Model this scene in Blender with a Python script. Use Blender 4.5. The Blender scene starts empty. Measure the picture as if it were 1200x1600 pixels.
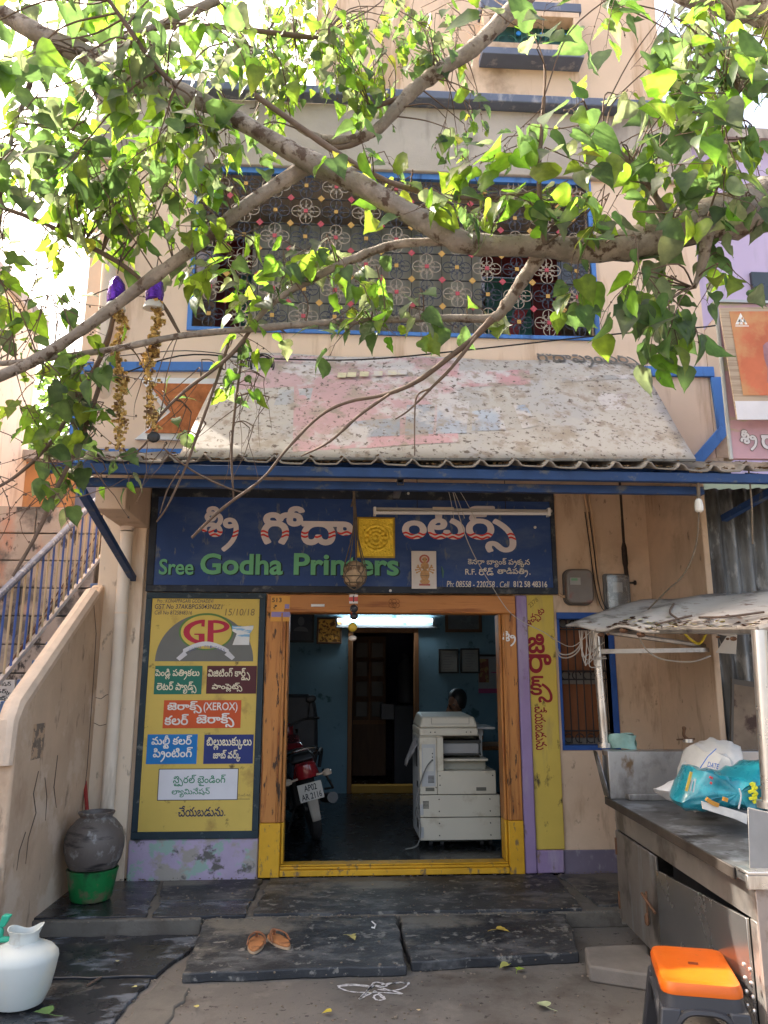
import bpy, math, random
from mathutils import Vector, Matrix
sc = bpy.context.scene
R = math.radians
# ------------------------------------------------------------------ camera
CAM = Vector((0.0, -6.5, 1.5)); YAW, PITCH, FPX = 3.4, 12.3, 1200.0
cd = bpy.data.cameras.new("Camera"); cam = bpy.data.objects.new("Camera", cd)
sc.collection.objects.link(cam)
cam.location = CAM; cam.rotation_euler = (R(90 + PITCH), 0, R(-YAW))
cd.sensor_fit = 'VERTICAL'; cd.sensor_height = 24.0; cd.lens = 24.0 * FPX / 1600.0
cd.clip_start = 0.05; cd.clip_end = 400
sc.camera = cam
# ------------------------------------------------------------------ world, sun, exposure
SUN = Vector((-0.62, 0.36, 0.70)).normalized()
SUN_EL = math.asin(SUN.z); SUN_AZ = math.atan2(SUN.x, SUN.y)
w = bpy.data.worlds.new("World"); sc.world = w; w.use_nodes = True
nt = w.node_tree; bg = nt.nodes['Background']
sky = nt.nodes.new('ShaderNodeTexSky'); sky.sky_type = 'NISHITA'; sky.sun_disc = False
sky.sun_elevation = SUN_EL; sky.sun_rotation = SUN_AZ
sky.dust_density = 7.0; sky.air_density = 0.75; sky.ozone_density = 0.4
warm = nt.nodes.new('ShaderNodeMix'); warm.data_type = 'RGBA'; warm.blend_type = 'MULTIPLY'; warm.inputs[0].default_value = 1.0; warm.inputs[7].default_value = (1.08, 1.0, .88, 1)   # warm tint multiplied into the sky, in place of a white balance
nt.links.new(sky.outputs[0], warm.inputs[6]); nt.links.new(warm.outputs[2], bg.inputs[0]); bg.inputs[1].default_value = 0.13
sl = bpy.data.lights.new("Sun", 'SUN'); sl.energy = 2.4; sl.angle = R(0.6); sl.color = (1, .93, .82)
so = bpy.data.objects.new("Sun", sl); sc.collection.objects.link(so)
so.rotation_euler = SUN.to_track_quat('Z', 'Y').to_euler(); so.location = (-6, 6, 12)
sc.view_settings.view_transform = 'Standard'; sc.view_settings.look = 'None'
sc.view_settings.gamma = 1; sc.view_settings.exposure = 3.0
sc.render.engine = 'CYCLES'; sc.cycles.max_bounces = 7; sc.cycles.diffuse_bounces = 4
rnd = random.Random(7)
# ------------------------------------------------------------------ measured pixels -> points on real planes
CM = cam.rotation_euler.to_matrix()
def ray(px, py): return CM @ Vector(((px - 600) / FPX, (800 - py) / FPX, -1))
def at(px, py, y=0.0):
    r = ray(px, py); return CAM + r * ((y - CAM.y) / r.y)
def atz(px, py, z=0.0):
    r = ray(px, py); return CAM + r * ((z - CAM.z) / r.z)
def atx(px, py, x=0.0):
    r = ray(px, py); return CAM + r * ((x - CAM.x) / r.x)
def hit(px, py, p, n):
    r = ray(px, py); return CAM + r * ((p - CAM).dot(n) / r.dot(n))
# ------------------------------------------------------------------ objects
COL = sc.collection
def tag(o, label=None, cat=None, group=None, kind=None):
    if label: o['label'] = label
    if cat: o['category'] = cat
    if group: o['group'] = group
    if kind: o['kind'] = kind
    return o
def thing(name, label, cat, loc=(0, 0, 0), group=None, rot=(0, 0, 0)):
    o = bpy.data.objects.new(name, None); COL.objects.link(o)
    o.location = loc; o.rotation_euler = rot; o.empty_display_size = .1
    return tag(o, label, cat, group)
def root_loc(p):
    v = Vector((0, 0, 0))
    while p is not None:
        v = v + Vector(p.location); p = p.parent
    return v
class MB:
    """collects shapes and links them as ONE mesh object"""
    def __init__(s): s.v = []; s.f = []; s.mi = []; s.cur = 0; s.cols = None
    def add(s, vs, fs):
        n = len(s.v); s.v += [Vector(p) for p in vs]
        for f in fs: s.f.append([i + n for i in f]); s.mi.append(s.cur)
        return s
    def box(s, a, b, rz=0.0, piv=None):
        x0, x1 = sorted((a[0], b[0])); y0, y1 = sorted((a[1], b[1])); z0, z1 = sorted((a[2], b[2]))
        vs = [Vector(p) for p in ((x0,y0,z0),(x1,y0,z0),(x1,y1,z0),(x0,y1,z0),(x0,y0,z1),(x1,y0,z1),(x1,y1,z1),(x0,y1,z1))]
        if rz:
            c = Vector(piv) if piv else Vector(((x0+x1)/2, (y0+y1)/2, 0)); m = Matrix.Rotation(rz, 3, 'Z')
            vs = [m @ (p - c) + c for p in vs]
        return s.add(vs, [(0,3,2,1),(4,5,6,7),(0,1,5,4),(1,2,6,5),(2,3,7,6),(3,0,4,7)])
    def hexa(s, low, high):
        """eight corners: low ring, high ring"""
        n = len(low)
        return s.add(list(low) + list(high), [tuple(range(n))[::-1], tuple(range(n, 2*n))] + [(i, (i+1) % n, n+(i+1) % n, n+i) for i in range(n)])
    def prism(s, poly, d):
        """a polygon (3-D points) pushed along d"""
        d = Vector(d); return s.hexa([Vector(p) for p in poly], [Vector(p) + d for p in poly])
    def quad(s, *p): return s.add(p, [tuple(range(len(p)))])
    def tube(s, pts, r, n=8, cap=True):
        pts = [Vector(p) for p in pts]; m = len(pts)
        if m < 2: return s
        rs = list(r) if hasattr(r, '__len__') else [r] * m
        t0 = (pts[1] - pts[0]).normalized(); u = t0.orthogonal().normalized(); vs = []
        for i, p in enumerate(pts):
            t = (pts[min(i+1, m-1)] - pts[max(i-1, 0)])
            if t.length < 1e-9: t = t0
            t.normalize(); u = u - t * u.dot(t)
            if u.length < 1e-6: u = t.orthogonal()
            u.normalize(); w_ = t.cross(u)
            for k in range(n):
                a = 2 * math.pi * k / n; vs.append(p + (u * math.cos(a) + w_ * math.sin(a)) * rs[i])
        fs = [(i*n+k, i*n+(k+1) % n, (i+1)*n+(k+1) % n, (i+1)*n+k) for i in range(m-1) for k in range(n)]
        if cap: fs += [tuple(range(n))[::-1], tuple(range((m-1)*n, m*n))]
        return s.add(vs, fs)
    def lathe(s, prof, c=(0, 0, 0), n=24, sx=1.0, sy=1.0, wob=0.0):
        c = Vector(c); m = len(prof); vs = []
        for r, z in prof:
            for k in range(n):
                a = 2*math.pi*k/n; q = r * (1 + wob * math.sin(3*a + z*9))
                vs.append(c + Vector((q*math.cos(a)*sx, q*math.sin(a)*sy, z)))
        fs = [(i*n+k, i*n+(k+1) % n, (i+1)*n+(k+1) % n, (i+1)*n+k) for i in range(m-1) for k in range(n)]
        fs += [tuple(range(n))[::-1], tuple(range((m-1)*n, m*n))]
        return s.add(vs, fs)
    def ring(s, c, r, axis, n=20, t=.005, k=5):
        c = Vector(c); a = Vector(axis).normalized(); u = a.orthogonal().normalized(); w_ = a.cross(u)
        vs = []
        for i in range(n):
            q = 2*math.pi*i/n; d = u*math.cos(q) + w_*math.sin(q)
            for j in range(k):
                p = 2*math.pi*j/k; vs.append(c + d*(r + t*math.cos(p)) + a*(t*math.sin(p)))
        return s.add(vs, [(i*k+j, i*k+(j+1) % k, ((i+1) % n)*k+(j+1) % k, ((i+1) % n)*k+j) for i in range(n) for j in range(k)])
    def disc(s, c, r, axis, h, n=20):
        c = Vector(c); a = Vector(axis).normalized(); return s.tube([c - a*h/2, c + a*h/2], r, n)
    def ball(s, c, r, n=14, m=9):
        c = Vector(c); rx, ry, rz = r if hasattr(r, '__len__') else (r, r, r)
        prof = [(max(.02, math.sin(math.pi*i/m)), -math.cos(math.pi*i/m)) for i in range(m+1)]
        vs = [c + Vector((q*math.cos(2*math.pi*k/n)*rx, q*math.sin(2*math.pi*k/n)*ry, z*rz)) for q, z in prof for k in range(n)]
        fs = [(i*n+k, i*n+(k+1) % n, (i+1)*n+(k+1) % n, (i+1)*n+k) for i in range(m) for k in range(n)]
        return s.add(vs, fs + [tuple(range(n))[::-1], tuple(range(m*n, m*n+n))])
    def grid(s, fn, nu, nv):
        vs = [fn(i/nu, j/nv) for j in range(nv+1) for i in range(nu+1)]
        return s.add(vs, [(j*(nu+1)+i, j*(nu+1)+i+1, (j+1)*(nu+1)+i+1, (j+1)*(nu+1)+i) for j in range(nv) for i in range(nu)])
    def build(s, name, m, parent=None, label=None, cat=None, group=None, kind=None, smooth=35, bevel=0, solid=0, local=False):
        me = bpy.data.meshes.new(name)
        o = bpy.data.objects.new(name, me); COL.objects.link(o)
        if parent is not None:
            o.parent = parent; off = Vector((0, 0, 0)) if local else root_loc(parent)
        elif local: off = Vector((0, 0, 0))
        else:
            n = max(1, len(s.v))
            off = Vector((sum(p.x for p in s.v)/n, sum(p.y for p in s.v)/n, min(p.z for p in s.v)))
            o.location = off
        me.from_pydata([p - off for p in s.v], [], s.f)
        for q in (m if isinstance(m, (list, tuple)) else [m]): me.materials.append(q)
        if any(s.mi): me.polygons.foreach_set('material_index', s.mi)
        if s.cols:
            ca = me.color_attributes.new('tint', 'FLOAT_COLOR', 'POINT')
            ca.data.foreach_set('color', [x for c in s.cols for x in c])
        me.validate(); me.update()
        if smooth:
            me.shade_smooth(); me.set_sharp_from_angle(angle=R(smooth))
        if solid:
            q = o.modifiers.new('s', 'SOLIDIFY'); q.thickness = solid; q.offset = 0
        if bevel:
            q = o.modifiers.new('b', 'BEVEL'); q.width = bevel; q.segments = 2; q.limit_method = 'ANGLE'; q.angle_limit = R(40)
        return tag(o, label, cat, group, kind)
def arc(c, r, a0, a1, n=10, ax='xz', ry=None):
    ry = ry or r; out = []
    for i in range(n+1):
        a = R(a0 + (a1-a0)*i/n); u, v_ = r*math.cos(a), ry*math.sin(a)
        out.append(Vector(c) + (Vector((u, 0, v_)) if ax == 'xz' else Vector((0, u, v_)) if ax == 'yz' else Vector((u, v_, 0))))
    return out
def spline(pts, k=5):
    """Catmull-Rom through the points"""
    P = [Vector(p) for p in pts]; P = [P[0]*2-P[1]] + P + [P[-1]*2-P[-2]]; out = []
    for i in range(1, len(P)-2):
        for j in range(k):
            t = j/k; a, b, c, d = P[i-1], P[i], P[i+1], P[i+2]
            out.append(.5*((2*b)+(c-a)*t+(2*a-5*b+4*c-d)*t*t+(3*b-a-3*c+d)*t**3))
    return out + [P[-2]]
# ------------------------------------------------------------------ materials
def mat(name, col, rough=.8, var=.12, vs=3.0, bump=0.0, bs=60.0, metal=0.0, stains=(), sp=.35, stretch=(1, 1, 1), trans=0.0, emit=0.0, coat=0.0):
    """colour with slow noise in it, optional stains [(colour, scale xyz, low, high)] and fine bump"""
    m = bpy.data.materials.new(name); m.use_nodes = True; t = m.node_tree; b = t.nodes['Principled BSDF']; L = t.links.new
    tc = t.nodes.new('ShaderNodeTexCoord')
    def noise(scale, xyz=(1, 1, 1), det=6, loc=0):
        mp = t.nodes.new('ShaderNodeMapping'); mp.inputs['Scale'].default_value = xyz; mp.inputs['Location'].default_value = (loc, loc*.7, loc*1.3)
        L(tc.outputs['Object'], mp.inputs[0]); n = t.nodes.new('ShaderNodeTexNoise'); n.inputs['Scale'].default_value = scale
        n.inputs['Detail'].default_value = det; n.inputs['Roughness'].default_value = .62; L(mp.outputs[0], n.inputs['Vector']); return n
    n = noise(vs, stretch); cr = t.nodes.new('ShaderNodeValToRGB')
    cr.color_ramp.elements[0].position = .3; cr.color_ramp.elements[1].position = .7
    cr.color_ramp.elements[0].color = [c*(1-var) for c in col] + [1]; cr.color_ramp.elements[1].color = [min(1, c*(1+var)) for c in col] + [1]
    L(n.outputs[0], cr.inputs[0]); out = cr.outputs[0]
    for i, (c2, xyz, lo, hi) in enumerate(stains):
        k = noise(1.0, xyz, 8, 3.1*i+1.7); r2 = t.nodes.new('ShaderNodeMapRange'); r2.inputs[1].default_value = .5+(lo-.5)*.55; r2.inputs[2].default_value = .5+(hi-.5)*.55
        L(k.outputs[0], r2.inputs[0]); mx = t.nodes.new('ShaderNodeMix'); mx.data_type = 'RGBA'; mx.inputs[7].default_value = list(c2) + [1]
        L(r2.outputs[0], mx.inputs[0]); L(out, mx.inputs[6]); out = mx.outputs[2]
    L(out, b.inputs['Base Color'])
    b.inputs['Roughness'].default_value = rough; b.inputs['Metallic'].default_value = metal; b.inputs['Specular IOR Level'].default_value = sp
    if trans: b.inputs['Transmission Weight'].default_value = trans
    if coat: b.inputs['Coat Weight'].default_value = coat
    if emit: b.inputs['Emission Color'].default_value = list(col)+[1]; b.inputs['Emission Strength'].default_value = emit
    if rough > .15 and not emit:
        k = noise(vs*2.3, stretch, 5, 9.0); r2 = t.nodes.new('ShaderNodeMapRange'); r2.inputs[3].default_value = max(0, rough-.12); r2.inputs[4].default_value = min(1, rough+.12)
        L(k.outputs[0], r2.inputs[0]); L(r2.outputs[0], b.inputs['Roughness'])
    if bump:
        k = noise(bs, stretch, 7, 5.0); bp = t.nodes.new('ShaderNodeBump'); bp.inputs['Strength'].default_value = bump; bp.inputs['Distance'].default_value = .012
        L(k.outputs[0], bp.inputs['Height']); L(bp.outputs[0], b.inputs['Normal'])
    return m
DIRT = (.16, .11, .075)
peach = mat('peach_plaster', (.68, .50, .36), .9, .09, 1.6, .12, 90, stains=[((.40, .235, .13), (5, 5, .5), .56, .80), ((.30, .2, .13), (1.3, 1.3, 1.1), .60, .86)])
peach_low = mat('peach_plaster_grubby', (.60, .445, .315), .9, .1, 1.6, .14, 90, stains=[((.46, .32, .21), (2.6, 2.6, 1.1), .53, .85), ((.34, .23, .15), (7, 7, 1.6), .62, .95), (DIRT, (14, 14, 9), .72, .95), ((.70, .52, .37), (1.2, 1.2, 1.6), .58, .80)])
peach_lit = mat('peach_plaster_lit', (.73, .55, .42), .9, .07, 1.4, .1, 80, stains=[((.5, .33, .22), (4, 4, .5), .60, .85)])  # same peach plaster, paler to put the upper wall's light into the colour
cream = mat('cream_paint', (.76, .62, .47), .8, .06, 1.8, .08, 70, stains=[((.56, .40, .28), (5, 5, .7), .58, .85), (DIRT, (9, 9, 4), .70, .9)])
cement = mat('cement_fascia', (.44, .38, .33), .92, .14, 2.0, .2, 70, stains=[((.25, .21, .18), (2.5, 2.5, .7), .54, .8)])
bandblue = mat('blue_band_paint', (.075, .20, .52), .7, .12, 3, .08, 60, stains=[((.04, .09, .24), (7, 7, 1.5), .56, .8)])
slabblue = mat('grey_blue_paint', (.125, .145, .205), .8, .12, 3, .08, 60, stains=[((.3, .3, .33), (9, 9, 3), .60, .8)])
steelblue = mat('blue_steel_paint', (.015, .048, .15), .5, .2, 6, .05, 80, stains=[((.10, .11, .13), (9, 12, 12), .62, .8)])
winblue = mat('blue_window_paint', (.02, .075, .28), .6, .2, 4)
lilac_low = mat('lilac_plinth_paint', (.42, .34, .46), .85, .12, 2.5, .2, 50, stains=[((.30, .42, .36), (5, 5, 6), .55, .62), ((.36, .32, .28), (4, 4, 5), .50, .62), ((.13, .12, .11), (7, 7, 8), .63, .75)])
mauve = mat('mauve_paint', (.29, .205, .36), .75, .1, 3, .08, 60, stains=[((.36, .30, .40), (5, 5, 1.2), .55, .8), (DIRT, (8, 8, 4), .66, .82)])
mauve_dark = mat('dull_mauve_paint', (.165, .14, .19), .85, .14, 3, .1, 60, stains=[((.3, .28, .3), (9, 9, 4), .62, .8)])
pil_yellow = mat('pilaster_yellow_paint', (.56, .41, .08), .8, .09, 2, .08, 70, stains=[((.36, .27, .10), (6, 6, 1), .54, .8), ((.07, .055, .03), (8, 8, 5), .66, .80)])
red_letter = mat('dark_red_lettering', (.24, .012, .02), .7, .15, 8)
wood_orange = mat('orange_door_paint', (.47, .195, .05), .55, .14, 3, .1, 40, stains=[((.27, .085, .02), (22, 22, 1.6), .53, .74), ((.06, .03, .015), (26, 26, 5), .66, .73)], stretch=(3, 3, .5))
wood_orange_h = mat('orange_lintel_paint', (.45, .18, .048), .55, .14, 3, .1, 40, stains=[((.28, .09, .02), (1.6, 22, 22), .53, .74)], stretch=(.5, 3, 3))
wood_yellow = mat('yellow_door_paint', (.62, .33, .018), .5, .14, 5, .1, 40, stains=[((.22, .14, .06), (18, 18, 9), .63, .76)])
darkwood = mat('dark_wood', (.10, .045, .02), .6, .25, 4, .1, 40, stretch=(4, 4, .6))
brownwood = mat('brown_wood', (.20, .085, .03), .55, .2, 4, .1, 40, stretch=(4, 4, .6))
blueroom = mat('blue_room_paint', (.15, .255, .32), .75, .1, 1.6, .06, 60, stains=[((.05, .11, .13), (5, 5, 5), .66, .8)])
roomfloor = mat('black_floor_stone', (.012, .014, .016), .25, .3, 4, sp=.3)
slate = mat('dark_slab_stone', (.034, .036, .040), .50, .35, 2.6, .35, 45, stains=[((.115, .115, .115), (3, 5, 4), .52, .74), ((.018, .020, .025), (2, 2.4, 2), .53, .68), ((.20, .19, .17), (15, 15, 15), .64, .76), ((.16, .145, .12), (1.2, 1.4, 1), .60, .75)])
slate_wet = mat('wet_slab_stone', (.022, .023, .027), .26, .35, 2.6, .2, 40, stains=[((.13, .14, .16), (3, 5, 4), .57, .72), ((.10, .09, .08), (2, 2, 2), .62, .72)])
mortar = mat('mortar_and_concrete', (.135, .12, .10), .95, .18, 5, .35, 60, stains=[((.10, .085, .07), (6, 6, 6), .55, .74)])
ground_m = mat('street_concrete', (.145, .128, .110), .95, .16, 1.5, .35, 45, stains=[((.09, .073, .058), (2.2, 2.2, 2), .52, .8), ((.23, .20, .17), (1.4, 1.4, 1), .60, .85), ((.05, .042, .035), (26, 26, 26), .72, .82)])
metal_grey = mat('worn_stainless_steel', (.46, .43, .40), .42, .16, 3, .05, 30, metal=.85, stains=[((.22, .20, .18), (4, 4, 3), .53, .80), ((.22, .14, .08), (7, 7, 4), .72, .9)])
metal_bright = mat('bright_stainless_steel', (.62, .60, .57), .3, .08, 5, .02, 30, metal=.9, stains=[((.34, .3, .27), (9, 9, 2), .58, .8)])
metal_dark = mat('greasy_counter_steel', (.15, .15, .15), .40, .25, 3, .08, 30, metal=.55, stains=[((.36, .38, .41), (4, 4, 4), .54, .72), ((.045, .04, .035), (5, 5, 5), .57, .72)])
iron = mat('black_iron', (.025, .023, .023), .6, .2, 8)
rust = mat('rusty_iron', (.13, .065, .035), .8, .3, 12, .1, 80)
galv = mat('galvanised_sheet', (.17, .175, .175), .6, .2, 2.5, .05, 40, metal=.35, stains=[((.06, .055, .05), (5, 5, .8), .52, .75), ((.30, .30, .29), (12, 12, 4), .60, .75)])
asb = mat('old_roof_sheet', (.24, .215, .19), .95, .15, 3, .2, 60, stains=[((.17, .14, .12), (3, 3, 3), .53, .75)])
white_dull = mat('old_white_paint', (.68, .66, .62), .6, .06, 4, stains=[((.42, .36, .29), (6, 6, 6), .60, .82)])
paper = mat('white_paper', (.76, .74, .70), .8, .05, 6)
black = mat('black_plastic', (.017, .017, .018), .45, .25, 6)
branch_bark = mat('dark_branch_bark', (.13, .092, .07), .9, .22, 12, .3, 40)
bark = mat('grey_brown_bark', (.225, .19, .16), .9, .22, 9, 1.0, 34, stains=[((.33, .28, .24), (7, 7, 7), .52, .72), ((.09, .06, .045), (14, 14, 14), .58, .70)])
twigm = mat('thin_twig_bark', (.12, .08, .058), .9, .25, 12, .2, 60)
rope_m = mat('grey_jute_rope', (.16, .125, .09), .95, .25, 30, .4, 120)
wire_m = mat('black_cable_sheath', (.018, .017, .018), .6, .2, 10)
wire_w = mat('pale_cable_sheath', (.46, .42, .37), .6, .15, 10)
gold = mat('gold_foil', (.80, .56, .06), .32, .12, 20, .75, 42, metal=.75)
glassy = mat('meter_cover_plastic', (.30, .27, .24), .18, .1, 8, sp=.6, coat=.5)
# ------------------------------------------------------------------ lettering (outlines below are drawn in 1/400 em)
def _curve_mesh(cu):
    o = bpy.data.objects.new('lettering_tmp', cu); COL.objects.link(o)
    bpy.context.view_layer.update()
    dg = bpy.context.evaluated_depsgraph_get(); me = bpy.data.meshes.new_from_object(o.evaluated_get(dg))
    vs = [v.co.copy() for v in me.vertices]; fs = [tuple(p.vertices) for p in me.polygons]
    bpy.data.objects.remove(o); bpy.data.curves.remove(cu); bpy.data.meshes.remove(me)
    return vs, fs
_cache = {}
_glyph = {}
def glyph(g):
    """one glyph: every outer outline is filled on its own, together with the holes inside it"""
    if g in _glyph: return _glyph[g]
    loops = []
    for part in GLYPHS[g].split('|'):
        q = list(map(int, part.split())); x = y = 0; pts = []
        for i in range(0, len(q), 2):
            x += q[i]; y += q[i+1]
            if not pts or pts[-1] != (x/400, y/400): pts.append((x/400, y/400))
        if len(pts) > 3: loops.append(pts)
    area = lambda p: sum(p[i-1][0]*p[i][1]-p[i][0]*p[i-1][1] for i in range(len(p)))/2
    def inside(pt, p):
        c = False
        for i in range(len(p)):
            (x1, y1), (x2, y2) = p[i-1], p[i]
            if (y1 > pt[1]) != (y2 > pt[1]) and pt[0] < x1+(pt[1]-y1)*(x2-x1)/(y2-y1): c = not c
        return c
    sg = max((area(p) for p in loops), key=abs) > 0; outer = [p for p in loops if (area(p) > 0) == sg]; holes = [p for p in loops if (area(p) > 0) != sg]
    vs, fs = [], []
    for j, o in enumerate(outer):
        cu = bpy.data.curves.new('w', 'CURVE'); cu.dimensions = '2D'; cu.fill_mode = 'BOTH'
        for pts in [o]+[h for h in holes if inside(h[0], o) and inside(h[len(h)//2], o)]:
            s_ = cu.splines.new('POLY'); s_.points.add(len(pts)-1); s_.use_cyclic_u = True
            for p, c in zip(s_.points, pts): p.co = (c[0], c[1], 0, 1)
        v2, f2 = _curve_mesh(cu); n = len(vs); vs += [v+Vector((0, 0, .00001*j)) for v in v2]; fs += [tuple(q+n for q in f) for f in f2]
    _glyph[g] = (vs, fs); return _glyph[g]
def word(key, bold=0.0):
    k = (key, bold)
    if k not in _cache:
        vs, fs = [], []
        for i, (g, ox, oy) in enumerate(WORDS[key]):
            gv, gf = glyph(g); n = len(vs); vs += [Vector((v.x+ox/400, v.y+oy/400, v.z+.00003*(i % 3))) for v in gv]; fs += [tuple(q+n for q in f) for f in gf]
        if bold:                       # brush width: the same outline dabbed round a small circle, each dab a hair in front of the last
            V2, F2 = [], []
            for i in range(9):
                a = i*math.pi/4; d = Vector((bold*math.cos(a), bold*math.sin(a), i*.00012)) if i < 8 else Vector((0, 0, .0012))
                n = len(V2); V2 += [v+d for v in vs]; F2 += [tuple(q+n for q in f) for f in fs]
            vs, fs = V2, F2
        _cache[k] = (vs, fs)
    return _cache[k]
def latin(s, bold=0.0, shear=0.0):
    cu = bpy.data.curves.new('t', 'FONT'); cu.body = s; cu.offset = bold; cu.shear = shear; cu.resolution_u = 4
    return _curve_mesh(cu)
def flat_rect(px, y=0.0):
    """photo box (x0,y0,x1,y1) measured on the plane Y=y -> origin, x axis, z axis"""
    x0, y0, x1, y1 = px; a = at(x0, (y0+y1)/2, y); b = at(x1, (y0+y1)/2, y); t = at((x0+x1)/2, y0, y); d = at((x0+x1)/2, y1, y)
    return Vector((a.x, y, d.z)), Vector((b.x-a.x, 0, 0)), Vector((0, 0, t.z-d.z))
def put(mb, geo, frame, rot=0.0):
    """lay a lettering mesh into a frame (origin, u, v)"""
    vs, fs = geo; e = Vector((0, -1, 0))
    if rot:
        c, s_ = math.cos(R(rot)), math.sin(R(rot)); vs = [Vector((v.x*c-v.y*s_, v.x*s_+v.y*c, v.z)) for v in vs]
    x0 = min(v.x for v in vs); x1 = max(v.x for v in vs); y0 = min(v.y for v in vs); y1 = max(v.y for v in vs); o, u, w_ = frame
    mb.add([o + u*((v.x-x0)/(x1-x0)) + w_*((v.y-y0)/(y1-y0)) + e*(v.z*.5) for v in vs], fs)
    return mb
def lines(mb, pts, wd, y):
    """a painted stroke of width wd along points in the XZ plane"""
    pts = [Vector((p[0], 0, p[1])) for p in pts]; vs = []
    for i, p in enumerate(pts):
        t = (pts[min(i+1, len(pts)-1)] - pts[max(i-1, 0)]).normalized(); n = Vector((-t.z, 0, t.x))*wd/2
        for q in (p+n, p-n): vs.append(Vector((q.x, y, q.z)))
    return mb.add(vs, [(2*i, 2*i+1, 2*i+3, 2*i+2) for i in range(len(pts)-1)])
def plate(mb, px, y0, y1):
    o, u, v_ = flat_rect(px, y0); return mb.box((o.x, y0, o.z), (o.x+u.x, y1, o.z+v_.z))
def pxpoly(pts, y): return [at(a, b, y) for a, b in pts]
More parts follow.
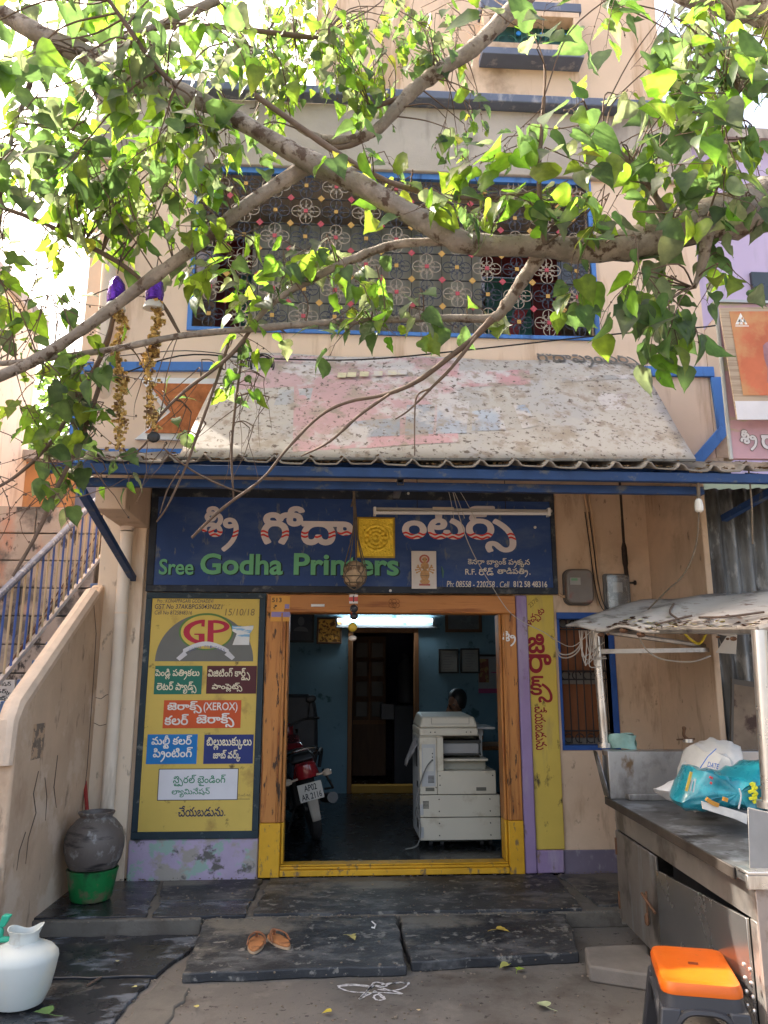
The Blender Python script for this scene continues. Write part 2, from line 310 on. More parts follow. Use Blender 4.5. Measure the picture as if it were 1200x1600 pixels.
GLYPHS = {
 6: "13 83 3 24 8 21 13 18 18 14 22 8 24 3 25 -3 22 -8 17 -14 13 -18 9 -21 3 -24 -3 -24 -8 -21 -13 -18 -18 -13 -21 -9 -26 -3 -25 3 -22 9 -17 14 -13 17 -8 22|46 84 4 -23 10 -18 17 -12 24 -5 17 2 14 6 11 9 8 12 4 13 2 16 -4 21 -11 19 -17 12 -24 4 -16 -2 -14 -6 -11 -8 -8 -12 -4 -13",
 11: "196 46 -9 10 -19 12 -24 7 -27 3 -20 -2 -15 -5 -9 -8 -2 -10 1 -8 4 -7 6 -6 10 -4 13 -2 16 -1 27 2 24 6 21 11|196 46 13 12 6 8 12 -13 7 -13 5 -12 4 -14 1 -14 -1 -10 -1 -10 -2 -9 -3 -10 -30 6 3 7 1 8 1 9 1 11 -3 20 -9 18|131 165 5 8 9 11 11 8 11 5 12 2 11 1 15 -1 14 -5 12 -7 10 -10 9 -12 6 -14 4 -17 2 -19 -2 -25 -7 -22 -10 -18 -14 -17 -2 -1 -1 -1 -1 0 -1 -1 -2 -1 -1 -1 -20 -14 -23 -10 -26 -7 -32 -2 -26 2 -21 5 -16 9 -11 11 -7 14 -2 17 5 22 16 18 25 11 34 4 36 -4 31 -12 25 -18 6 -8 3 4 6 13 3 15 1 16 -1 18 -4 14 -6 10 -9 7 -9 4 -11 1 -11 -1 -10 -4 -7 -7 -6 -8 -5 -10 -3 -11 -31 0 -5 19 -9 13 -12 8 -15 3 -13 -2 -9 -5 -5 -8 -2 -9 0 -7 2 -6 1 -6 2 -5 -30 -9 -3 8 -3 8 -2 9 0 11 2 14 6 13 9 10 13 8 14 4 17 2 13 -1 12 -3 11 -6 9 -7 9 -11",
 23: "105 -5 -24 2 -21 5 -19 9 -16 13 -11 15 -7 19 35 10 4 -12 7 -10 8 -8 12 -6 15 -4 19 -1 19 1 14 3 11 4 7 6 4 7 1 8 -1 8 -3 6 -5 6 -8 4 -12 3 -15 2 -26 2 -19 2 -17 3 -14 5 -11 6 -7 7 -5 9 -4 11 -1 13 2 15 7 14 12 12 17 9 22 5 26 2 24 -1 20 -4 16 -7 14 -10 10 -15 9 -19 -35 -9 -4 11 -6 9 -8 6 -10 5 -13 3 -17 1 -18 -1 -14 -3 -10 -4 -6 -5 -4 -7 -1 -7 2 -10 7 -7 13 -5 22 -3 31 -2 19 -2 15 -4 12 -5 9 -6 8 -9 6 -10 3 -11 2 -12 -3 -19 -8 -15 -13 -12 -17 -9 -23 -5|93 170 -11 1 -10 3 -11 7 -9 10 -8 15 -7 20 33 10 6 -18 6 -11 6 -5 8 -2 8 1 7 4 9 8 11 13 12 16 13 16 12 12 12 9 12 6 14 4 17 1 2 -31 -13 -1 -10 -3 -9 -5 -8 -7 -9 -9 -10 -12 -9 -12 -11 -13 -10 -10 -10 -7 -10 -6 -11 -3",
 28: "51 103 -41 0 0 30 94 0 0 -29 -21 -6 -14 -11 -8 -13 -2 -14 2 -14 7 -10 11 -7 14 -2 18 3 14 10 9 15 4 19 31 0 3 -15 5 -12 8 -9 8 -6 11 -4 10 -1 11 1 10 3 9 5 7 10 4 13 2 18 -2 21 -7 18 -10 16 -12 13 -16 10 -16 8 -18 5 -17 2 15 30 35 -9 29 -15 22 -19 17 -24 10 -27 3 -28 -2 -26 -8 -21 -11 -15 -14 -12 -18 -6 -20 -3 -15 1 -13 3 -11 6 -10 7 -9 10 -5 8 -5 -8 -10 -11 -11 -8 -11 -4 -12 -3 -14 -1 -18 2 -16 6 -13 9 -9 13 -7 15 -2 18 2 13 7 15 10 13|155 170 -12 1 -10 3 -11 7 -9 10 -8 15 -7 20 33 10 6 -18 6 -11 6 -5 8 -2 8 1 7 4 9 8 11 13 12 16 14 16 11 12 12 9 12 6 15 4 16 1 2 -31 -12 -1 -11 -3 -9 -5 -8 -7 -9 -9 -9 -12 -10 -12 -10 -13 -11 -10 -10 -7 -10 -6 -11 -3",
 30: "150 30 -6 -8 -11 -11 -11 -8 -12 -4 -13 -3 -15 -1 -20 2 -17 6 -12 9 -9 12 -6 13 -2 15 2 15 5 13 8 11 12 9 15 8 17 8 15 6 12 6 7 9 2 11 -1 6 -2 6 -3 4 -6 4 -8 2 -10 1 -15 -2 -10 -5 -7 -8 -2 -10 0 -5 2 -5 1 -4 1 -3 -30 -8 -3 6 -2 7 -1 8 -1 8 2 12 5 12 9 11 13 8 17 5 21 2 21 -2 17 -6 12 -9 7 -11 5 -12 1 -12 -2 -14 -4 -12 -8 -10 -10 -8 -13 -7 -16 -7 -19 -8 -13 -8 -7 -10 -3 -12 2 -10 7 -8 10 -5 15 -2 15 1 13 5 9 7 7 9 5 12 2 13 32 0 4 -21 10 -15 14 -8 17 -3 16 2 12 6 6 9 2 13 -1 9 -2 8 -3 7 -4 7 30 13 5 -10 5 -12 3 -12 0 -13 -2 -17 -6 -15 -9 -11 -14 -9 -17 -5 -20 -2 -14 1 -13 3 -11 6 -10 7 -9 11|269 151 -4 -20 -12 -16 -21 -11 -27 -3 -21 1 -18 5 -15 7 -13 9 -10 10 -9 10 15 23 14 -16 18 -11 20 -6 19 -2 10 0 8 2 6 3 4 4 3 5 1 5 -2 10 -7 6 -9 3 -11 1 -6 0 -7 -1 -6 -1 -5 0 -4 28 6 2 7 1 8 1 11 0 14 -1 13 -3 12 -6 10 -10 6 -12",
 33: "53 134 4 -3 9 -5 11 -3 12 -1 14 2 10 5 6 8 2 11 -1 10 -5 7 -8 5 -9 2 -14 -3 -12 -6 -10 -11 -8 -15|53 134 -4 -15 -1 -12 -4 2 -7 7 -6 6 9 24 4 -4 6 -6|48 107 -1 -10 0 -3 1 -17 3 -15 6 -14 9 -11 13 -8 16 -2 14 1 12 5 9 7 7 9 4 12 2 13 32 0 2 -15 5 -12 7 -9 9 -6 10 -4 11 -1 19 3 13 10 8 16 3 21 -3 22 -7 19 -11 16 -14 14 -17 11 -19 10 15 31 23 -12 22 -16 18 -19 14 -22 9 -24 3 -27 -2 -25 -7 -21 -11 -17 -14 -12 -18 -7 -21 -3 -14 1 -13 3 -11 5 -11 8 -9 10 -5 8 -5 -8 -11 -11 -11 -8 -12 -5 -12 -2 -14 -1 -18 2 -16 5 -13 9 -11 11 -9 15 -6 16 -4 19 -1 21 1 26 6 22 8 18 10 15 13 12 14 8 15 4 15 2 16 -2 13 -4 11 -8 8 -10 5 -12 2 -15 -2 -15 -5 -13 -8 -12 -12 -8 -16 -5 -19 -2 -13 1 -12 3 -12 5|113 250 -3 -59 -30 0 -3 59",
 35: "207 26 3 0 10 -1 14 2 10 5 7 9 1 11 -1 10 -6 8 -8 4 -11 1 -10 -1 -9 -5 -6 -8 -1 -11 1 -10 3 -8|207 26 1 -2 5 -6 -26 -4 -5 9 -6 10 0 2 9 -5 7 -2 9 -2|176 35 -3 9 -2 12 4 21 12 15 18 11 23 3 15 -2 14 -5 12 -8 8 -10 6 -13 1 -14 -1 -14 -3 -12 -7 -10 -8 -8 -9 -7 -12 -4 -12 -3 -14 -1 -20 1 -17 4 -14 5 -12 8 -9 9 -5 8 -5 -9 -10 -11 -11 -7 -11 -5 -12 -2 -13 -1 -26 6 -21 16 -14 26 -4 35 4 36 13 30 20 24 28 17 35 11 39 4 21 -1 18 -3 18 -4 16 -6 16 -8 15 -8 -20 -27 -13 8 -13 7 -14 5 -14 4 -16 2 -16 1 -30 -3 -26 -8 -21 -13 -15 -18 -9 -22 -3 -27 3 -24 7 -16 12 -9 15 -3 17 3 12 10 9 15 3 19 32 0 2 -15 5 -13 9 -10|137 170 -11 1 -10 3 -11 7 -9 10 -8 15 -7 20 33 10 6 -18 6 -11 6 -5 8 -2 8 1 7 4 9 8 11 13 12 16 13 16 12 12 12 9 12 6 14 4 17 1 2 -31 -13 -1 -10 -3 -9 -5 -8 -7 -9 -9 -10 -12 -9 -12 -11 -13 -10 -10 -10 -7 -10 -6 -11 -3",
 42: "189 -5 -18 2 -15 4 -14 8 -12 12 -14 14 -14 18 -7 11 -7 7 -5 6 -6 4 -5 2 -6 1 -9 -2 -7 -6 -4 -8 -2 -11 2 -13 3 -13 6 -13 8 -12 -32 -11 -8 14 -6 15 -4 16 -2 17 2 16 6 13 8 12 11 9 13 5 15 2 14 -1 12 -4 10 -7 10 -8 9 -11 10 -13 11 -14 10 -11 9 -9 9 -5 10 -3 11 -1 19 3 13 10 8 16 3 22 -3 21 -7 18 -11 16 -14 13 -18 11 -21 7 -22 4 -25 2 -18 0 32 30 41 -6 34 -13 28 -19 20 -24 13 -28 4 -32 -2 -24 -7 -20 -11 -16 -15 -13 -19 -7|94 170 -11 1 -11 3 -10 7 -9 10 -9 15 -6 20 33 10 6 -18 5 -11 7 -5 8 -2 8 1 7 4 8 8 11 13 13 16 13 16 12 12 12 9 12 6 14 4 17 1 2 -31 -13 -1 -11 -3 -8 -5 -8 -7 -9 -9 -10 -12 -9 -12 -11 -13 -10 -10 -10 -7 -10 -6 -11 -3",
 43: "108 53 -9 13 -10 10 -9 5 -11 2 -10 -2 -9 -5 -5 -9 -2 -13 2 -11 6 -9 9 -7 12 -2 13 2 9 6 9 10|108 53 2 3 21 -24 -2 -3 -7 7 -13 16|129 29 -6 -7 -8 -9 -9 -7 -10 -6 -12 -4 -14 -1 -19 2 -15 7 -11 10 -8 13 -4 14 -2 14 3 17 5 14 9 11 12 9 13 5 15 2 14 -1 12 -4 11 -7 10 -9 12 -12 12 -16 10 -12 9 -10 9 -7 9 -5 9 -2 11 -1 18 3 12 10 9 16 2 21 -2 22 -7 19 -11 16 -14 14 -17 11 -19 10 15 31 23 -12 22 -16 18 -19 14 -22 9 -25 2 -27 -2 -24 -6 -21 -12 -17 -15 -12 -19 -7 -22 -3 -18 2 -15 5 -14 9 -13 11|79 170 -12 1 -10 3 -11 7 -9 10 -8 15 -7 20 33 10 6 -18 6 -11 6 -5 8 -2 8 1 7 4 9 8 11 13 12 16 14 16 11 12 12 9 12 6 15 4 16 1 2 -31 -12 -1 -11 -3 -9 -5 -8 -7 -9 -9 -9 -12 -10 -12 -10 -13 -11 -10 -10 -7 -10 -6 -11 -3",
 45: "150 30 -6 -8 -11 -11 -11 -8 -12 -4 -13 -3 -15 -1 -20 2 -17 6 -12 9 -9 12 -6 13 -2 15 2 15 5 13 8 11 12 9 15 8 17 8 15 6 12 6 7 9 2 11 -1 6 -2 6 -3 4 -6 4 -8 2 -10 1 -15 -2 -10 -5 -7 -8 -2 -10 0 -5 2 -5 1 -4 1 -3 -30 -8 -3 6 -2 7 -1 8 -1 8 2 12 5 12 9 11 13 8 17 5 21 2 21 -2 17 -6 12 -9 7 -11 5 -12 1 -12 -2 -14 -4 -12 -8 -10 -10 -8 -13 -7 -16 -7 -19 -8 -13 -8 -7 -10 -3 -12 2 -10 7 -8 10 -5 15 -2 15 1 13 5 9 7 7 9 5 12 2 13 32 0 2 -15 5 -12 7 -9 9 -6 10 -4 11 -1 19 3 13 10 8 16 3 21 -2 22 -8 19 -11 16 -14 14 -17 11 -18 10 14 31 24 -12 21 -16 18 -19 14 -22 9 -24 3 -27 -2 -25 -7 -21 -11 -17 -14 -12 -18 -7 -21 -3 -14 1 -12 3 -12 5 -10 8 -10 10",
 47: "95 170 -11 1 -10 3 -11 7 -9 10 -8 15 -7 20 33 10 6 -18 6 -11 6 -5 8 -2 8 1 7 4 9 8 11 13 12 16 13 16 12 12 12 9 12 6 14 4 17 1 2 -31 -13 -1 -10 -3 -9 -5 -8 -7 -9 -9 -10 -12 -9 -12 -11 -13 -10 -10 -10 -7 -10 -6 -11 -3|108 53 -9 13 -10 10 -9 5 -11 2 -10 -2 -9 -5 -5 -9 -2 -13 2 -11 6 -9 9 -7 12 -2 13 2 9 6 9 10|108 53 2 3 21 -24 -3 -3 -6 7 -13 16|128 29 -5 -7 -8 -9 -9 -7 -10 -6 -12 -4 -14 -1 -19 2 -15 7 -11 10 -8 13 -4 14 -2 14 3 17 5 14 9 11 12 9 13 5 15 2 14 -1 12 -4 11 -7 10 -9 12 -12 12 -16 10 -12 9 -10 9 -7 8 -5 9 -2 10 -1 19 3 13 10 8 15 3 22 -2 21 -7 19 -11 16 -15 13 -17 11 -21 7 -23 4 -24 2 -20 0 34 30 40 -6 35 -13 28 -19 20 -24 12 -28 4 -32 -2 -23 -6 -20 -11 -17 -15 -12 -20 -8 -24 -3 -17 2 -15 5 -14 9 -12 11|331 -5 -25 4 -22 10 -19 16 -17 19 16 26 12 -13 11 -11 11 -8 11 -6 12 -4 13 -1 18 3 13 10 8 16 3 21 -2 22 -7 19 -11 16 -15 14 -17 11 -18 10 15 31 23 -12 21 -16 18 -19 14 -22 9 -24 3 -27 -5 -36 -15 -26 -24 -17",
 48: "14 94 3 30 10 25 16 22 21 16 25 10 29 3 30 -3 25 -10 21 -16 16 -21 10 -25 3 -30 -3 -28 -10 -24 -15 -21 -21 -14 -26 -10 -30 -3 -29 3 -26 10 -20 14 -16 20 -10 24|47 98 5 -28 13 -23 22 -15 31 -5 22 2 18 7 14 10 10 14 6 17 2 19 -2 19 -6 17 -10 15 -13 12 -18 7 -23 2 -22 -2 -18 -7 -13 -12 -10 -14 -6 -17|283 -5 -25 4 -21 10 -20 16 -16 19 16 26 11 -13 11 -11 11 -8 12 -6 12 -4 12 -1 19 3 13 10 8 16 2 21 -2 22 -7 19 -11 16 -15 14 -17 12 -19 10 15 27 23 -12 22 -16 18 -19 14 -21 10 -24 3 -25 -5 -36 -16 -26 -24 -17|422 -5 -25 4 -21 10 -20 16 -16 19 15 26 12 -13 11 -11 11 -8 12 -6 12 -4 12 -1 18 3 13 10 9 16 2 21 -2 22 -7 19 -11 16 -14 14 -17 11 -19 10 15 31 23 -12 21 -16 18 -19 14 -22 10 -24 2 -27 -5 -36 -15 -26 -24 -17|254 170 -11 1 -11 3 -10 7 -10 10 -8 15 -7 20 34 10 5 -18 6 -11 6 -5 8 -2 8 1 7 4 9 8 11 13 13 16 13 16 12 12 11 9 13 6 14 4 16 1 3 -31 -13 -1 -11 -3 -9 -5 -8 -7 -9 -9 -9 -12 -10 -12 -10 -13 -10 -10 -11 -7 -10 -6 -11 -3",
 49: "14 94 3 30 10 25 16 22 21 16 25 10 29 3 30 -3 25 -10 21 -16 16 -21 10 -25 3 -30 -3 -28 -10 -24 -15 -21 -21 -14 -26 -10 -30 -3 -29 3 -26 10 -20 14 -16 20 -10 24|47 99 5 -29 13 -23 22 -15 31 -5 22 2 18 7 14 11 10 14 6 17 2 19 -2 19 -6 18 -10 15 -13 11 -18 7 -23 3 -22 -2 -18 -8 -13 -11 -10 -15 -6 -16|106 170 -11 1 -11 3 -10 7 -10 10 -8 15 -7 20 34 10 5 -18 6 -11 6 -5 8 -2 8 1 7 4 9 8 11 13 13 16 13 16 12 12 11 9 13 6 14 4 16 1 3 -31 -13 -1 -11 -3 -9 -5 -8 -7 -9 -9 -9 -12 -10 -12 -10 -13 -10 -10 -11 -7 -10 -6 -11 -3",
 51: "48 131 0 0 8 -5 10 -3 13 -1 14 2 10 5 6 8 2 11 -1 10 -5 7 -8 5 -9 2 -17 -4 -14 -12 -9 -18|48 131 -2 -17 -1 -8 1 -3 0 0 -9 6 -8 7 -6 6 9 24 4 -4 5 -6|46 103 1 -12 5 -15 7 -13 10 -12 13 -10 17 -8 19 -5 23 -1 40 4 30 14 19 23 7 30 -4 22 -10 20 -16 16 -24 13 16 31 29 -17 23 -23 14 -28 5 -32 -4 -28 -10 -25 -16 -22 -25 -16 -32 -10 -41 -4 -38 4 -32 11 -25 17 -18 22 -11 28 -4 31 3 27 7 23 12 18 15 13 19 8 20 3 15 -1 13 -5 10 -8 8 -10 5 -12 2 -15 -2 -15 -5 -13 -9 -12 -11 -8 -16 -5 -20 -2 -12 1 -12 3",
 54: "108 53 -9 13 -10 10 -9 5 -11 2 -10 -2 -9 -5 -5 -9 -2 -13 2 -11 6 -9 9 -7 12 -2 13 2 9 6 9 10|108 53 2 3 21 -24 -3 -3 -6 7 -13 16|128 29 -5 -7 -8 -9 -9 -7 -10 -6 -12 -4 -14 -1 -19 2 -15 7 -11 10 -8 13 -4 14 -2 14 3 17 5 14 9 11 12 9 13 5 15 2 14 -1 12 -4 11 -7 10 -9 12 -12 12 -16 10 -12 9 -10 9 -7 8 -5 9 -2 10 -1 19 3 13 10 8 15 3 22 -2 21 -7 19 -11 16 -15 13 -17 11 -21 7 -23 4 -24 2 -20 0 34 30 40 -6 35 -13 28 -19 20 -24 12 -28 4 -32 -2 -23 -6 -20 -11 -17 -15 -12 -20 -8 -24 -3 -17 2 -15 5 -14 9 -12 11|95 170 -11 1 -10 3 -11 7 -9 10 -8 15 -7 20 33 10 6 -18 6 -11 6 -5 8 -2 8 1 7 4 9 8 11 13 12 16 13 16 12 12 12 9 12 6 14 4 17 1 2 -31 -13 -1 -10 -3 -9 -5 -8 -7 -9 -9 -10 -12 -9 -12 -11 -13 -10 -10 -10 -7 -10 -6 -11 -3",
 56: "108 53 -9 13 -10 10 -9 5 -11 2 -10 -2 -9 -5 -5 -9 -2 -13 2 -11 6 -9 9 -7 12 -2 13 2 9 6 9 10|108 53 2 3 21 -24 -2 -3 -7 7 -13 16|129 29 -6 -7 -8 -9 -9 -7 -10 -6 -12 -4 -14 -1 -19 2 -15 7 -11 10 -8 13 -4 14 -2 14 3 17 5 14 9 11 12 9 13 5 15 2 14 -1 12 -4 11 -7 10 -9 12 -12 12 -16 10 -12 9 -10 9 -7 9 -5 9 -2 11 -1 18 3 12 10 9 16 2 21 -2 22 -7 18 -11 17 -14 14 -17 11 -19 10 15 31 23 -12 22 -16 18 -19 14 -22 9 -25 2 -27 -2 -24 -6 -21 -12 -17 -15 -12 -19 -7 -22 -3 -18 2 -15 5 -14 9 -13 11|261 -50 -16 2 -13 5 -11 8 -7 11 -4 12 -1 12 0 5 0 5 1 5 1 5 36 0 -2 -4 -1 -5 -1 -4 0 -4 0 -6 2 -5 3 -5 4 -3 4 -2 6 -1 7 1 6 2 7 3 7 6 19 -25 -11 -8 -11 -6 -11 -3|79 170 -12 1 -10 3 -11 7 -9 10 -8 15 -7 20 33 10 6 -18 6 -11 6 -5 8 -2 8 1 7 4 9 8 11 13 12 16 14 16 11 12 12 9 12 6 15 4 16 1 2 -31 -12 -1 -11 -3 -9 -5 -8 -7 -9 -9 -9 -12 -10 -12 -10 -13 -11 -10 -10 -7 -10 -6 -11 -3",
 57: "189 -5 -18 2 -15 4 -14 8 -12 12 -14 14 -14 18 -7 11 -7 7 -5 6 -6 4 -5 2 -6 1 -9 -2 -7 -6 -4 -8 -2 -11 2 -13 3 -13 6 -13 8 -12 -32 -11 -8 14 -6 15 -4 16 -2 17 2 16 6 13 8 12 11 9 13 5 15 2 14 -1 12 -4 10 -7 10 -8 9 -11 10 -13 11 -14 10 -11 9 -8 9 -6 10 -3 12 -1 18 3 13 10 8 16 3 21 -3 22 -7 19 -11 16 -14 14 -17 11 -19 10 15 31 24 -12 21 -16 18 -19 14 -22 9 -25 3 -27 -2 -24 -7 -21 -11 -16 -15 -13 -20 -7|79 170 -12 1 -10 3 -11 7 -9 10 -8 15 -7 20 33 10 6 -18 6 -11 6 -5 8 -2 8 1 7 4 9 8 11 13 12 16 14 16 11 12 12 9 12 6 15 4 16 1 2 -31 -12 -1 -11 -3 -9 -5 -8 -7 -9 -9 -9 -12 -10 -12 -10 -13 -11 -10 -10 -7 -10 -6 -11 -3",
 63: "46 -5 -25 4 -21 10 -20 16 -16 19 15 26 12 -13 11 -11 11 -8 12 -6 12 -4 12 -1 18 3 13 10 9 16 2 21 -2 22 -7 19 -11 16 -14 14 -17 11 -19 10 15 31 23 -12 21 -16 18 -19 14 -22 10 -24 2 -27 -5 -36 -15 -26 -24 -17",
 69: "-13 221 -1 -12 -3 -10 -6 -9 -5 -6 -11 -7 -12 -4 -15 -2 -20 -1 -22 0 -1 30 27 0 12 0 8 1 6 2 4 3 3 3 2 3 1 4 0 5 0 5 -1 4 -2 4 -3 3 -4 3 -6 2 -8 1 -12 0 -138 0 0 30 135 0 20 -1 15 -2 12 -4 10 -7 6 -7 5 -8 3 -10|-161 -97 5 7 3 8 1 8 -2 10 -4 7 -9 5 -11 1 -11 -1 -7 -5 -4 -7 -2 -8 3 -12 7 -8 12 -4 17 -1|-161 -97 28 0 -4 -7 -34 -3 9 9|-133 -97 132 0 0 -30 -143 0 -15 0 -14 1 -12 2 -10 3 -9 3 -7 5 -8 7 -6 9 -3 11 -2 14 4 19 11 15 17 10 22 4 17 -2 13 -5 10 -8 6 -9 4 -11 2 -10 -1 -11 -3 -8 -4 -8",
 103: "105 -5 -24 2 -21 5 -19 9 -16 13 -11 15 -7 19 35 10 4 -12 7 -10 8 -8 12 -6 15 -4 19 -1 19 1 14 3 11 4 7 6 4 7 1 8 -1 8 -3 6 -5 6 -8 4 -12 3 -15 2 -26 2 -19 2 -17 3 -14 5 -11 6 -7 7 -5 9 -4 11 -1 13 2 15 7 14 12 12 17 9 22 5 26 2 24 -1 20 -4 16 -7 14 -10 10 -15 9 -19 -35 -9 -4 11 -6 9 -8 6 -10 5 -13 3 -17 1 -18 -1 -14 -3 -10 -4 -6 -5 -4 -7 -1 -7 2 -10 7 -7 13 -5 22 -3 31 -2 19 -2 15 -4 12 -5 9 -6 8 -9 6 -10 3 -11 2 -12 -3 -19 -8 -15 -13 -12 -17 -9 -23 -5|56 251 -7 5 -8 9 -6 12 -2 13 1 10 3 8 5 8 6 6 7 4 6 3 9 3 11 2 13 1 17 0 115 0 0 -30 -121 0 -12 0 -8 -1 -5 -1 -4 -1 -4 -3 -3 -3 -2 -4 -1 -5 1 -5 2 -4 2 -4 4 -3 4 -2 6 -1 9 -1 10 0 55 0 0 -30 -56 0 -10 0 -8 -1 -5 -2 -4 -2 -5 -6 -1 -8 0 -4 1 -4 2 -3 3 -3 4 -2 5 -1 7 -1 7 0 15 0 1 -30 -16 0 -17 1 -16 4 -12 6 -10 9 -6 12 -2 14 2 12 5 10 8 9",
 105: "117 200 30 -3 24 -9 20 -14 14 -19 9 -25 3 -28 -1 -24 -4 -20 -5 -18 -7 -16 -7 -14 -7 -13 -33 15 7 11 7 12 7 13 6 14 3 17 1 19 -2 19 -4 17 -9 15 -13 11 -17 8 -24 2 -18 -2 -16 -6 -14 -11 -10 -14 -6 -18 -2 -21 3 -25 6 -22 10 -20 12 -19 -33 -15 -12 22 -10 24 -7 27 -2 28 3 27 9 24 14 21 19 16 26 10|67 251 -7 5 -9 9 -6 12 -1 13 0 10 4 8 5 8 6 6 6 4 7 3 9 3 11 2 13 1 17 0 114 0 0 -30 -121 0 -12 0 -7 -1 -6 -1 -4 -1 -4 -3 -3 -3 -2 -4 0 -5 0 -5 2 -4 2 -4 4 -3 5 -2 6 -1 8 -1 11 0 55 0 -1 -30 -56 0 -10 0 -7 -1 -6 -2 -4 -2 -4 -6 -2 -8 0 -4 2 -4 2 -3 2 -3 5 -2 5 -1 6 -1 8 0 15 0 0 -30 -15 0 -18 1 -16 4 -12 6 -9 9 -6 12 -2 14 1 12 5 10 8 9",
 113: "53 134 4 -3 9 -5 11 -3 12 -1 14 2 10 5 6 8 2 11 -1 10 -5 7 -8 5 -9 2 -14 -3 -12 -6 -10 -11 -8 -15|53 134 -4 -15 -1 -12 -4 2 -7 7 -6 6 9 24 4 -4 6 -6|48 107 -1 -10 0 -3 1 -17 3 -15 6 -14 9 -11 13 -8 16 -2 14 1 12 5 9 7 7 9 4 12 2 13 32 0 2 -15 5 -12 7 -9 9 -6 10 -4 11 -1 19 3 13 10 8 16 3 21 -3 22 -6 20 -11 17 -14 14 -17 13 -21 11 12 26 7 0 25 -14 21 -17 17 -19 13 -22 7 -23 3 -26 -2 -25 -7 -20 -11 -17 -15 -12 -17 -7 -21 -3 -14 1 -13 3 -11 5 -11 8 -9 10 -5 8 -5 -8 -11 -11 -11 -8 -12 -5 -12 -2 -14 -1 -18 2 -16 5 -13 9 -11 11 -9 15 -6 16 -4 19 -1 21 1 26 6 22 8 18 10 15 13 12 14 8 15 4 15 2 16 -2 13 -4 11 -8 8 -10 5 -12 2 -15 -2 -15 -5 -13 -8 -12 -12 -8 -16 -5 -19 -2 -13 1 -12 3 -12 5|113 250 -3 -59 -30 0 -3 59|169 251 -7 5 -9 9 -6 12 -1 13 0 10 4 8 5 8 6 6 6 4 7 3 9 3 11 2 13 1 17 0 114 0 0 -30 -121 0 -12 0 -7 -1 -6 -1 -4 -1 -4 -3 -3 -3 -2 -4 0 -5 0 -5 2 -4 2 -4 4 -3 5 -2 6 -1 8 -1 11 0 55 0 -1 -30 -56 0 -10 0 -7 -1 -6 -2 -4 -2 -4 -6 -2 -8 0 -4 2 -4 2 -3 2 -3 5 -2 4 -1 6 -1 4 0 2 0 18 -30 -15 0 -18 1 -16 4 -12 6 -9 9 -6 12 -2 14 1 12 5 10 8 9",
 115: "207 26 3 0 10 -1 14 2 10 5 7 9 1 11 -1 10 -6 8 -8 4 -11 1 -10 -1 -9 -5 -6 -8 -1 -11 1 -10 3 -8|207 26 1 -2 5 -6 -26 -4 -5 9 -6 10 0 2 9 -5 7 -2 9 -2|176 35 -3 9 -2 12 4 21 12 15 18 11 23 3 15 -2 14 -5 12 -8 8 -10 6 -13 1 -14 -1 -14 -3 -12 -7 -10 -8 -8 -9 -7 -12 -4 -12 -3 -14 -1 -20 1 -17 4 -14 5 -12 8 -9 9 -5 8 -5 -9 -10 -11 -11 -7 -11 -5 -12 -2 -13 -1 -26 6 -21 16 -14 26 -4 35 4 36 13 30 20 24 28 17 35 11 39 4 21 -1 18 -3 18 -4 16 -6 16 -8 15 -8 -20 -27 -13 8 -13 7 -14 5 -14 4 -16 2 -16 1 -30 -3 -26 -8 -21 -13 -15 -18 -9 -22 -3 -27 3 -24 7 -16 12 -9 15 -3 17 3 12 10 9 15 3 19 32 0 2 -15 5 -13 9 -10|98 251 -7 5 -9 9 -5 12 -2 13 1 10 3 8 5 8 6 6 6 4 7 3 9 3 11 2 13 1 17 0 114 0 1 -30 -121 0 -12 0 -8 -1 -6 -1 -4 -1 -4 -3 -3 -3 -1 -4 -1 -5 0 -5 2 -4 3 -4 3 -3 5 -2 6 -1 8 -1 11 0 55 0 0 -30 -57 0 -9 0 -8 -1 -5 -2 -5 -2 -4 -6 -2 -8 1 -4 1 -4 2 -3 3 -3 4 -2 5 -1 6 -1 8 0 15 0 0 -30 -15 0 -18 1 -15 4 -13 6 -9 9 -6 12 -2 14 2 12 5 10 7 9",
 122: "189 -5 -18 2 -15 4 -14 8 -12 12 -14 14 -14 18 -7 11 -7 7 -5 6 -6 4 -5 2 -6 1 -9 -2 -7 -6 -4 -8 -2 -11 2 -13 3 -13 6 -13 8 -12 -32 -11 -8 14 -6 15 -4 16 -2 17 2 16 6 13 8 12 11 9 13 5 15 2 14 -1 12 -4 10 -7 10 -8 9 -11 10 -13 11 -14 10 -11 9 -8 9 -6 10 -3 12 -1 18 3 13 10 8 15 3 22 -3 21 -6 19 -10 15 -14 13 -16 10 -18 8 -20 5 -21 2 9 30 12 0 32 -8 30 -14 24 -18 18 -23 12 -27 4 -32 -2 -24 -7 -20 -11 -16 -15 -13 -19 -7|89 251 -7 5 -8 9 -6 12 -2 13 1 10 3 8 5 8 7 6 6 4 7 3 8 3 11 2 14 1 16 0 115 0 0 -30 -121 0 -12 0 -8 -1 -5 -1 -4 -1 -4 -3 -3 -3 -2 -4 -1 -5 1 -5 2 -4 2 -4 4 -3 5 -2 6 -1 8 -1 11 0 54 0 0 -30 -56 0 -10 0 -7 -1 -6 -2 -4 -2 -5 -6 -1 -8 0 -4 2 -4 2 -3 2 -3 4 -2 5 -1 7 -1 8 0 8 0 15 -30 -24 0 -17 1 -16 4 -12 6 -9 9 -7 12 -2 14 2 12 5 10 8 9",
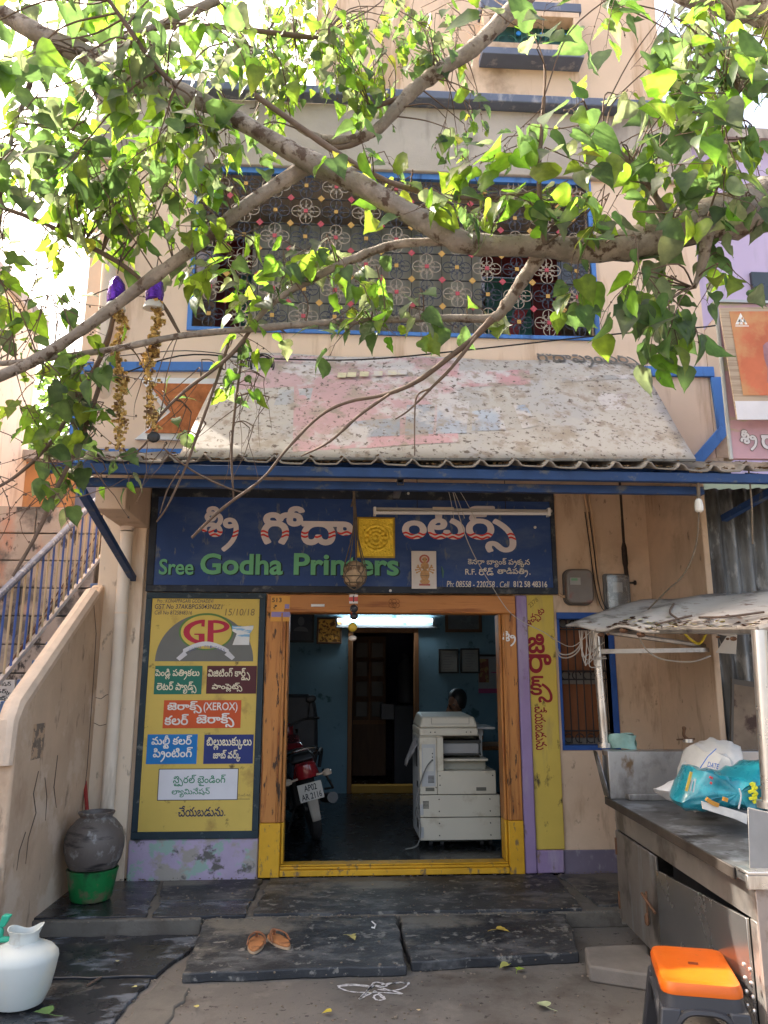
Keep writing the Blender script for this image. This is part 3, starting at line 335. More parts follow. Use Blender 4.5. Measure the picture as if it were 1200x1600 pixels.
 125: "150 30 -6 -8 -11 -11 -11 -8 -12 -4 -13 -3 -15 -1 -20 2 -17 6 -12 9 -9 12 -6 13 -2 15 2 15 5 13 8 11 12 9 15 8 17 8 15 6 12 6 7 9 2 11 -1 6 -2 6 -3 4 -6 4 -8 2 -10 1 -15 -2 -10 -5 -7 -8 -2 -10 0 -5 2 -5 1 -4 1 -3 -30 -8 -3 6 -2 7 -1 8 -1 8 2 12 5 12 9 11 13 8 17 5 21 2 21 -2 17 -6 12 -9 7 -11 5 -12 1 -12 -2 -14 -4 -12 -8 -10 -10 -8 -13 -7 -16 -7 -19 -8 -13 -8 -7 -10 -3 -12 2 -10 7 -8 10 -5 15 -2 15 1 13 5 9 7 7 9 5 12 2 13 32 0 2 -15 5 -12 7 -9 9 -6 10 -4 11 -1 19 3 13 10 8 15 3 22 -2 22 -7 20 -11 16 -14 15 -18 13 -20 11 11 26 8 0 25 -14 21 -17 17 -19 13 -22 7 -23 3 -26 -2 -25 -7 -20 -11 -17 -14 -12 -18 -7 -21 -3 -14 1 -12 3 -12 5 -10 8 -10 10|155 251 -7 5 -9 9 -6 12 -1 13 0 10 4 8 5 8 6 6 6 4 7 3 9 3 11 2 13 1 17 0 114 0 0 -30 -121 0 -12 0 -7 -1 -6 -1 -4 -1 -4 -3 -3 -3 -2 -4 0 -5 0 -5 2 -4 2 -4 4 -3 5 -2 6 -1 8 -1 11 0 55 0 -1 -30 -56 0 -10 0 -7 -1 -6 -2 -4 -2 -4 -6 -2 -8 0 -4 2 -4 2 -3 2 -3 5 -2 5 -1 6 -1 8 0 1 0 14 -30 -15 0 -18 1 -16 4 -12 6 -9 9 -6 12 -2 14 1 12 5 10 8 9",
 129: "14 94 3 30 10 25 16 22 21 16 25 10 29 3 30 -3 25 -10 21 -16 16 -21 10 -25 3 -30 -3 -28 -10 -24 -15 -21 -21 -14 -26 -10 -30 -3 -29 3 -26 10 -20 14 -16 20 -10 24|47 99 5 -29 13 -23 22 -15 31 -5 22 2 18 7 14 11 10 14 6 17 2 19 -2 19 -6 18 -10 15 -13 11 -18 7 -23 3 -22 -2 -18 -8 -13 -11 -10 -15 -6 -16|63 251 -7 5 -9 9 -5 12 -2 13 1 10 3 8 5 8 6 6 6 4 7 3 9 3 11 2 13 1 17 0 115 0 0 -30 -121 0 -12 0 -8 -1 -6 -1 -4 -1 -3 -3 -3 -3 -2 -4 -1 -5 1 -5 1 -4 3 -4 4 -3 4 -2 6 -1 8 -1 11 0 55 0 0 -30 -56 0 -10 0 -8 -1 -5 -2 -4 -2 -5 -6 -1 -8 0 -4 1 -4 2 -3 3 -3 4 -2 5 -1 6 -1 8 0 15 0 0 -30 -15 0 -18 1 -15 4 -13 6 -9 9 -6 12 -2 14 2 12 5 10 7 9",
 131: "48 131 0 0 8 -5 10 -3 13 -1 14 2 10 5 6 8 2 11 -1 10 -5 7 -8 5 -9 2 -17 -4 -14 -12 -9 -18|48 131 -2 -17 -1 -8 1 -3 0 0 -9 6 -8 7 -6 6 9 24 4 -4 5 -6|46 103 1 -12 5 -15 7 -13 10 -12 13 -10 17 -8 19 -5 23 -1 39 4 30 14 20 23 7 33 -4 25 -10 20 -15 17 -18 11 13 26 12 0 17 -14 14 -16 10 -16 8 -17 4 -18 2 -19 -4 -28 -9 -25 -17 -21 -24 -17 -32 -10 -42 -4 -38 4 -32 11 -25 17 -18 22 -11 28 -4 31 3 27 7 23 12 18 15 13 19 8 20 3 15 -1 13 -5 10 -8 8 -10 5 -12 2 -15 -2 -15 -5 -13 -9 -12 -11 -8 -16 -5 -20 -2 -12 1 -12 3|156 251 -7 5 -9 9 -5 12 -2 13 1 10 3 8 5 8 6 6 6 4 7 3 9 3 11 2 13 1 17 0 114 0 1 -30 -121 0 -12 0 -8 -1 -6 -1 -4 -1 -4 -3 -3 -3 -1 -4 -1 -5 0 -5 2 -4 3 -4 3 -3 5 -2 6 -1 8 -1 11 0 55 0 0 -30 -57 0 -9 0 -8 -1 -5 -2 -5 -2 -4 -6 -2 -8 1 -4 1 -4 2 -3 3 -3 4 -2 5 -1 6 -1 8 0 10 0 5 -30 -15 0 -18 1 -15 4 -13 6 -9 9 -6 12 -2 14 2 12 5 10 7 9",
 139: "105 -5 -24 2 -21 5 -19 9 -16 13 -11 15 -7 19 35 10 4 -12 7 -10 8 -8 12 -6 15 -4 19 -1 19 1 14 3 11 4 7 6 4 7 1 8 -1 8 -3 6 -5 6 -8 4 -12 3 -15 2 -26 2 -19 2 -17 3 -14 5 -11 6 -7 7 -5 9 -4 11 -1 13 3 16 9 12 15 10 18 6 20 4 21 1 24 -1 20 -3 17 -5 13 -9 10 -12 9 -18 -35 -9 -4 11 -6 9 -8 6 -10 5 -13 3 -17 1 -18 -1 -14 -3 -10 -4 -6 -5 -4 -7 -1 -7 2 -10 7 -7 13 -5 22 -3 31 -2 19 -2 15 -4 12 -5 9 -6 8 -9 6 -10 3 -11 2 -12 -3 -19 -8 -15 -13 -12 -17 -9 -23 -5|269 170 -6 -9 -3 -10 -1 -10 1 -11 6 -8 8 -6 12 -2 12 2 8 6 4 8 1 10 -2 14 -7 9 -13 5 -16 2|269 170 -31 0 5 7 35 3 -9 -10|238 170 -101 0 -37 2 -34 -2 -51 0 0 30 241 0 16 0 13 -1 11 -2 10 -3 8 -4 8 -5 8 -8 6 -10 4 -12 1 -14 -4 -22 -11 -17 -18 -10 -24 -4 -13 1 -12 3 -10 6 -7 6 -6 8 -3 8 -3 9 0 9 1 12 2 10 5 9",
 146: "150 30 -6 -8 -11 -11 -11 -8 -12 -4 -13 -3 -15 -1 -20 2 -17 6 -12 9 -9 12 -6 13 -2 15 2 15 5 13 8 11 12 9 15 8 17 8 15 6 12 6 7 9 2 11 -1 6 -2 6 -3 4 -6 4 -8 2 -10 1 -15 -2 -10 -5 -7 -8 -2 -10 0 -5 2 -5 1 -4 1 -3 -30 -8 -3 6 -2 7 -1 8 -1 8 2 12 5 12 9 11 13 8 17 5 21 2 21 -2 17 -6 12 -9 7 -11 5 -12 1 -12 -2 -14 -4 -12 -8 -10 -10 -8 -13 -7 -16 -7 -19 -8 -13 -8 -7 -10 -3 -12 2 -10 7 -8 10 -5 15 -2 15 1 13 5 9 7 7 9 5 12 2 13 32 0 4 -21 10 -15 14 -8 17 -3 16 2 12 6 6 9 2 13 -1 9 -2 8 -3 7 -4 7 30 13 5 -10 5 -12 3 -12 0 -13 -2 -17 -6 -15 -9 -11 -14 -9 -17 -5 -20 -2 -14 1 -13 3 -11 6 -10 7 -9 11|269 151 -4 -20 -12 -16 -21 -11 -27 -3 -21 1 -18 5 -15 7 -13 9 -10 10 -9 10 15 23 14 -16 18 -11 20 -6 19 -2 10 0 8 2 6 3 4 4 3 5 1 5 -3 11 -7 7 -10 4 -10 1 -5 0 -5 -1 -5 0 -5 -1 -3 23 6 1 7 1 7 0 8 0 13 -1 14 -3 12 -6 10 -9 6 -11|341 170 -6 -9 -3 -10 -1 -10 1 -11 5 -8 9 -6 12 -2 12 2 7 6 5 8 1 10 -2 14 -8 9 -12 5 -17 2|341 170 -31 0 5 7 35 3 -9 -10|310 170 -129 0 0 30 147 0 15 0 14 -1 11 -2 10 -3 8 -4 8 -5 7 -8 6 -10 4 -12 2 -14 -4 -22 -12 -17 -18 -11 -23 -3 -14 1 -11 3 -10 6 -7 6 -6 8 -4 8 -2 9 -1 9 1 12 3 10 4 9",
 154: "44 103 0 0 9 -5 9 -2 11 -1 17 2 11 5 6 8 2 10 -2 10 -4 6 -8 4 -10 2 -11 -2 -10 -4 -9 -7 -6 -8 -4 -11|44 103 -1 -5 0 -2 2 -16 4 -8 -3 1 -7 3 -6 4 3 28|265 120 -3 6 -8 8 -11 6 -12 2 -10 -2 -9 -4 -6 -8 -2 -11 2 -8 4 -7 9 -6 11 -1 10 1 9 3 6 4 6 6 3 8|265 120 2 6 7 -36 -7 -7 -3 -3 2 7 1 11 0 18|231 166 -2 1 -12 7 -14 6 -15 5 -13 4 -11 1 38 13 23 -9 20 -9 16 -11 13 -12 11 -13 7 -15 4 -17 1 -19 -2 -21 -6 -20 -10 -17 -15 -15 -20 -13 -24 -9 -28 -6 -35 -2 -44 3 -35 10 -28 16 -20 20 -12 24 -4 27 3 21 7 18 11 15 14 12 18 7 20 2 23 -3 17 -11 10 -15 4 -21 -4 -22 -13 -17 -20 -11 -27 -3 -8 0 -8 2 -8 2 -4 1 2 -6 10 -12 13 -10 17 -7 19 -6 21 -3 25 -1 30 1 25 6 19 7 15 10 10 11 7 12 2 6 -3 -3 -8 -4 -8 -4 -9 -2 -11 0 -14 1 -13 5 -11 7 -8 10 -5 13 -2 15 4 19 11 15 17 11 21 3 4 0|360 184 -6 -9 -4 -10 -1 -9 2 -11 5 -9 9 -5 11 -2 12 2 8 5 5 8 1 10 -3 15 -7 9 -13 5 -16 1|360 184 -31 0 4 8 35 2 -8 -9|329 184 -272 0 0 30 290 0 15 -1 14 -1 11 -2 9 -2 9 -4 7 -6 8 -7 6 -10 4 -12 1 -13 -4 -23 -11 -17 -18 -10 -23 -4 -14 2 -11 3 -10 5 -8 7 -5 7 -4 9 -2 8 -1 9 1 12 3 10 4 9",
 156: "143 30 -5 -8 -10 -11 -11 -8 -11 -5 -12 -2 -13 -1 -26 6 -21 17 -14 26 -4 36 4 35 12 28 20 22 26 16 31 10 36 3 35 -3 31 -10 25 -16 19 -22 11 -28 4 -35 -2 -25 -6 -21 -10 -17 -13 -12 -16 -7 -20 -3 -13 1 -13 3 -11 6 -9 7 -9 11|200 27 16 3 11 9 8 17 2 25 -2 24 -8 22 -12 18 -17 13 -23 9 -28 3 -5 0 -28 -3 -23 -8 -18 -13 -13 -18 -8 -21 -3 -25 3 -26 7 -17 12 -9 15 -3 16 3 13 10 9 15 3 19 32 0 4 -21 10 -15 13 -8|339 170 -7 -9 -3 -10 -1 -10 2 -11 5 -8 8 -6 12 -2 12 2 8 6 4 8 2 10 -3 14 -7 9 -13 5 -16 2|339 170 -31 0 4 7 35 3 -8 -10|308 170 -291 0 0 30 308 0 16 0 13 -1 11 -2 10 -3 9 -4 7 -5 8 -8 6 -10 4 -12 1 -14 -4 -22 -11 -17 -18 -11 -24 -3 -13 1 -12 3 -9 6 -8 6 -5 8 -4 8 -2 9 -1 9 1 12 2 10 5 9",
 159: "108 53 -9 13 -10 10 -9 5 -11 2 -10 -2 -9 -5 -5 -9 -2 -13 2 -11 6 -9 9 -7 12 -2 13 2 9 6 9 10|108 53 2 3 21 -24 -2 -3 -7 7 -13 16|129 29 -6 -7 -8 -9 -9 -7 -10 -6 -12 -4 -14 -1 -19 2 -15 7 -11 10 -8 13 -4 14 -2 14 3 17 5 14 9 11 12 9 13 5 15 2 14 -1 12 -4 11 -7 10 -9 12 -12 12 -16 10 -12 9 -10 9 -7 9 -5 9 -2 11 -1 18 3 12 9 9 17 2 24 -2 26 -8 26 -13 24 -15 22 -3 10 -23 20 -24 18 -25 15 -26 13 14 31 22 -10 21 -13 21 -14 21 -17 19 -18 17 -21 4 -10 14 -23 11 -25 6 -27 2 -28 -2 -24 -7 -21 -11 -17 -14 -12 -20 -7 -22 -3 -18 2 -15 5 -14 9 -13 11|335 170 -6 -9 -3 -10 -1 -10 1 -11 5 -8 9 -6 12 -2 12 2 7 6 5 8 1 10 -2 14 -8 9 -12 5 -17 2|335 170 -31 0 5 7 35 3 -9 -10|304 170 -265 0 0 30 283 0 15 0 14 -1 11 -2 10 -3 8 -4 8 -5 7 -8 6 -10 4 -12 2 -14 -4 -22 -12 -17 -18 -11 -23 -3 -14 1 -11 3 -10 6 -7 6 -6 8 -4 8 -2 9 -1 9 1 12 3 10 4 9",
 161: "150 30 -6 -8 -11 -11 -11 -8 -12 -4 -13 -3 -15 -1 -20 2 -17 6 -12 9 -9 12 -6 13 -2 15 2 15 5 13 8 11 12 9 15 8 17 8 15 6 12 6 7 9 2 11 -1 6 -2 6 -3 4 -6 4 -8 2 -10 1 -15 -2 -10 -5 -7 -8 -2 -10 0 -5 2 -5 1 -4 1 -3 -30 -8 -3 6 -2 7 -1 8 -1 8 2 12 5 12 9 11 13 8 17 5 21 2 21 -2 17 -6 12 -9 7 -11 5 -12 1 -12 -2 -14 -4 -12 -8 -10 -10 -8 -13 -7 -16 -7 -19 -8 -13 -8 -7 -10 -3 -12 2 -10 7 -8 10 -5 15 -2 15 1 13 5 9 7 7 9 5 12 2 13 32 0 2 -15 5 -12 7 -9 9 -6 10 -4 11 -1 19 3 13 10 8 15 3 22 -2 22 -8 19 -10 17 -15 14 -16 12 -17 10 19 19 23 -11 19 -14 17 -18 13 -20 7 -22 3 -26 -2 -25 -7 -20 -11 -17 -14 -12 -18 -7 -21 -3 -14 1 -12 3 -12 5 -10 8 -10 10|351 170 -6 -9 -3 -10 -1 -10 1 -11 6 -8 8 -6 12 -2 12 2 8 6 4 8 1 10 -2 14 -7 9 -13 5 -16 2|351 170 -31 0 5 7 35 3 -9 -10|320 170 -163 0 1 30 180 0 16 0 13 -1 11 -2 10 -3 9 -4 7 -5 8 -8 5 -10 5 -12 1 -14 -4 -22 -11 -17 -18 -11 -24 -3 -13 1 -12 3 -10 6 -7 6 -6 8 -3 8 -3 9 0 9 1 12 2 10 5 9",
 165: "17 94 3 29 10 25 16 20 21 14 25 9 29 3 30 -3 25 -9 21 -14 16 -19 10 -25 3 -29 -3 -28 -10 -24 -15 -21 -21 -14 -26 -10 -30 -3 -29 3 -26 10 -21 14 -15 20 -10 24|50 99 4 -29 14 -23 22 -15 31 -5 22 2 18 7 14 11 10 14 6 17 2 19 -2 19 -6 18 -10 15 -14 11 -18 7 -22 3 -22 -2 -18 -8 -14 -11 -10 -15 -5 -16|297 170 -6 -9 -3 -10 -1 -10 1 -11 6 -8 8 -6 12 -2 12 2 8 6 4 8 1 10 -2 14 -7 9 -13 5 -16 2|297 170 -31 0 5 7 35 3 -9 -10|266 170 -249 0 0 30 267 0 16 0 13 -1 11 -2 10 -3 9 -4 7 -5 8 -8 5 -10 5 -12 1 -14 -4 -22 -11 -17 -18 -11 -24 -3 -13 1 -12 3 -10 6 -7 6 -6 8 -3 8 -3 9 0 9 1 12 2 10 5 9",
 167: "48 131 0 0 8 -5 10 -3 13 -1 14 2 10 5 6 8 2 11 -1 10 -5 7 -8 5 -9 2 -17 -4 -14 -12 -9 -18|48 131 -2 -17 -1 -8 1 -3 0 0 -9 6 -8 7 -6 6 9 24 4 -4 5 -6|46 103 1 -12 5 -15 7 -13 10 -12 13 -10 17 -8 19 -5 23 -1 27 2 22 6 20 10 14 14 9 18 3 23 -4 24 -11 21 -17 17 -21 11 39 11 20 -15 15 -20 10 -24 3 -25 -4 -28 -9 -25 -17 -21 -24 -17 -32 -10 -42 -4 -38 4 -32 11 -25 17 -18 22 -11 28 -4 31 3 27 7 23 12 18 15 13 19 8 20 3 15 -1 13 -5 10 -8 8 -10 5 -12 2 -15 -2 -15 -5 -13 -9 -12 -11 -8 -16 -5 -20 -2 -12 1 -12 3|341 170 -6 -9 -3 -10 -1 -10 1 -11 6 -8 8 -6 12 -2 12 2 8 6 4 8 1 10 -2 14 -7 9 -13 5 -16 2|341 170 -31 0 5 7 35 3 -9 -10|310 170 -152 0 0 30 170 0 16 0 13 -1 11 -2 10 -3 9 -4 7 -5 8 -8 5 -10 5 -12 1 -14 -4 -22 -11 -17 -18 -11 -24 -3 -13 1 -12 3 -10 6 -7 6 -6 8 -3 8 -3 9 0 9 1 12 2 10 5 9",
 182: "150 30 -6 -8 -11 -11 -11 -8 -12 -4 -13 -3 -15 -1 -20 2 -17 6 -12 9 -9 12 -6 13 -2 15 2 15 5 13 8 11 12 9 15 8 17 8 15 6 12 6 7 9 2 11 -1 6 -2 6 -3 4 -6 4 -8 2 -10 1 -15 -2 -10 -5 -7 -8 -2 -10 0 -5 2 -5 1 -4 1 -3 -30 -8 -3 6 -2 7 -1 8 -1 8 2 12 5 12 9 11 13 8 17 5 21 2 21 -2 17 -6 12 -9 7 -11 5 -12 1 -12 -2 -14 -4 -12 -8 -10 -10 -8 -13 -7 -16 -7 -19 -8 -13 -8 -7 -10 -3 -12 2 -10 7 -8 10 -5 15 -2 15 1 13 5 9 7 7 9 5 12 2 13 32 0 4 -21 10 -15 14 -8 17 -3 16 2 12 6 6 9 2 13 -1 9 -2 8 -3 7 -4 7 30 13 5 -10 5 -12 3 -12 0 -13 -2 -17 -6 -15 -9 -11 -14 -9 -17 -5 -20 -2 -14 1 -13 3 -11 6 -10 7 -9 11|237 201 -1 2 -8 8 -11 6 -14 1 -11 -1 -8 -3 -5 -6 -2 -8 1 -7 3 -4 4 -4 5 -1 5 -1 5 -1 15 3 12 6 9 9|237 201 9 11 14 -20 -6 -8 -7 -8 -1 -2 -1 8 -3 11|246 174 -7 -6 -10 -6 -13 -4 -16 -2 -19 3 -17 7 -11 14 -4 19 3 18 11 15 17 9 23 3 22 -2 18 -8 14 -12 10 -16 7 -18 2 -19 -2 -19 -6 -16 -10 -14 -14 -11 -17 -6 -22 -2 -21 1 -17 5 -16 7 -13 9 -11 9 -7 11 14 23 14 -16 18 -11 20 -6 20 -2 17 2 13 7 7 12 3 17 0 2",
 185: "53 134 4 -3 9 -5 11 -3 12 -1 14 2 10 5 6 8 2 11 -1 10 -5 7 -8 5 -9 2 -14 -3 -12 -6 -10 -11 -8 -15|53 134 -4 -15 -1 -12 -4 2 -7 7 -6 6 9 24 4 -4 6 -6|48 107 -1 -10 0 -3 1 -17 3 -15 6 -14 9 -11 13 -8 16 -2 14 1 12 5 9 7 7 9 4 12 2 13 32 0 2 -15 5 -12 7 -9 9 -6 10 -4 11 -1 19 3 13 10 8 15 3 22 -3 20 -6 20 -10 17 -13 17 -17 15 -21 13 12 11 13 8 21 -14 19 -15 15 -18 12 -21 8 -24 3 -27 -2 -25 -7 -20 -11 -17 -15 -12 -17 -7 -21 -3 -14 1 -13 3 -11 5 -11 8 -9 10 -5 8 -5 -8 -11 -11 -11 -8 -12 -5 -12 -2 -14 -1 -18 2 -16 5 -13 9 -11 11 -9 15 -6 16 -4 19 -1 21 1 26 6 22 8 18 10 15 13 12 14 8 15 4 15 2 16 -2 13 -4 11 -8 8 -10 5 -12 2 -15 -2 -15 -5 -13 -8 -12 -12 -8 -16 -5 -19 -2 -13 1 -12 3 -12 5|113 250 -3 -59 -30 0 -3 59|247 264 -4 7 -13 9 -16 3 -11 -1 -8 -4 -5 -6 -2 -7 1 -7 3 -5 4 -3 5 -2 5 0 4 -1 16 2 12 6|247 264 1 0 9 12 14 -18 -6 -8 -6 -8 -4 -4 0 2 -3 17|255 238 -5 -4 -10 -6 -13 -5 -15 -1 -13 1 -13 3 -10 6 -9 8 -6 10 -1 14 3 18 11 15 17 9 23 3 20 -2 17 -7 14 -12 9 -14 7 -17 2 -19 -5 -30 -14 -20 -22 -12 -27 -3 -14 1 -13 2 -13 3 -12 4 11 26 8 -3 10 -3 10 -2 11 -1 11 1 10 2 9 5 6 6 4 10 2 14",
 187: "207 26 3 0 10 -1 14 2 10 5 7 9 1 11 -1 10 -6 8 -8 4 -11 1 -10 -1 -9 -5 -6 -8 -1 -11 1 -10 3 -8|207 26 1 -2 5 -6 -26 -4 -5 9 -6 10 0 2 9 -5 7 -2 9 -2|176 35 -3 9 -2 12 4 21 12 15 18 11 23 3 15 -2 14 -5 12 -8 8 -10 6 -13 1 -14 -1 -14 -3 -12 -7 -10 -8 -8 -9 -7 -12 -4 -12 -3 -14 -1 -20 1 -17 4 -14 5 -12 8 -9 9 -5 8 -5 -9 -10 -11 -11 -7 -11 -5 -12 -2 -13 -1 -26 6 -21 16 -14 26 -4 35 4 36 13 30 20 24 28 17 35 11 39 4 21 -1 18 -3 18 -4 16 -6 16 -8 15 -8 -20 -27 -13 8 -13 7 -14 5 -14 4 -16 2 -16 1 -30 -3 -26 -8 -21 -13 -15 -18 -9 -22 -3 -27 3 -24 7 -16 12 -9 15 -3 17 3 12 10 9 15 3 19 32 0 2 -15 5 -13 9 -10|179 264 -4 7 -13 9 -16 3 -11 -1 -8 -4 -5 -6 -2 -7 1 -7 3 -5 4 -3 5 -2 5 0 4 -1 16 2 12 6|179 264 1 0 9 12 14 -18 -6 -8 -6 -8 -4 -4 0 2 -3 17|187 238 -5 -4 -10 -6 -13 -5 -15 -1 -13 1 -13 3 -10 6 -9 8 -6 10 -1 14 3 18 11 15 17 9 23 3 20 -2 17 -7 14 -12 9 -14 7 -17 2 -19 -5 -30 -14 -20 -22 -12 -27 -3 -14 1 -13 2 -13 3 -12 4 11 26 8 -3 10 -3 10 -2 11 -1 11 1 10 2 9 5 6 6 4 10 2 14",
 190: "44 103 0 0 9 -5 10 -2 10 -1 17 2 10 5 7 8 2 10 -2 10 -4 6 -8 4 -10 2 -11 -2 -10 -4 -9 -7 -6 -8 -4 -11|44 103 -1 -5 0 -2 2 -16 4 -8 -3 1 -6 3 -7 4 3 28|265 120 -3 6 -8 8 -11 6 -13 2 -9 -2 -9 -4 -6 -8 -2 -11 2 -8 4 -7 9 -5 12 -2 9 1 8 3 7 4 6 6 4 8|265 120 2 6 7 -36 -7 -7 -3 -3 2 7 1 11 0 18|264 80 -3 -3 -8 -4 -8 -4 -9 -2 -11 0 -14 1 -13 5 -11 7 -8 10 -5 13 -2 15 2 14 5 13 8 11 11 7 15 5 18 2 12 -1 11 -4 10 -6 10 -10 11 -5 5 -9 4 -12 2 -13 1 -12 -2 -21 -6 -20 -10 -17 -15 -15 -20 -13 -23 -9 -30 -6 -34 -2 -44 3 -35 10 -28 16 -20 20 -12 24 -4 27 3 21 7 18 11 15 14 12 18 7 20 2 16 -1 13 -5 10 -8 8 -10 5 -12 2 -14 -4 -22 -13 -17 -20 -11 -26 -3 -9 0 -8 2 -8 2 -4 1 2 -6 10 -12 14 -10 16 -7 19 -6 21 -3 25 -1 30 1 25 6 19 7 15 10 10 11 7 12|153 247 -9 1 -16 -2 -11 -4 -6 -8 -2 -9 2 -8 4 -7 7 -5 10 -1 10 1 8 4 5 8 2 12 -1 9 -3 9|153 247 -4 7 -5 6 28 4 5 -9 5 -9 0 -2 -1 1|182 244 2 -8 1 -11 -3 -20 -11 -16 -17 -10 -22 -3 -17 2 -14 5 -9 9 -7 10 -4 11 -1 11 2 15 6 13 10 10 14 8 18 4 21 2 30 -2 27 -6 24 -10 21 -14 17 -17 14 -21 8 -24 2 -28 0 -7 -1 -8 -1 -8 -2 -7 -27 15 1 4 0 5 1 3 0 4 -4 23 -9 22 -17 19 -23 16",
 195: "108 53 -9 13 -10 10 -9 5 -11 2 -10 -2 -9 -5 -5 -9 -2 -13 2 -11 6 -9 9 -7 12 -2 13 2 9 6 9 10|108 53 2 3 21 -24 -2 -3 -7 7 -13 16|129 29 -6 -7 -8 -9 -9 -7 -10 -6 -12 -4 -14 -1 -19 2 -15 7 -11 10 -8 13 -4 14 -2 14 3 17 5 14 9 11 12 9 13 5 15 2 14 -1 12 -4 11 -7 10 -9 12 -12 12 -16 10 -12 9 -10 9 -7 9 -5 9 -2 11 -1 18 3 12 10 9 16 2 21 -2 22 -7 19 -11 16 -14 14 -17 11 -19 10 15 31 23 -12 22 -16 18 -19 14 -22 9 -25 2 -27 -2 -24 -6 -21 -12 -17 -15 -12 -19 -7 -22 -3 -18 2 -15 5 -14 9 -13 11|118 264 -4 7 -13 9 -16 3 -11 -1 -8 -4 -6 -6 -1 -7 1 -7 3 -5 4 -3 5 -2 5 0 4 -1 16 2 12 6|118 264 0 0 10 12 13 -18 -5 -8 -6 -8 -4 -4 0 2 -3 17|126 238 -5 -4 -10 -6 -13 -5 -16 -1 -13 1 -12 3 -11 6 -8 8 -6 10 -1 14 3 18 11 15 17 9 23 3 20 -2 17 -7 13 -12 10 -14 7 -17 2 -19 -5 -30 -14 -20 -22 -12 -28 -3 -13 1 -13 2 -13 3 -12 4 11 26 8 -3 10 -3 10 -2 11 -1 11 1 10 2 9 5 6 6 4 10 1 14",
 197: "153 251 0 0 -6 2 -7 0 -13 -2 -10 -5 -6 -7 -2 -9 2 -9 4 -7 7 -4 10 -2 10 2 8 4 5 8 2 12 -1 9|153 251 0 0 -4 8 -6 6 29 4 5 -9 4 -9 3 -10 0 -1 -12 6 -2 1 -2 0 -2 1 -2 0 -5 2|184 240 1 -10 -3 -20 -10 -16 -17 -10 -23 -3 6 -9 5 -12 1 -12 -2 -14 -4 -12 -8 -10 -10 -8 -13 -7 -16 -7 -19 -8 -13 -8 -7 -10 -3 -12 2 -10 7 -8 10 -5 15 -2 15 1 13 5 9 7 7 9 5 12 2 13 32 0 2 -15 5 -12 7 -9 9 -6 10 -4 11 -1 17 2 13 6 10 10 6 14 4 18 1 21 -1 23 -6 22 -7 23 -11 21 -13 20 -15 16 -18 14|132 181 0 0 -17 2 -13 5 -10 9 -2 2 12 -1 17 -6 12 -9|90 199 -5 8 -4 11 -2 11 3 15 6 13 9 10 13 7 16 5 18 1 31 -3 28 -12 26 -18 22 -23 18 -27 14 -31 8 -33 3 -35 -2 -29 -7 -25 -11 -21 -15 -15 -20 -10 -24 -3 -15 1 -13 3 -12 5 -10 8 -10 10 -5 8 -6 -8 -11 -11 -11 -8 -12 -4 -13 -3 -15 -1 -20 2 -17 6 -12 9 -9 12 -6 13 -2 15 2 15 5 13 8 11 12 9 15 8 17 8 15 6 12 6 7 9 2 11 -1 6 -2 6 -3 4 -6 4 -8 2 -10 1 -15 -2 -10 -5 -7 -8 -2 -10 0 -5 2 -5 1 -4 1 -3 -30 -8 -3 6 -2 7 -1 8 -1 8 2 12 5 12 9 11 13 8 17 5 21 2",
 199: "108 53 -9 13 -10 10 -9 5 -11 2 -10 -2 -9 -5 -5 -9 -2 -13 2 -11 6 -9 9 -7 12 -2 13 2 9 6 9 10|108 53 2 3 21 -24 -3 -3 -6 7 -13 16|115 252 -2 0 -6 1 -5 0 -13 -2 -9 -5 -6 -7 -3 -9 2 -9 4 -7 7 -4 10 -2 10 2 8 4 6 8 1 12 -1 9 -3 8|115 252 -4 7 -5 6 28 4 6 -9 4 -9 2 -8 0 0 -23 7 -5 2|146 243 1 -2 1 -11 -4 -20 -10 -16 -17 -10 -23 -3 -17 2 -13 5 -10 9 -7 10 -4 11 -1 11 2 15 6 13 10 10 13 7 16 5 19 1 31 -3 29 -11 28 -18 25 -23 20 -28 16 -33 10 -36 3 -39 -2 -29 -7 -24 -11 -18 -16 -13 -19 -7 -23 -3 -17 2 -15 5 -14 9 -12 11 -6 7 -5 -7 -8 -9 -9 -7 -10 -6 -12 -4 -14 -1 -19 2 -15 7 -11 10 -8 13 -4 14 -2 14 3 17 5 14 9 11 12 9 13 5 15 2 14 -1 12 -4 11 -7 10 -9 12 -12 12 -16 10 -12 9 -10 9 -7 8 -5 9 -2 11 -1 13 1 10 5 8 8 7 12 3 16 1 21 -2 26 -7 27 -10 25 -14 23 -17 21 -20 17|331 -5 -25 4 -22 10 -19 16 -17 19 16 26 12 -13 11 -11 11 -8 11 -6 12 -4 13 -1 18 3 13 10 8 16 3 21 -2 22 -7 19 -11 16 -15 14 -17 11 -18 10 15 31 23 -12 21 -16 18 -19 14 -22 9 -24 3 -27 -5 -36 -15 -26 -24 -17",
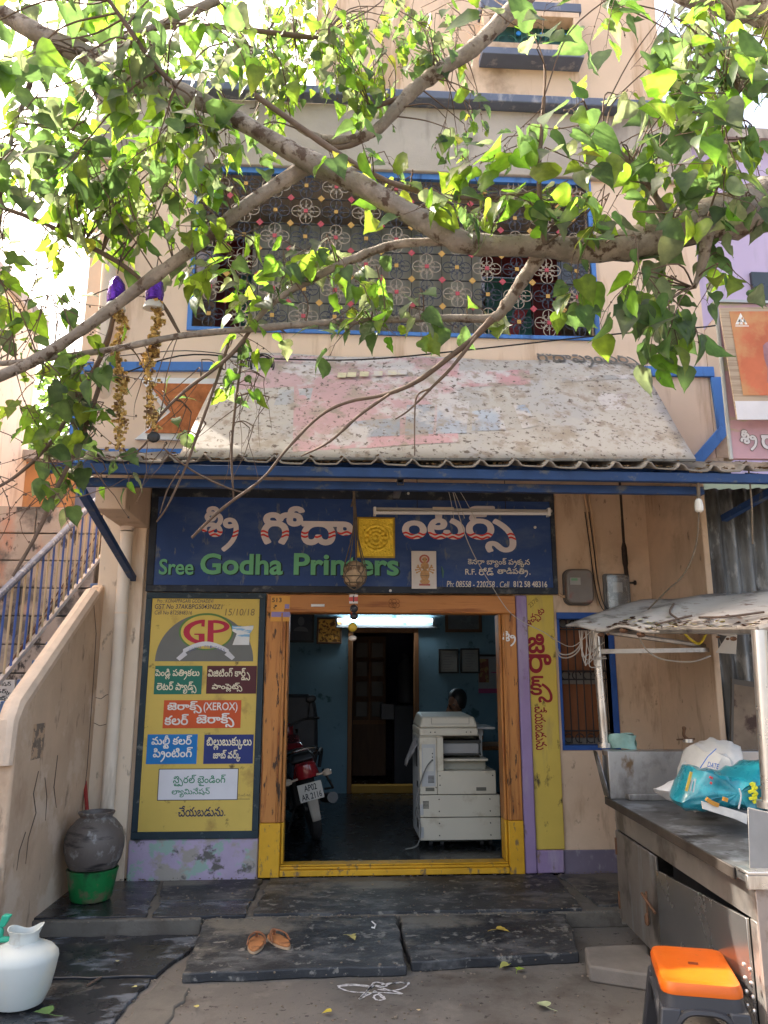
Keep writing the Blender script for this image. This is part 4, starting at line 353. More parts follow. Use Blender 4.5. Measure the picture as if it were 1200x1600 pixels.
 205: "108 53 -9 13 -10 10 -9 5 -11 2 -10 -2 -9 -5 -5 -9 -2 -13 2 -11 6 -9 9 -7 12 -2 13 2 9 6 9 10|108 53 2 3 21 -24 -3 -3 -6 7 -13 16|115 252 -2 0 -6 1 -5 0 -13 -2 -9 -5 -6 -7 -3 -9 2 -9 4 -7 7 -4 10 -2 10 2 8 4 6 8 1 12 -1 9 -3 8|115 252 -4 7 -5 6 28 4 6 -9 4 -9 2 -8 0 0 -23 7 -5 2|146 243 1 -2 1 -11 -4 -20 -10 -16 -17 -10 -23 -3 -17 2 -13 5 -10 9 -7 10 -4 11 -1 11 2 15 6 13 10 10 13 7 16 5 19 1 31 -3 29 -11 28 -18 25 -23 20 -28 16 -33 10 -36 3 -39 -2 -29 -7 -24 -11 -18 -16 -13 -19 -7 -23 -3 -17 2 -15 5 -14 9 -12 11 -6 7 -5 -7 -8 -9 -9 -7 -10 -6 -12 -4 -14 -1 -19 2 -15 7 -11 10 -8 13 -4 14 -2 14 3 17 5 14 9 11 12 9 13 5 15 2 14 -1 12 -4 11 -7 10 -9 12 -12 12 -16 10 -12 9 -10 9 -7 8 -5 9 -2 11 -1 13 1 10 5 8 8 7 12 3 16 1 21 -2 26 -7 27 -10 25 -14 23 -17 21 -20 17",
 206: "109 241 -1 0 -5 0 -7 0 -13 -1 -9 -5 -6 -7 -2 -10 1 -8 4 -7 7 -5 10 -1 10 1 8 4 5 8 2 12 -1 9 -3 9|109 241 -4 6 -5 6 29 5 4 -9 5 -10 1 -4 -4 1 -17 3 -5 1|152 95 -7 -6 -11 -9 -8 -8 -6 -7 -3 -8 -1 -8 1 -9 5 -7 9 -6 14 -2 13 2 10 5 5 9 2 11 -3 17 -8 15|152 95 -1 2 -18 9 -7 2 5 3 2 2 3 3 2 2 2 2 14 13 11 14 8 17 2 20 -1 15 -5 12 -8 11 -11 8 -11 5 2 -6 1 -11 -4 -20 -10 -15 -17 -10 -23 -4 -17 2 -13 5 -10 9 -7 10 -4 11 -1 11 2 15 6 13 10 10 13 8 17 4 19 2 23 -2 21 -4 17 -8 16 -9 12 -12 9 -14 5 -16 2 -18 -3 -23 -7 -20 -13 -19 -19 -18 -7 -6|126 108 -13 4 -24 2 -21 -2 -14 -7 -7 -9 -3 -13 1 -8 2 -7 2 -6 2 -6 -31 -8 -3 8 -3 10 -2 10 0 9 1 15 5 13 10 12 14 10 19 6 26 2 21 -1 21 -4 19 -8 20 -11 17 -14 12 -16 8 -18 3 -21 -4 -23 -13 -17 -20 -11 -27 -4 -19 2 -16 6 -12 9 -8 10 -4 13 -2 13 2 13 5 12 8 11 9 10 12 9",
 239: "48 116 0 -1 8 -4 10 -4 13 -1 14 2 10 5 6 8 2 11 -1 10 -5 8 -8 4 -9 2 -17 -4 -14 -11 -9 -18|48 116 -2 -16 -1 -5 2 -8 -1 1 -9 6 -8 6 -6 6 9 25 4 -5 5 -5|154 251 0 0 -6 1 -7 1 -13 -2 -10 -5 -6 -7 -2 -9 1 -9 5 -7 7 -4 10 -2 10 2 8 4 5 8 2 12 -1 9|154 251 0 0 -4 8 -6 6 29 4 5 -9 4 -9 3 -10 0 -1 -13 7 -1 1 -2 0 -2 0 -2 0 -6 2|185 240 1 -10 -4 -20 -10 -16 -16 -10 -23 -3 -17 2 -14 5 -10 9 -6 10 -4 11 -2 10 2 16 6 13 10 10 13 7 16 5 18 1 22 -1 21 -6 19 -9 18 -13 15 -15 14 -18 10 -20 8 -22 5 -25 2 -25 -2 -31 -7 -27 -11 -22 -15 -19 -20 -14 -23 -10 -28 -6 -32 -2 -38 3 -31 9 -25 15 -18 21 -11 26 -4 31 3 23 7 21 12 17 15 13 19 8 20 2 15 -1 13 -5 10 -7 8 -10 5 -13 2 -14 -2 -16 -5 -13 -9 -11 -11 -9 -16 -5 -20 -2 -12 1 -12 4 -9 4 1 -12 8 -17 13 -13 18 -10 24 -6 30 -2 22 1 20 4 18 6 15 10 12 13 10 17 6 21 2 26 -3 28 -7 25 -10 22 -15 20 -18 16|153 341 22 -2 16 -8 12 -12 9 -16 -31 -8 -2 5 -3 5 -5 5 -4 2 -7 2 -7 1 -10 -2 -9 -4 -6 -7 -2 -9 1 -6 3 -7 6 -7 10 -8 -30 -11 -9 10 -6 10 -4 11 -1 11 2 13 6 11 9 9 11 7 14 4",
 242: "109 241 -1 0 -5 0 -7 0 -13 -1 -9 -5 -6 -7 -2 -10 1 -8 4 -7 7 -5 10 -1 10 1 8 4 5 8 2 12 -1 9 -3 9|109 241 -4 6 -5 6 29 5 4 -9 5 -10 1 -4 -4 1 -17 3 -5 1|152 95 -7 -6 -11 -9 -8 -8 -6 -7 -3 -8 -1 -8 1 -9 5 -7 9 -6 14 -2 13 2 10 5 5 9 2 11 -3 17 -8 15|152 95 -1 2 -18 9 -7 2 5 3 2 2 3 3 2 2 2 2 14 13 11 14 8 17 2 20 -1 15 -5 12 -8 11 -11 8 -11 5 2 -6 1 -11 -4 -20 -10 -15 -17 -10 -23 -4 -17 2 -13 5 -10 9 -7 10 -4 11 -1 11 2 15 6 13 10 10 13 8 17 4 19 2 23 -2 21 -4 17 -8 16 -9 12 -12 9 -14 5 -16 2 -18 -3 -23 -7 -20 -13 -19 -19 -18 -7 -6|126 108 -13 4 -24 2 -21 -2 -14 -7 -7 -9 -3 -13 1 -8 2 -7 2 -6 2 -6 -31 -8 -3 8 -3 10 -2 10 0 9 1 15 5 13 10 12 14 10 19 6 26 2 21 -1 21 -4 19 -8 20 -11 17 -14 12 -16 8 -18 3 -21 -4 -23 -13 -17 -20 -11 -27 -4 -19 2 -16 6 -12 9 -8 10 -4 13 -2 13 2 13 5 12 8 11 9 10 12 9|108 330 22 -3 17 -8 12 -12 8 -16 -30 -8 -3 6 -3 5 -4 4 -5 3 -6 2 -7 0 -10 -1 -9 -4 -6 -7 -2 -10 1 -6 3 -6 6 -8 10 -7 -30 -12 -9 10 -6 10 -4 11 -1 11 2 14 5 11 9 9 12 6 13 4",
 255: "105 -5 -24 2 -21 5 -19 9 -16 13 -11 15 -7 19 35 10 4 -12 7 -10 8 -8 12 -6 15 -4 19 -1 19 1 14 3 11 4 7 6 4 7 1 8 -1 8 -3 6 -5 6 -8 4 -12 3 -15 2 -26 2 -19 2 -17 3 -14 5 -11 6 -7 7 -5 9 -4 11 -1 13 2 15 7 14 12 12 17 9 22 5 26 2 24 -1 20 -4 16 -7 14 -10 10 -15 9 -19 -35 -9 -4 11 -6 9 -8 6 -10 5 -13 3 -17 1 -18 -1 -14 -3 -10 -4 -6 -5 -4 -7 -1 -7 2 -10 7 -7 13 -5 22 -3 31 -2 19 -2 15 -4 12 -5 9 -6 8 -9 6 -10 3 -11 2 -12 -3 -19 -8 -15 -13 -12 -17 -9 -23 -5|193 221 -1 -12 -3 -10 -6 -9 -5 -6 -11 -7 -12 -4 -15 -2 -20 -1 -26 0 -1 30 31 0 12 0 8 1 6 2 4 3 3 3 2 3 1 4 0 5 0 5 -1 4 -2 4 -3 3 -4 3 -6 2 -8 1 -12 0 -108 0 0 30 105 0 20 -1 15 -2 12 -4 10 -7 6 -7 5 -8 3 -10",
 262: "150 30 -6 -8 -11 -11 -11 -8 -12 -4 -13 -3 -15 -1 -20 2 -17 6 -12 9 -9 12 -6 13 -2 15 2 15 5 13 8 11 12 9 15 8 17 8 15 6 12 6 7 9 2 11 -1 6 -2 6 -3 4 -6 4 -8 2 -10 1 -15 -2 -10 -5 -7 -8 -2 -10 0 -5 2 -5 1 -4 1 -3 -30 -8 -3 6 -2 7 -1 8 -1 8 2 12 5 12 9 11 13 8 17 5 21 2 21 -2 17 -6 12 -9 7 -11 5 -12 1 -12 -2 -14 -4 -12 -8 -10 -10 -8 -13 -7 -16 -7 -19 -8 -13 -8 -7 -10 -3 -12 2 -10 7 -8 10 -5 15 -2 15 1 13 5 9 7 7 9 5 12 2 13 32 0 4 -21 10 -15 14 -8 17 -3 16 2 12 6 6 9 2 13 -1 9 -2 8 -3 7 -4 7 30 13 5 -10 5 -12 3 -12 0 -13 -2 -17 -6 -15 -9 -11 -14 -9 -17 -5 -20 -2 -14 1 -13 3 -11 6 -10 7 -9 11|269 151 -4 -20 -12 -16 -21 -11 -27 -3 -21 1 -18 5 -15 7 -13 9 -10 10 -9 10 15 23 14 -16 18 -11 20 -6 19 -2 10 0 8 2 5 3 5 4 2 5 1 5 -2 10 -7 6 -11 3 -13 1 -16 0 4 23 4 1 6 1 5 1 6 0 10 0 10 -2 10 -3 9 -4 7 -6 6 -8 4 -10|272 221 -1 -12 -3 -10 -5 -9 -6 -6 -10 -7 -12 -4 -16 -2 -20 -1 -22 0 0 30 27 0 11 0 8 1 6 2 4 3 3 3 2 3 1 4 1 5 -1 5 -1 4 -2 4 -3 3 -4 3 -6 2 -8 1 -12 0 -137 0 0 30 135 0 19 -1 16 -2 11 -4 10 -7 6 -7 5 -8 3 -10",
 275: "108 53 -9 13 -10 10 -9 5 -11 2 -10 -2 -9 -5 -5 -9 -2 -13 2 -11 6 -9 9 -7 12 -2 13 2 9 6 9 10|108 53 2 3 21 -24 -2 -3 -7 7 -13 16|129 29 -6 -7 -8 -9 -9 -7 -10 -6 -12 -4 -14 -1 -19 2 -15 7 -11 10 -8 13 -4 14 -2 14 3 17 5 14 9 11 12 9 13 5 15 2 14 -1 12 -4 11 -7 10 -9 12 -12 12 -16 10 -12 9 -10 9 -7 9 -5 9 -2 11 -1 18 3 12 10 9 16 2 21 -2 22 -7 19 -11 16 -14 14 -17 11 -19 10 15 31 23 -12 22 -16 18 -19 14 -22 9 -25 2 -27 -2 -24 -6 -21 -12 -17 -15 -12 -19 -7 -22 -3 -18 2 -15 5 -14 9 -13 11|157 221 -1 -12 -3 -10 -6 -9 -5 -6 -11 -7 -12 -4 -15 -2 -20 -1 -26 0 -1 30 31 0 12 0 8 1 6 2 4 3 3 3 2 3 1 4 0 5 0 5 -1 4 -2 4 -3 3 -4 3 -6 2 -8 1 -12 0 -94 0 0 30 91 0 20 -1 15 -2 12 -4 10 -7 6 -7 5 -8 3 -10",
 283: "48 131 0 0 8 -5 10 -3 13 -1 14 2 10 5 6 8 2 11 -1 10 -5 7 -8 5 -9 2 -17 -4 -14 -12 -9 -18|48 131 -2 -17 -1 -8 1 -3 0 0 -9 6 -8 7 -6 6 9 24 4 -4 5 -6|46 103 1 -12 5 -15 7 -13 10 -12 13 -10 17 -8 19 -5 23 -1 39 4 30 13 20 23 7 33 -4 24 -12 21 -17 17 -21 11 12 19 27 -8 14 -9 12 -12 9 -14 7 -15 4 -17 2 -17 -4 -28 -9 -25 -17 -22 -24 -16 -33 -10 -41 -4 -38 4 -32 11 -25 17 -18 22 -11 28 -4 31 3 27 7 23 12 18 15 13 19 8 20 3 15 -1 13 -5 10 -8 8 -10 5 -12 2 -15 -2 -15 -5 -13 -9 -12 -11 -8 -16 -5 -20 -2 -12 1 -12 3|268 221 -1 -12 -3 -10 -5 -9 -6 -6 -10 -7 -12 -4 -16 -2 -20 -1 -40 0 0 30 45 0 11 0 8 1 6 2 4 3 3 3 2 3 1 4 1 5 -1 5 -1 4 -2 4 -3 3 -4 3 -6 2 -8 1 -12 0 -155 0 0 30 153 0 19 -1 16 -2 11 -4 10 -7 6 -7 5 -8 3 -10",
 296: "51 103 -41 0 0 30 94 0 0 -29 -21 -6 -14 -11 -8 -13 -2 -14 2 -14 7 -10 11 -7 14 -2 18 3 14 10 9 15 4 19 31 0 3 -15 5 -12 8 -9 8 -6 11 -4 10 -1 11 1 10 3 9 5 7 10 4 13 2 18 -3 22 -7 20 -11 17 -15 14 -18 12 -19 9 23 20 24 -11 20 -15 16 -18 13 -20 7 -23 3 -25 -2 -26 -8 -21 -11 -16 -15 -12 -17 -7 -20 -2 -15 1 -13 3 -11 6 -10 7 -9 10 -5 8 -5 -8 -10 -11 -11 -8 -11 -4 -12 -3 -14 -1 -18 2 -16 6 -13 9 -9 13 -7 15 -2 18 2 13 7 15 10 13|268 221 -1 -12 -3 -10 -5 -9 -6 -6 -10 -7 -12 -4 -16 -2 -20 -1 -49 0 0 30 54 0 11 0 8 1 6 2 4 3 3 3 2 3 1 4 1 5 -1 5 -1 4 -2 4 -3 3 -4 3 -6 2 -8 1 -12 0 -155 0 0 30 153 0 19 -1 16 -2 11 -4 10 -7 6 -7 5 -8 3 -10|226 333 22 -3 16 -7 12 -12 9 -17 -31 -8 -2 6 -3 5 -4 4 -5 3 -6 2 -8 0 -10 -1 -8 -4 -6 -7 -3 -10 2 -6 3 -6 5 -7 10 -8 -30 -11 -9 10 -6 10 -3 10 -1 12 1 13 6 11 9 9 11 6 14 4",
 310: "189 -5 -17 2 -15 4 -14 8 -13 12 -13 14 -15 18 -7 11 -7 7 -5 6 -6 4 -5 2 -6 1 -9 -2 -7 -6 -4 -8 -2 -11 2 -13 3 -13 6 -13 8 -12 -32 -11 -8 14 -6 15 -4 16 -2 17 2 16 6 13 8 12 11 9 13 5 15 2 14 -1 12 -4 10 -7 10 -8 9 -11 10 -13 11 -14 10 -11 9 -9 9 -5 10 -3 11 -1 18 3 13 10 9 15 3 22 -3 24 -9 20 -13 17 -15 13 -18 11 -19 8 -42 0 0 30 19 0 46 -10 23 -11 20 -13 18 -16 14 -20 9 -24 3 -28 -2 -24 -7 -20 -11 -16 -15 -13 -19 -7|251 221 -1 -12 -4 -10 -5 -9 -6 -6 -10 -7 -12 -4 -15 -2 -21 -1 -49 0 0 30 54 0 11 0 8 1 6 2 5 3 3 3 2 3 1 4 0 5 -1 5 -1 4 -1 4 -3 3 -5 3 -6 2 -7 1 -12 0 -156 0 0 30 153 0 20 -1 15 -2 11 -4 11 -7 6 -7 5 -8 3 -10|208 333 22 -3 17 -7 12 -12 8 -17 -30 -8 -3 6 -3 5 -4 4 -5 3 -6 2 -7 0 -10 -1 -9 -4 -6 -7 -2 -10 1 -6 3 -6 6 -7 10 -8 -30 -11 -9 10 -6 10 -4 10 -1 12 2 13 5 11 9 9 12 6 13 4",
 315: "108 53 -9 13 -10 10 -9 5 -11 2 -10 -2 -9 -5 -5 -9 -2 -13 2 -11 6 -9 9 -7 12 -2 13 2 9 6 9 10|108 53 2 3 21 -24 -3 -3 -6 7 -13 16|128 29 -5 -7 -8 -9 -9 -7 -10 -6 -12 -4 -14 -1 -19 2 -15 7 -11 10 -8 13 -4 14 -2 14 3 17 5 14 9 11 12 9 13 5 15 2 14 -1 12 -4 11 -7 10 -9 12 -12 12 -16 10 -12 9 -10 9 -7 8 -5 9 -2 11 -1 18 3 13 10 8 15 3 22 -3 24 -8 20 -13 17 -16 13 -18 11 -18 8 -43 0 0 30 17 0 49 -10 22 -11 21 -13 17 -16 14 -20 10 -24 2 -28 -2 -23 -6 -20 -11 -17 -15 -12 -20 -8 -24 -3 -17 2 -15 5 -14 9 -12 11|331 -5 -25 4 -22 10 -19 16 -17 19 16 26 12 -13 11 -11 11 -8 11 -6 12 -4 13 -1 18 3 13 10 8 16 3 21 -2 22 -7 19 -11 16 -15 14 -17 11 -18 10 15 31 23 -12 21 -16 18 -19 14 -22 9 -24 3 -27 -5 -36 -15 -26 -24 -17|252 221 -1 -12 -3 -10 -5 -9 -6 -6 -10 -7 -12 -4 -16 -2 -20 -1 -49 0 0 30 54 0 11 0 8 1 6 2 4 3 3 3 2 3 1 4 1 5 -1 5 -1 4 -2 4 -3 3 -4 3 -6 2 -8 1 -12 0 -155 0 0 30 153 0 19 -1 16 -2 11 -4 10 -7 6 -7 5 -8 3 -10|210 333 22 -3 16 -7 12 -12 9 -17 -31 -8 -2 6 -3 5 -4 4 -5 3 -6 2 -8 0 -10 -1 -8 -4 -6 -7 -3 -10 2 -6 3 -6 5 -7 10 -8 -30 -11 -9 10 -6 10 -3 10 -1 12 1 13 6 11 9 9 11 6 14 4",
 401: "117 200 30 -3 24 -9 20 -14 14 -19 9 -25 3 -28 -1 -24 -4 -20 -5 -18 -7 -16 -7 -14 -7 -13 -33 15 7 11 7 12 7 13 6 14 3 17 1 19 -2 19 -4 17 -9 15 -13 11 -17 8 -24 2 -18 -2 -16 -6 -14 -11 -10 -14 -6 -18 -2 -21 3 -25 6 -22 10 -20 12 -19 -33 -15 -12 22 -10 24 -7 27 -2 28 3 27 9 24 14 21 19 16 26 10|255 250 -6 -9 -3 -10 -1 -10 1 -11 5 -8 9 -6 12 -2 12 2 7 6 5 8 1 10 -2 14 -8 9 -12 5 -17 2|255 250 -31 0 5 7 35 3 -9 -10|152 249 4 6 7 9 9 7 10 5 14 3 16 1 26 0 25 -1 18 -2 15 -5 12 -7 7 -8 6 -10 4 -12 1 -14 -3 -22 -12 -17 -18 -10 -23 -4 -14 1 -11 3 -10 6 -7 6 -6 8 -4 8 -2 9 -1 9 1 12 3 10 4 9 1 1 -16 0 -17 -3 -11 -7 -8 -12 -4 -15 -31 0 -5 16 -9 12 -11 7 -12 2 -7 0 -13 -2 -9 -5 -6 -8 -2 -9 0 -8 3 -6 4 -5 6 -4 9 -2 10 -1 12 0 0 -30 -12 0 -18 2 -16 5 -13 8 -10 11 -6 14 -2 17 4 21 13 17 20 11 25 4 3 0 13 -1 12 -2 10 -4 10 -7 8 -10|281 340 22 -3 16 -7 12 -12 9 -16 -31 -8 -2 5 -3 5 -5 4 -5 3 -6 2 -7 1 -10 -2 -9 -4 -6 -7 -2 -9 1 -6 3 -7 6 -7 10 -8 -30 -11 -9 10 -6 10 -4 10 -1 12 2 13 6 11 9 9 11 7 14 4",
 425: "14 94 3 30 10 25 16 22 21 16 25 10 29 3 30 -3 25 -10 21 -16 16 -21 10 -25 3 -30 -3 -28 -10 -24 -15 -21 -21 -14 -26 -10 -30 -3 -29 3 -26 10 -20 14 -16 20 -10 24|47 99 5 -29 13 -23 22 -15 31 -5 22 2 18 7 14 11 10 14 6 17 2 19 -2 19 -6 18 -10 15 -13 11 -18 7 -23 3 -22 -2 -18 -8 -13 -11 -10 -15 -6 -16|258 250 -6 -9 -4 -10 -1 -10 2 -11 5 -8 9 -6 11 -2 12 2 8 6 5 8 1 10 -3 14 -7 9 -13 5 -16 2|258 250 -31 0 4 7 35 3 -8 -10|155 249 4 6 7 9 9 7 10 5 14 3 16 1 26 0 25 -1 18 -2 14 -5 13 -7 7 -8 6 -10 4 -12 1 -14 -3 -22 -12 -17 -18 -10 -23 -4 -14 1 -11 3 -10 6 -8 6 -5 8 -4 8 -2 9 -1 9 1 12 3 10 4 9 1 1 -16 0 -17 -3 -11 -7 -8 -12 -4 -15 -32 0 -4 16 -9 12 -11 7 -13 2 -6 0 -13 -2 -10 -5 -6 -8 -1 -9 0 -8 3 -6 4 -5 6 -4 8 -2 11 -1 12 0 0 -30 -12 0 -18 2 -16 5 -13 8 -10 11 -6 14 -2 17 4 21 13 17 20 11 25 4 3 0 13 -1 12 -2 10 -4 10 -7 8 -10|283 340 22 -3 17 -7 12 -12 8 -16 -30 -8 -2 5 -4 5 -4 4 -5 3 -6 2 -7 1 -10 -2 -9 -4 -6 -7 -2 -9 1 -6 3 -7 6 -7 10 -8 -30 -11 -9 10 -6 10 -4 10 -1 12 2 13 6 11 8 9 12 7 13 4",
 471: "118 0 8 -9 9 -16 6 -18 1 -16 -5 -33 -17 -24 -25 -14 -32 -5 -26 3 -20 9 -15 13 -10 16 -5 18 -2 19 1 19 4 18 7 17 7 16 9 15 9 16 7 15 7 15 4 16 1 17 -1 18 -6 17 -11 16 -19 17 22 25 18 -16 13 -16 8 -15 5 -15 3 -15 1 -15 -2 -18 -4 -17 -7 -17 -7 -16 -9 -16 -8 -16 -8 -16 -7 -15 -4 -16 -1 -17 2 -21 10 -16 14 -10 21 -3 15 1 12 5 9 7 6 10 4 11 1 12 -2 17 -7 18 -11 15 -15 13 6 26 108 0 0 -29",
 476: "-49 -52 -30 0 0 27 79 0 0 -26 -16 -5 -11 -8 -6 -10 -2 -10 2 -10 6 -7 8 -4 10 -1 14 2 10 7 7 11 4 13 29 0 2 -11 4 -8 5 -7 7 -4 8 -3 8 0 11 1 9 5 9 9 6 13 4 17 2 23 -3 33 -8 31 -13 30 -17 29 -21 26 -23 23 -25 21 -27 17 16 28 26 -17 27 -22 26 -25 24 -29 20 -32 16 -36 10 -38 3 -41 -4 -41 -14 -29 -23 -19 -31 -6 -12 1 -10 4 -10 5 -7 6 -7 8 -2 4 -9 -10 -13 -10 -14 -6 -18 -2 -20 3 -17 10 -11 16 -4 20 1 12 6 11 8 10",
 481: "-184 -69 9 -4 12 -1 11 1 7 2 4 5 1 6 -1 5 -3 4 -5 3 -7 0 -12 -2 -10 -8|-184 -69 -1 -2 -2 -17 0 -2 -9 5 -7 6 6 20 5 -4 7 -6|-187 -90 0 -2 0 -8 2 -9 4 -8 6 -6 8 -4 11 -2 13 2 9 6 6 8 3 11 27 0 3 -12 6 -8 9 -5 10 -2 12 2 8 6 5 9 2 12 -4 17 -9 13 -16 11 -20 10 14 25 17 -8 15 -10 13 -13 10 -13 6 -16 2 -17 -3 -23 -11 -16 -16 -11 -22 -3 -15 1 -12 5 -12 9 -6 8 -3 -4 -7 -8 -8 -6 -9 -3 -9 -2 -9 0 -17 2 -15 6 -11 10 -8 13 -4 15 -2 16 2 20 7 17 10 13 12 10 15 6 14 2 17 -3 12 -7 8 -11 2 -14 -3 -15 -8 -12 -14 -8 -20 -2 -13 1 -13 4",
 483: "-63 -130 4 0 9 1 6 3 4 4 1 6 -1 6 -3 4 -5 2 -6 1 -6 -1 -5 -2 -3 -4 -1 -6 0 -5 3 -5 3 -4|-63 -130 4 -3 -23 -3 -4 6 -1 2 1 0 5 -2 6 0 8 0|-87 -128 -2 3 -2 7 -1 8 3 13 7 10 12 6 15 2 17 -2 12 -8 8 -12 3 -13 -1 -13 -5 -10 -7 -7 -10 -6 -11 -3 -14 -1 -21 1 -15 6 -12 8 -6 8 -6 -9 -12 -9 -12 -4 -14 -1 -13 1 -12 5 -9 8 -7 11 -4 13 -2 16 3 22 9 19 14 15 20 11 23 6 27 3 24 -2 20 -3 17 -6 17 -8 -14 -24 -9 5 -10 4 -9 4 -11 2 -11 2 -13 0 -20 -1 -17 -5 -13 -7 -10 -9 -6 -13 -3 -14 2 -13 4 -9 8 -6 9 -2 10 2 8 6 5 8 3 11 28 0 0 -5 2 -6 2 -5 3 -5 5 -3",
 491: "11 -86 -6 8 -9 8 -8 4 -9 1 -8 -1 -7 -4 -5 -7 -1 -9 1 -9 4 -7 7 -4 10 -2 12 2 8 6 8 9|11 -86 4 6 18 -24 -3 -3 -2 1 -12 14|30 -107 -4 -5 -7 -8 -8 -6 -8 -5 -11 -3 -13 -1 -16 2 -13 5 -9 8 -7 11 -5 11 -1 13 4 19 10 15 16 10 19 4 12 -1 10 -3 10 -5 9 -7 10 -9 10 -12 10 -10 8 -8 7 -7 7 -4 8 -3 8 0 13 1 10 6 9 9 6 14 4 17 2 21 -3 33 -8 31 -14 30 -16 29 -21 26 -23 23 -25 21 -27 17 16 28 26 -17 27 -22 26 -25 23 -29 21 -33 16 -35 10 -38 3 -41 -2 -27 -6 -23 -11 -19 -14 -14 -19 -9 -23 -3 -14 1 -12 3 -11 6 -10 8",
 496: "69 -154 -19 1 -17 3 -14 4 -11 7 -8 7 -6 9 -4 9 -1 10 2 14 7 12 13 12 22 11 14 6 9 6 5 6 2 8 -1 6 -4 5 -7 4 -12 2 -10 -1 -7 -4 -5 -5 -1 -7 0 -3 1 -4 1 -3 1 -3 -28 -6 -3 5 -2 7 -1 6 0 6 3 14 9 13 18 9 25 3 18 -2 14 -5 10 -8 7 -9 4 -10 1 -10 -3 -17 -9 -12 -14 -10 -19 -10 -11 -4 -7 -4 -5 -4 -3 -4 -2 -4 -1 -5 4 -9 9 -7 15 -5 22 -2 21 2 19 4 16 8 14 12 8 16 3 20 -2 16 -4 15 -9 15 -13 17 -21 19 -27 22 -19 16 -15 14 -13 15 -9 15 -5 16 -2 17 2 18 7 16 11 14 16 10 18 7 23 2 19 -1 16 -5 13 -6 10 -9 8 -10 6 -11 3 -12 1 -13 -1 -14 -4 -14 -5 -12 -8 -11 -25 16 5 7 3 8 3 8 0 10 -1 10 -4 10 -6 8 -8 7 -12 4 -14 1 -19 -3 -14 -7 -8 -13 -3 -15 2 -13 6 -12 10 -13 13 -12 15 -13 17 -14 18 -14 16 -14 13 -14 11 -15 8 -14 5 -15 4 -16 1 -17 -2 -21 -6 -19 -10 -16 -13 -12 -16 -10 -20 -8 -22 -4",
 497: "108 140 -7 12 -9 11 -12 7 -14 2 -12 -1 -9 -5 -6 -8 -2 -11 1 -9 4 -7 5 -4 7 -3 6 -2 6 0 15 2 14 6 12 9|108 140 9 9 14 -27 -14 -10 -3 11 -5 15|117 112 -3 -2 -17 -9 -17 -5 -17 -2 -24 4 -18 11 -11 17 -4 22 2 14 6 13 9 10 12 8 15 5 17 2 21 -3 18 -8 14 -12 12 -17 9 -19 7 -21 3 -22 1 -23 -2 -40 -8 -36 -12 -34 -15 -31 -20 -30 -22 -27 -25 -25 -26 -24 -21 24 21 19 22 21 20 23 18 26 16 29 12 31 8 35 2 38 0 16 -2 16",
 499: "-116 -54 6 10 11 11 13 6 18 3 15 -2 14 -6 10 -8 8 -12 5 -12 1 -14 -1 -16 -5 -14 -7 -12 -8 -11 -9 -9 -9 -8 -21 19 13 11 10 12 6 12 3 14 -2 11 -5 8 -8 6 -12 2 -13 -2 -9 -7 -7 -10 -4 -14 -27 0 -3 13 -7 11 -11 7 -13 2 -11 -2 -8 -6 -5 -8 -2 -11 3 -14 6 -12 10 -11 13 -11 -21 -20 -9 8 -10 10 -8 11 -6 12 -5 14 -1 15 1 14 5 13 8 11 11 8 13 6 15 2 18 -3 14 -7 10 -11",
 504: "85 -135 -13 1 -12 3 -11 6 -10 7 -11 11 -12 13 -11 14 -9 9 -8 4 -9 2 -7 -2 -5 -4 -4 -7 -1 -9 0 -11 3 -10 5 -9 6 -10 -29 -11 -6 11 -5 13 -4 14 -2 14 4 20 9 16 16 10 20 3 10 -1 10 -3 9 -4 10 -7 10 -10 12 -13 8 -9 7 -8 8 -6 8 -5 8 -2 9 -1 12 1 10 6 8 9 6 14 4 17 1 21 -2 33 -8 31 -13 30 -17 29 -21 26 -23 23 -25 21 -27 17 16 28 26 -17 27 -22 26 -25 24 -29 20 -33 15 -35 11 -38 3 -41 -2 -27 -6 -23 -11 -19 -14 -14 -19 -9",
 545: "160 -161 -13 1 -11 3 -11 6 -11 7 -11 11 -11 13 -12 14 -9 9 -8 4 -8 2 -7 -2 -6 -4 -4 -7 -1 -9 1 -11 3 -10 5 -9 5 -10 -29 -11 -5 11 -6 13 -4 14 -1 14 3 20 10 16 15 10 21 3 10 -1 9 -3 9 -4 10 -7 11 -10 11 -13 9 -9 7 -8 8 -6 7 -5 8 -2 10 -1 11 1 10 6 9 9 6 14 4 17 1 21 -3 33 -8 31 -13 30 -17 29 -20 26 -23 23 -26 21 -27 17 16 28 27 -17 27 -22 26 -25 23 -29 20 -33 16 -35 10 -38 4 -41 -2 -27 -7 -23 -10 -19 -15 -14 -19 -9",
}
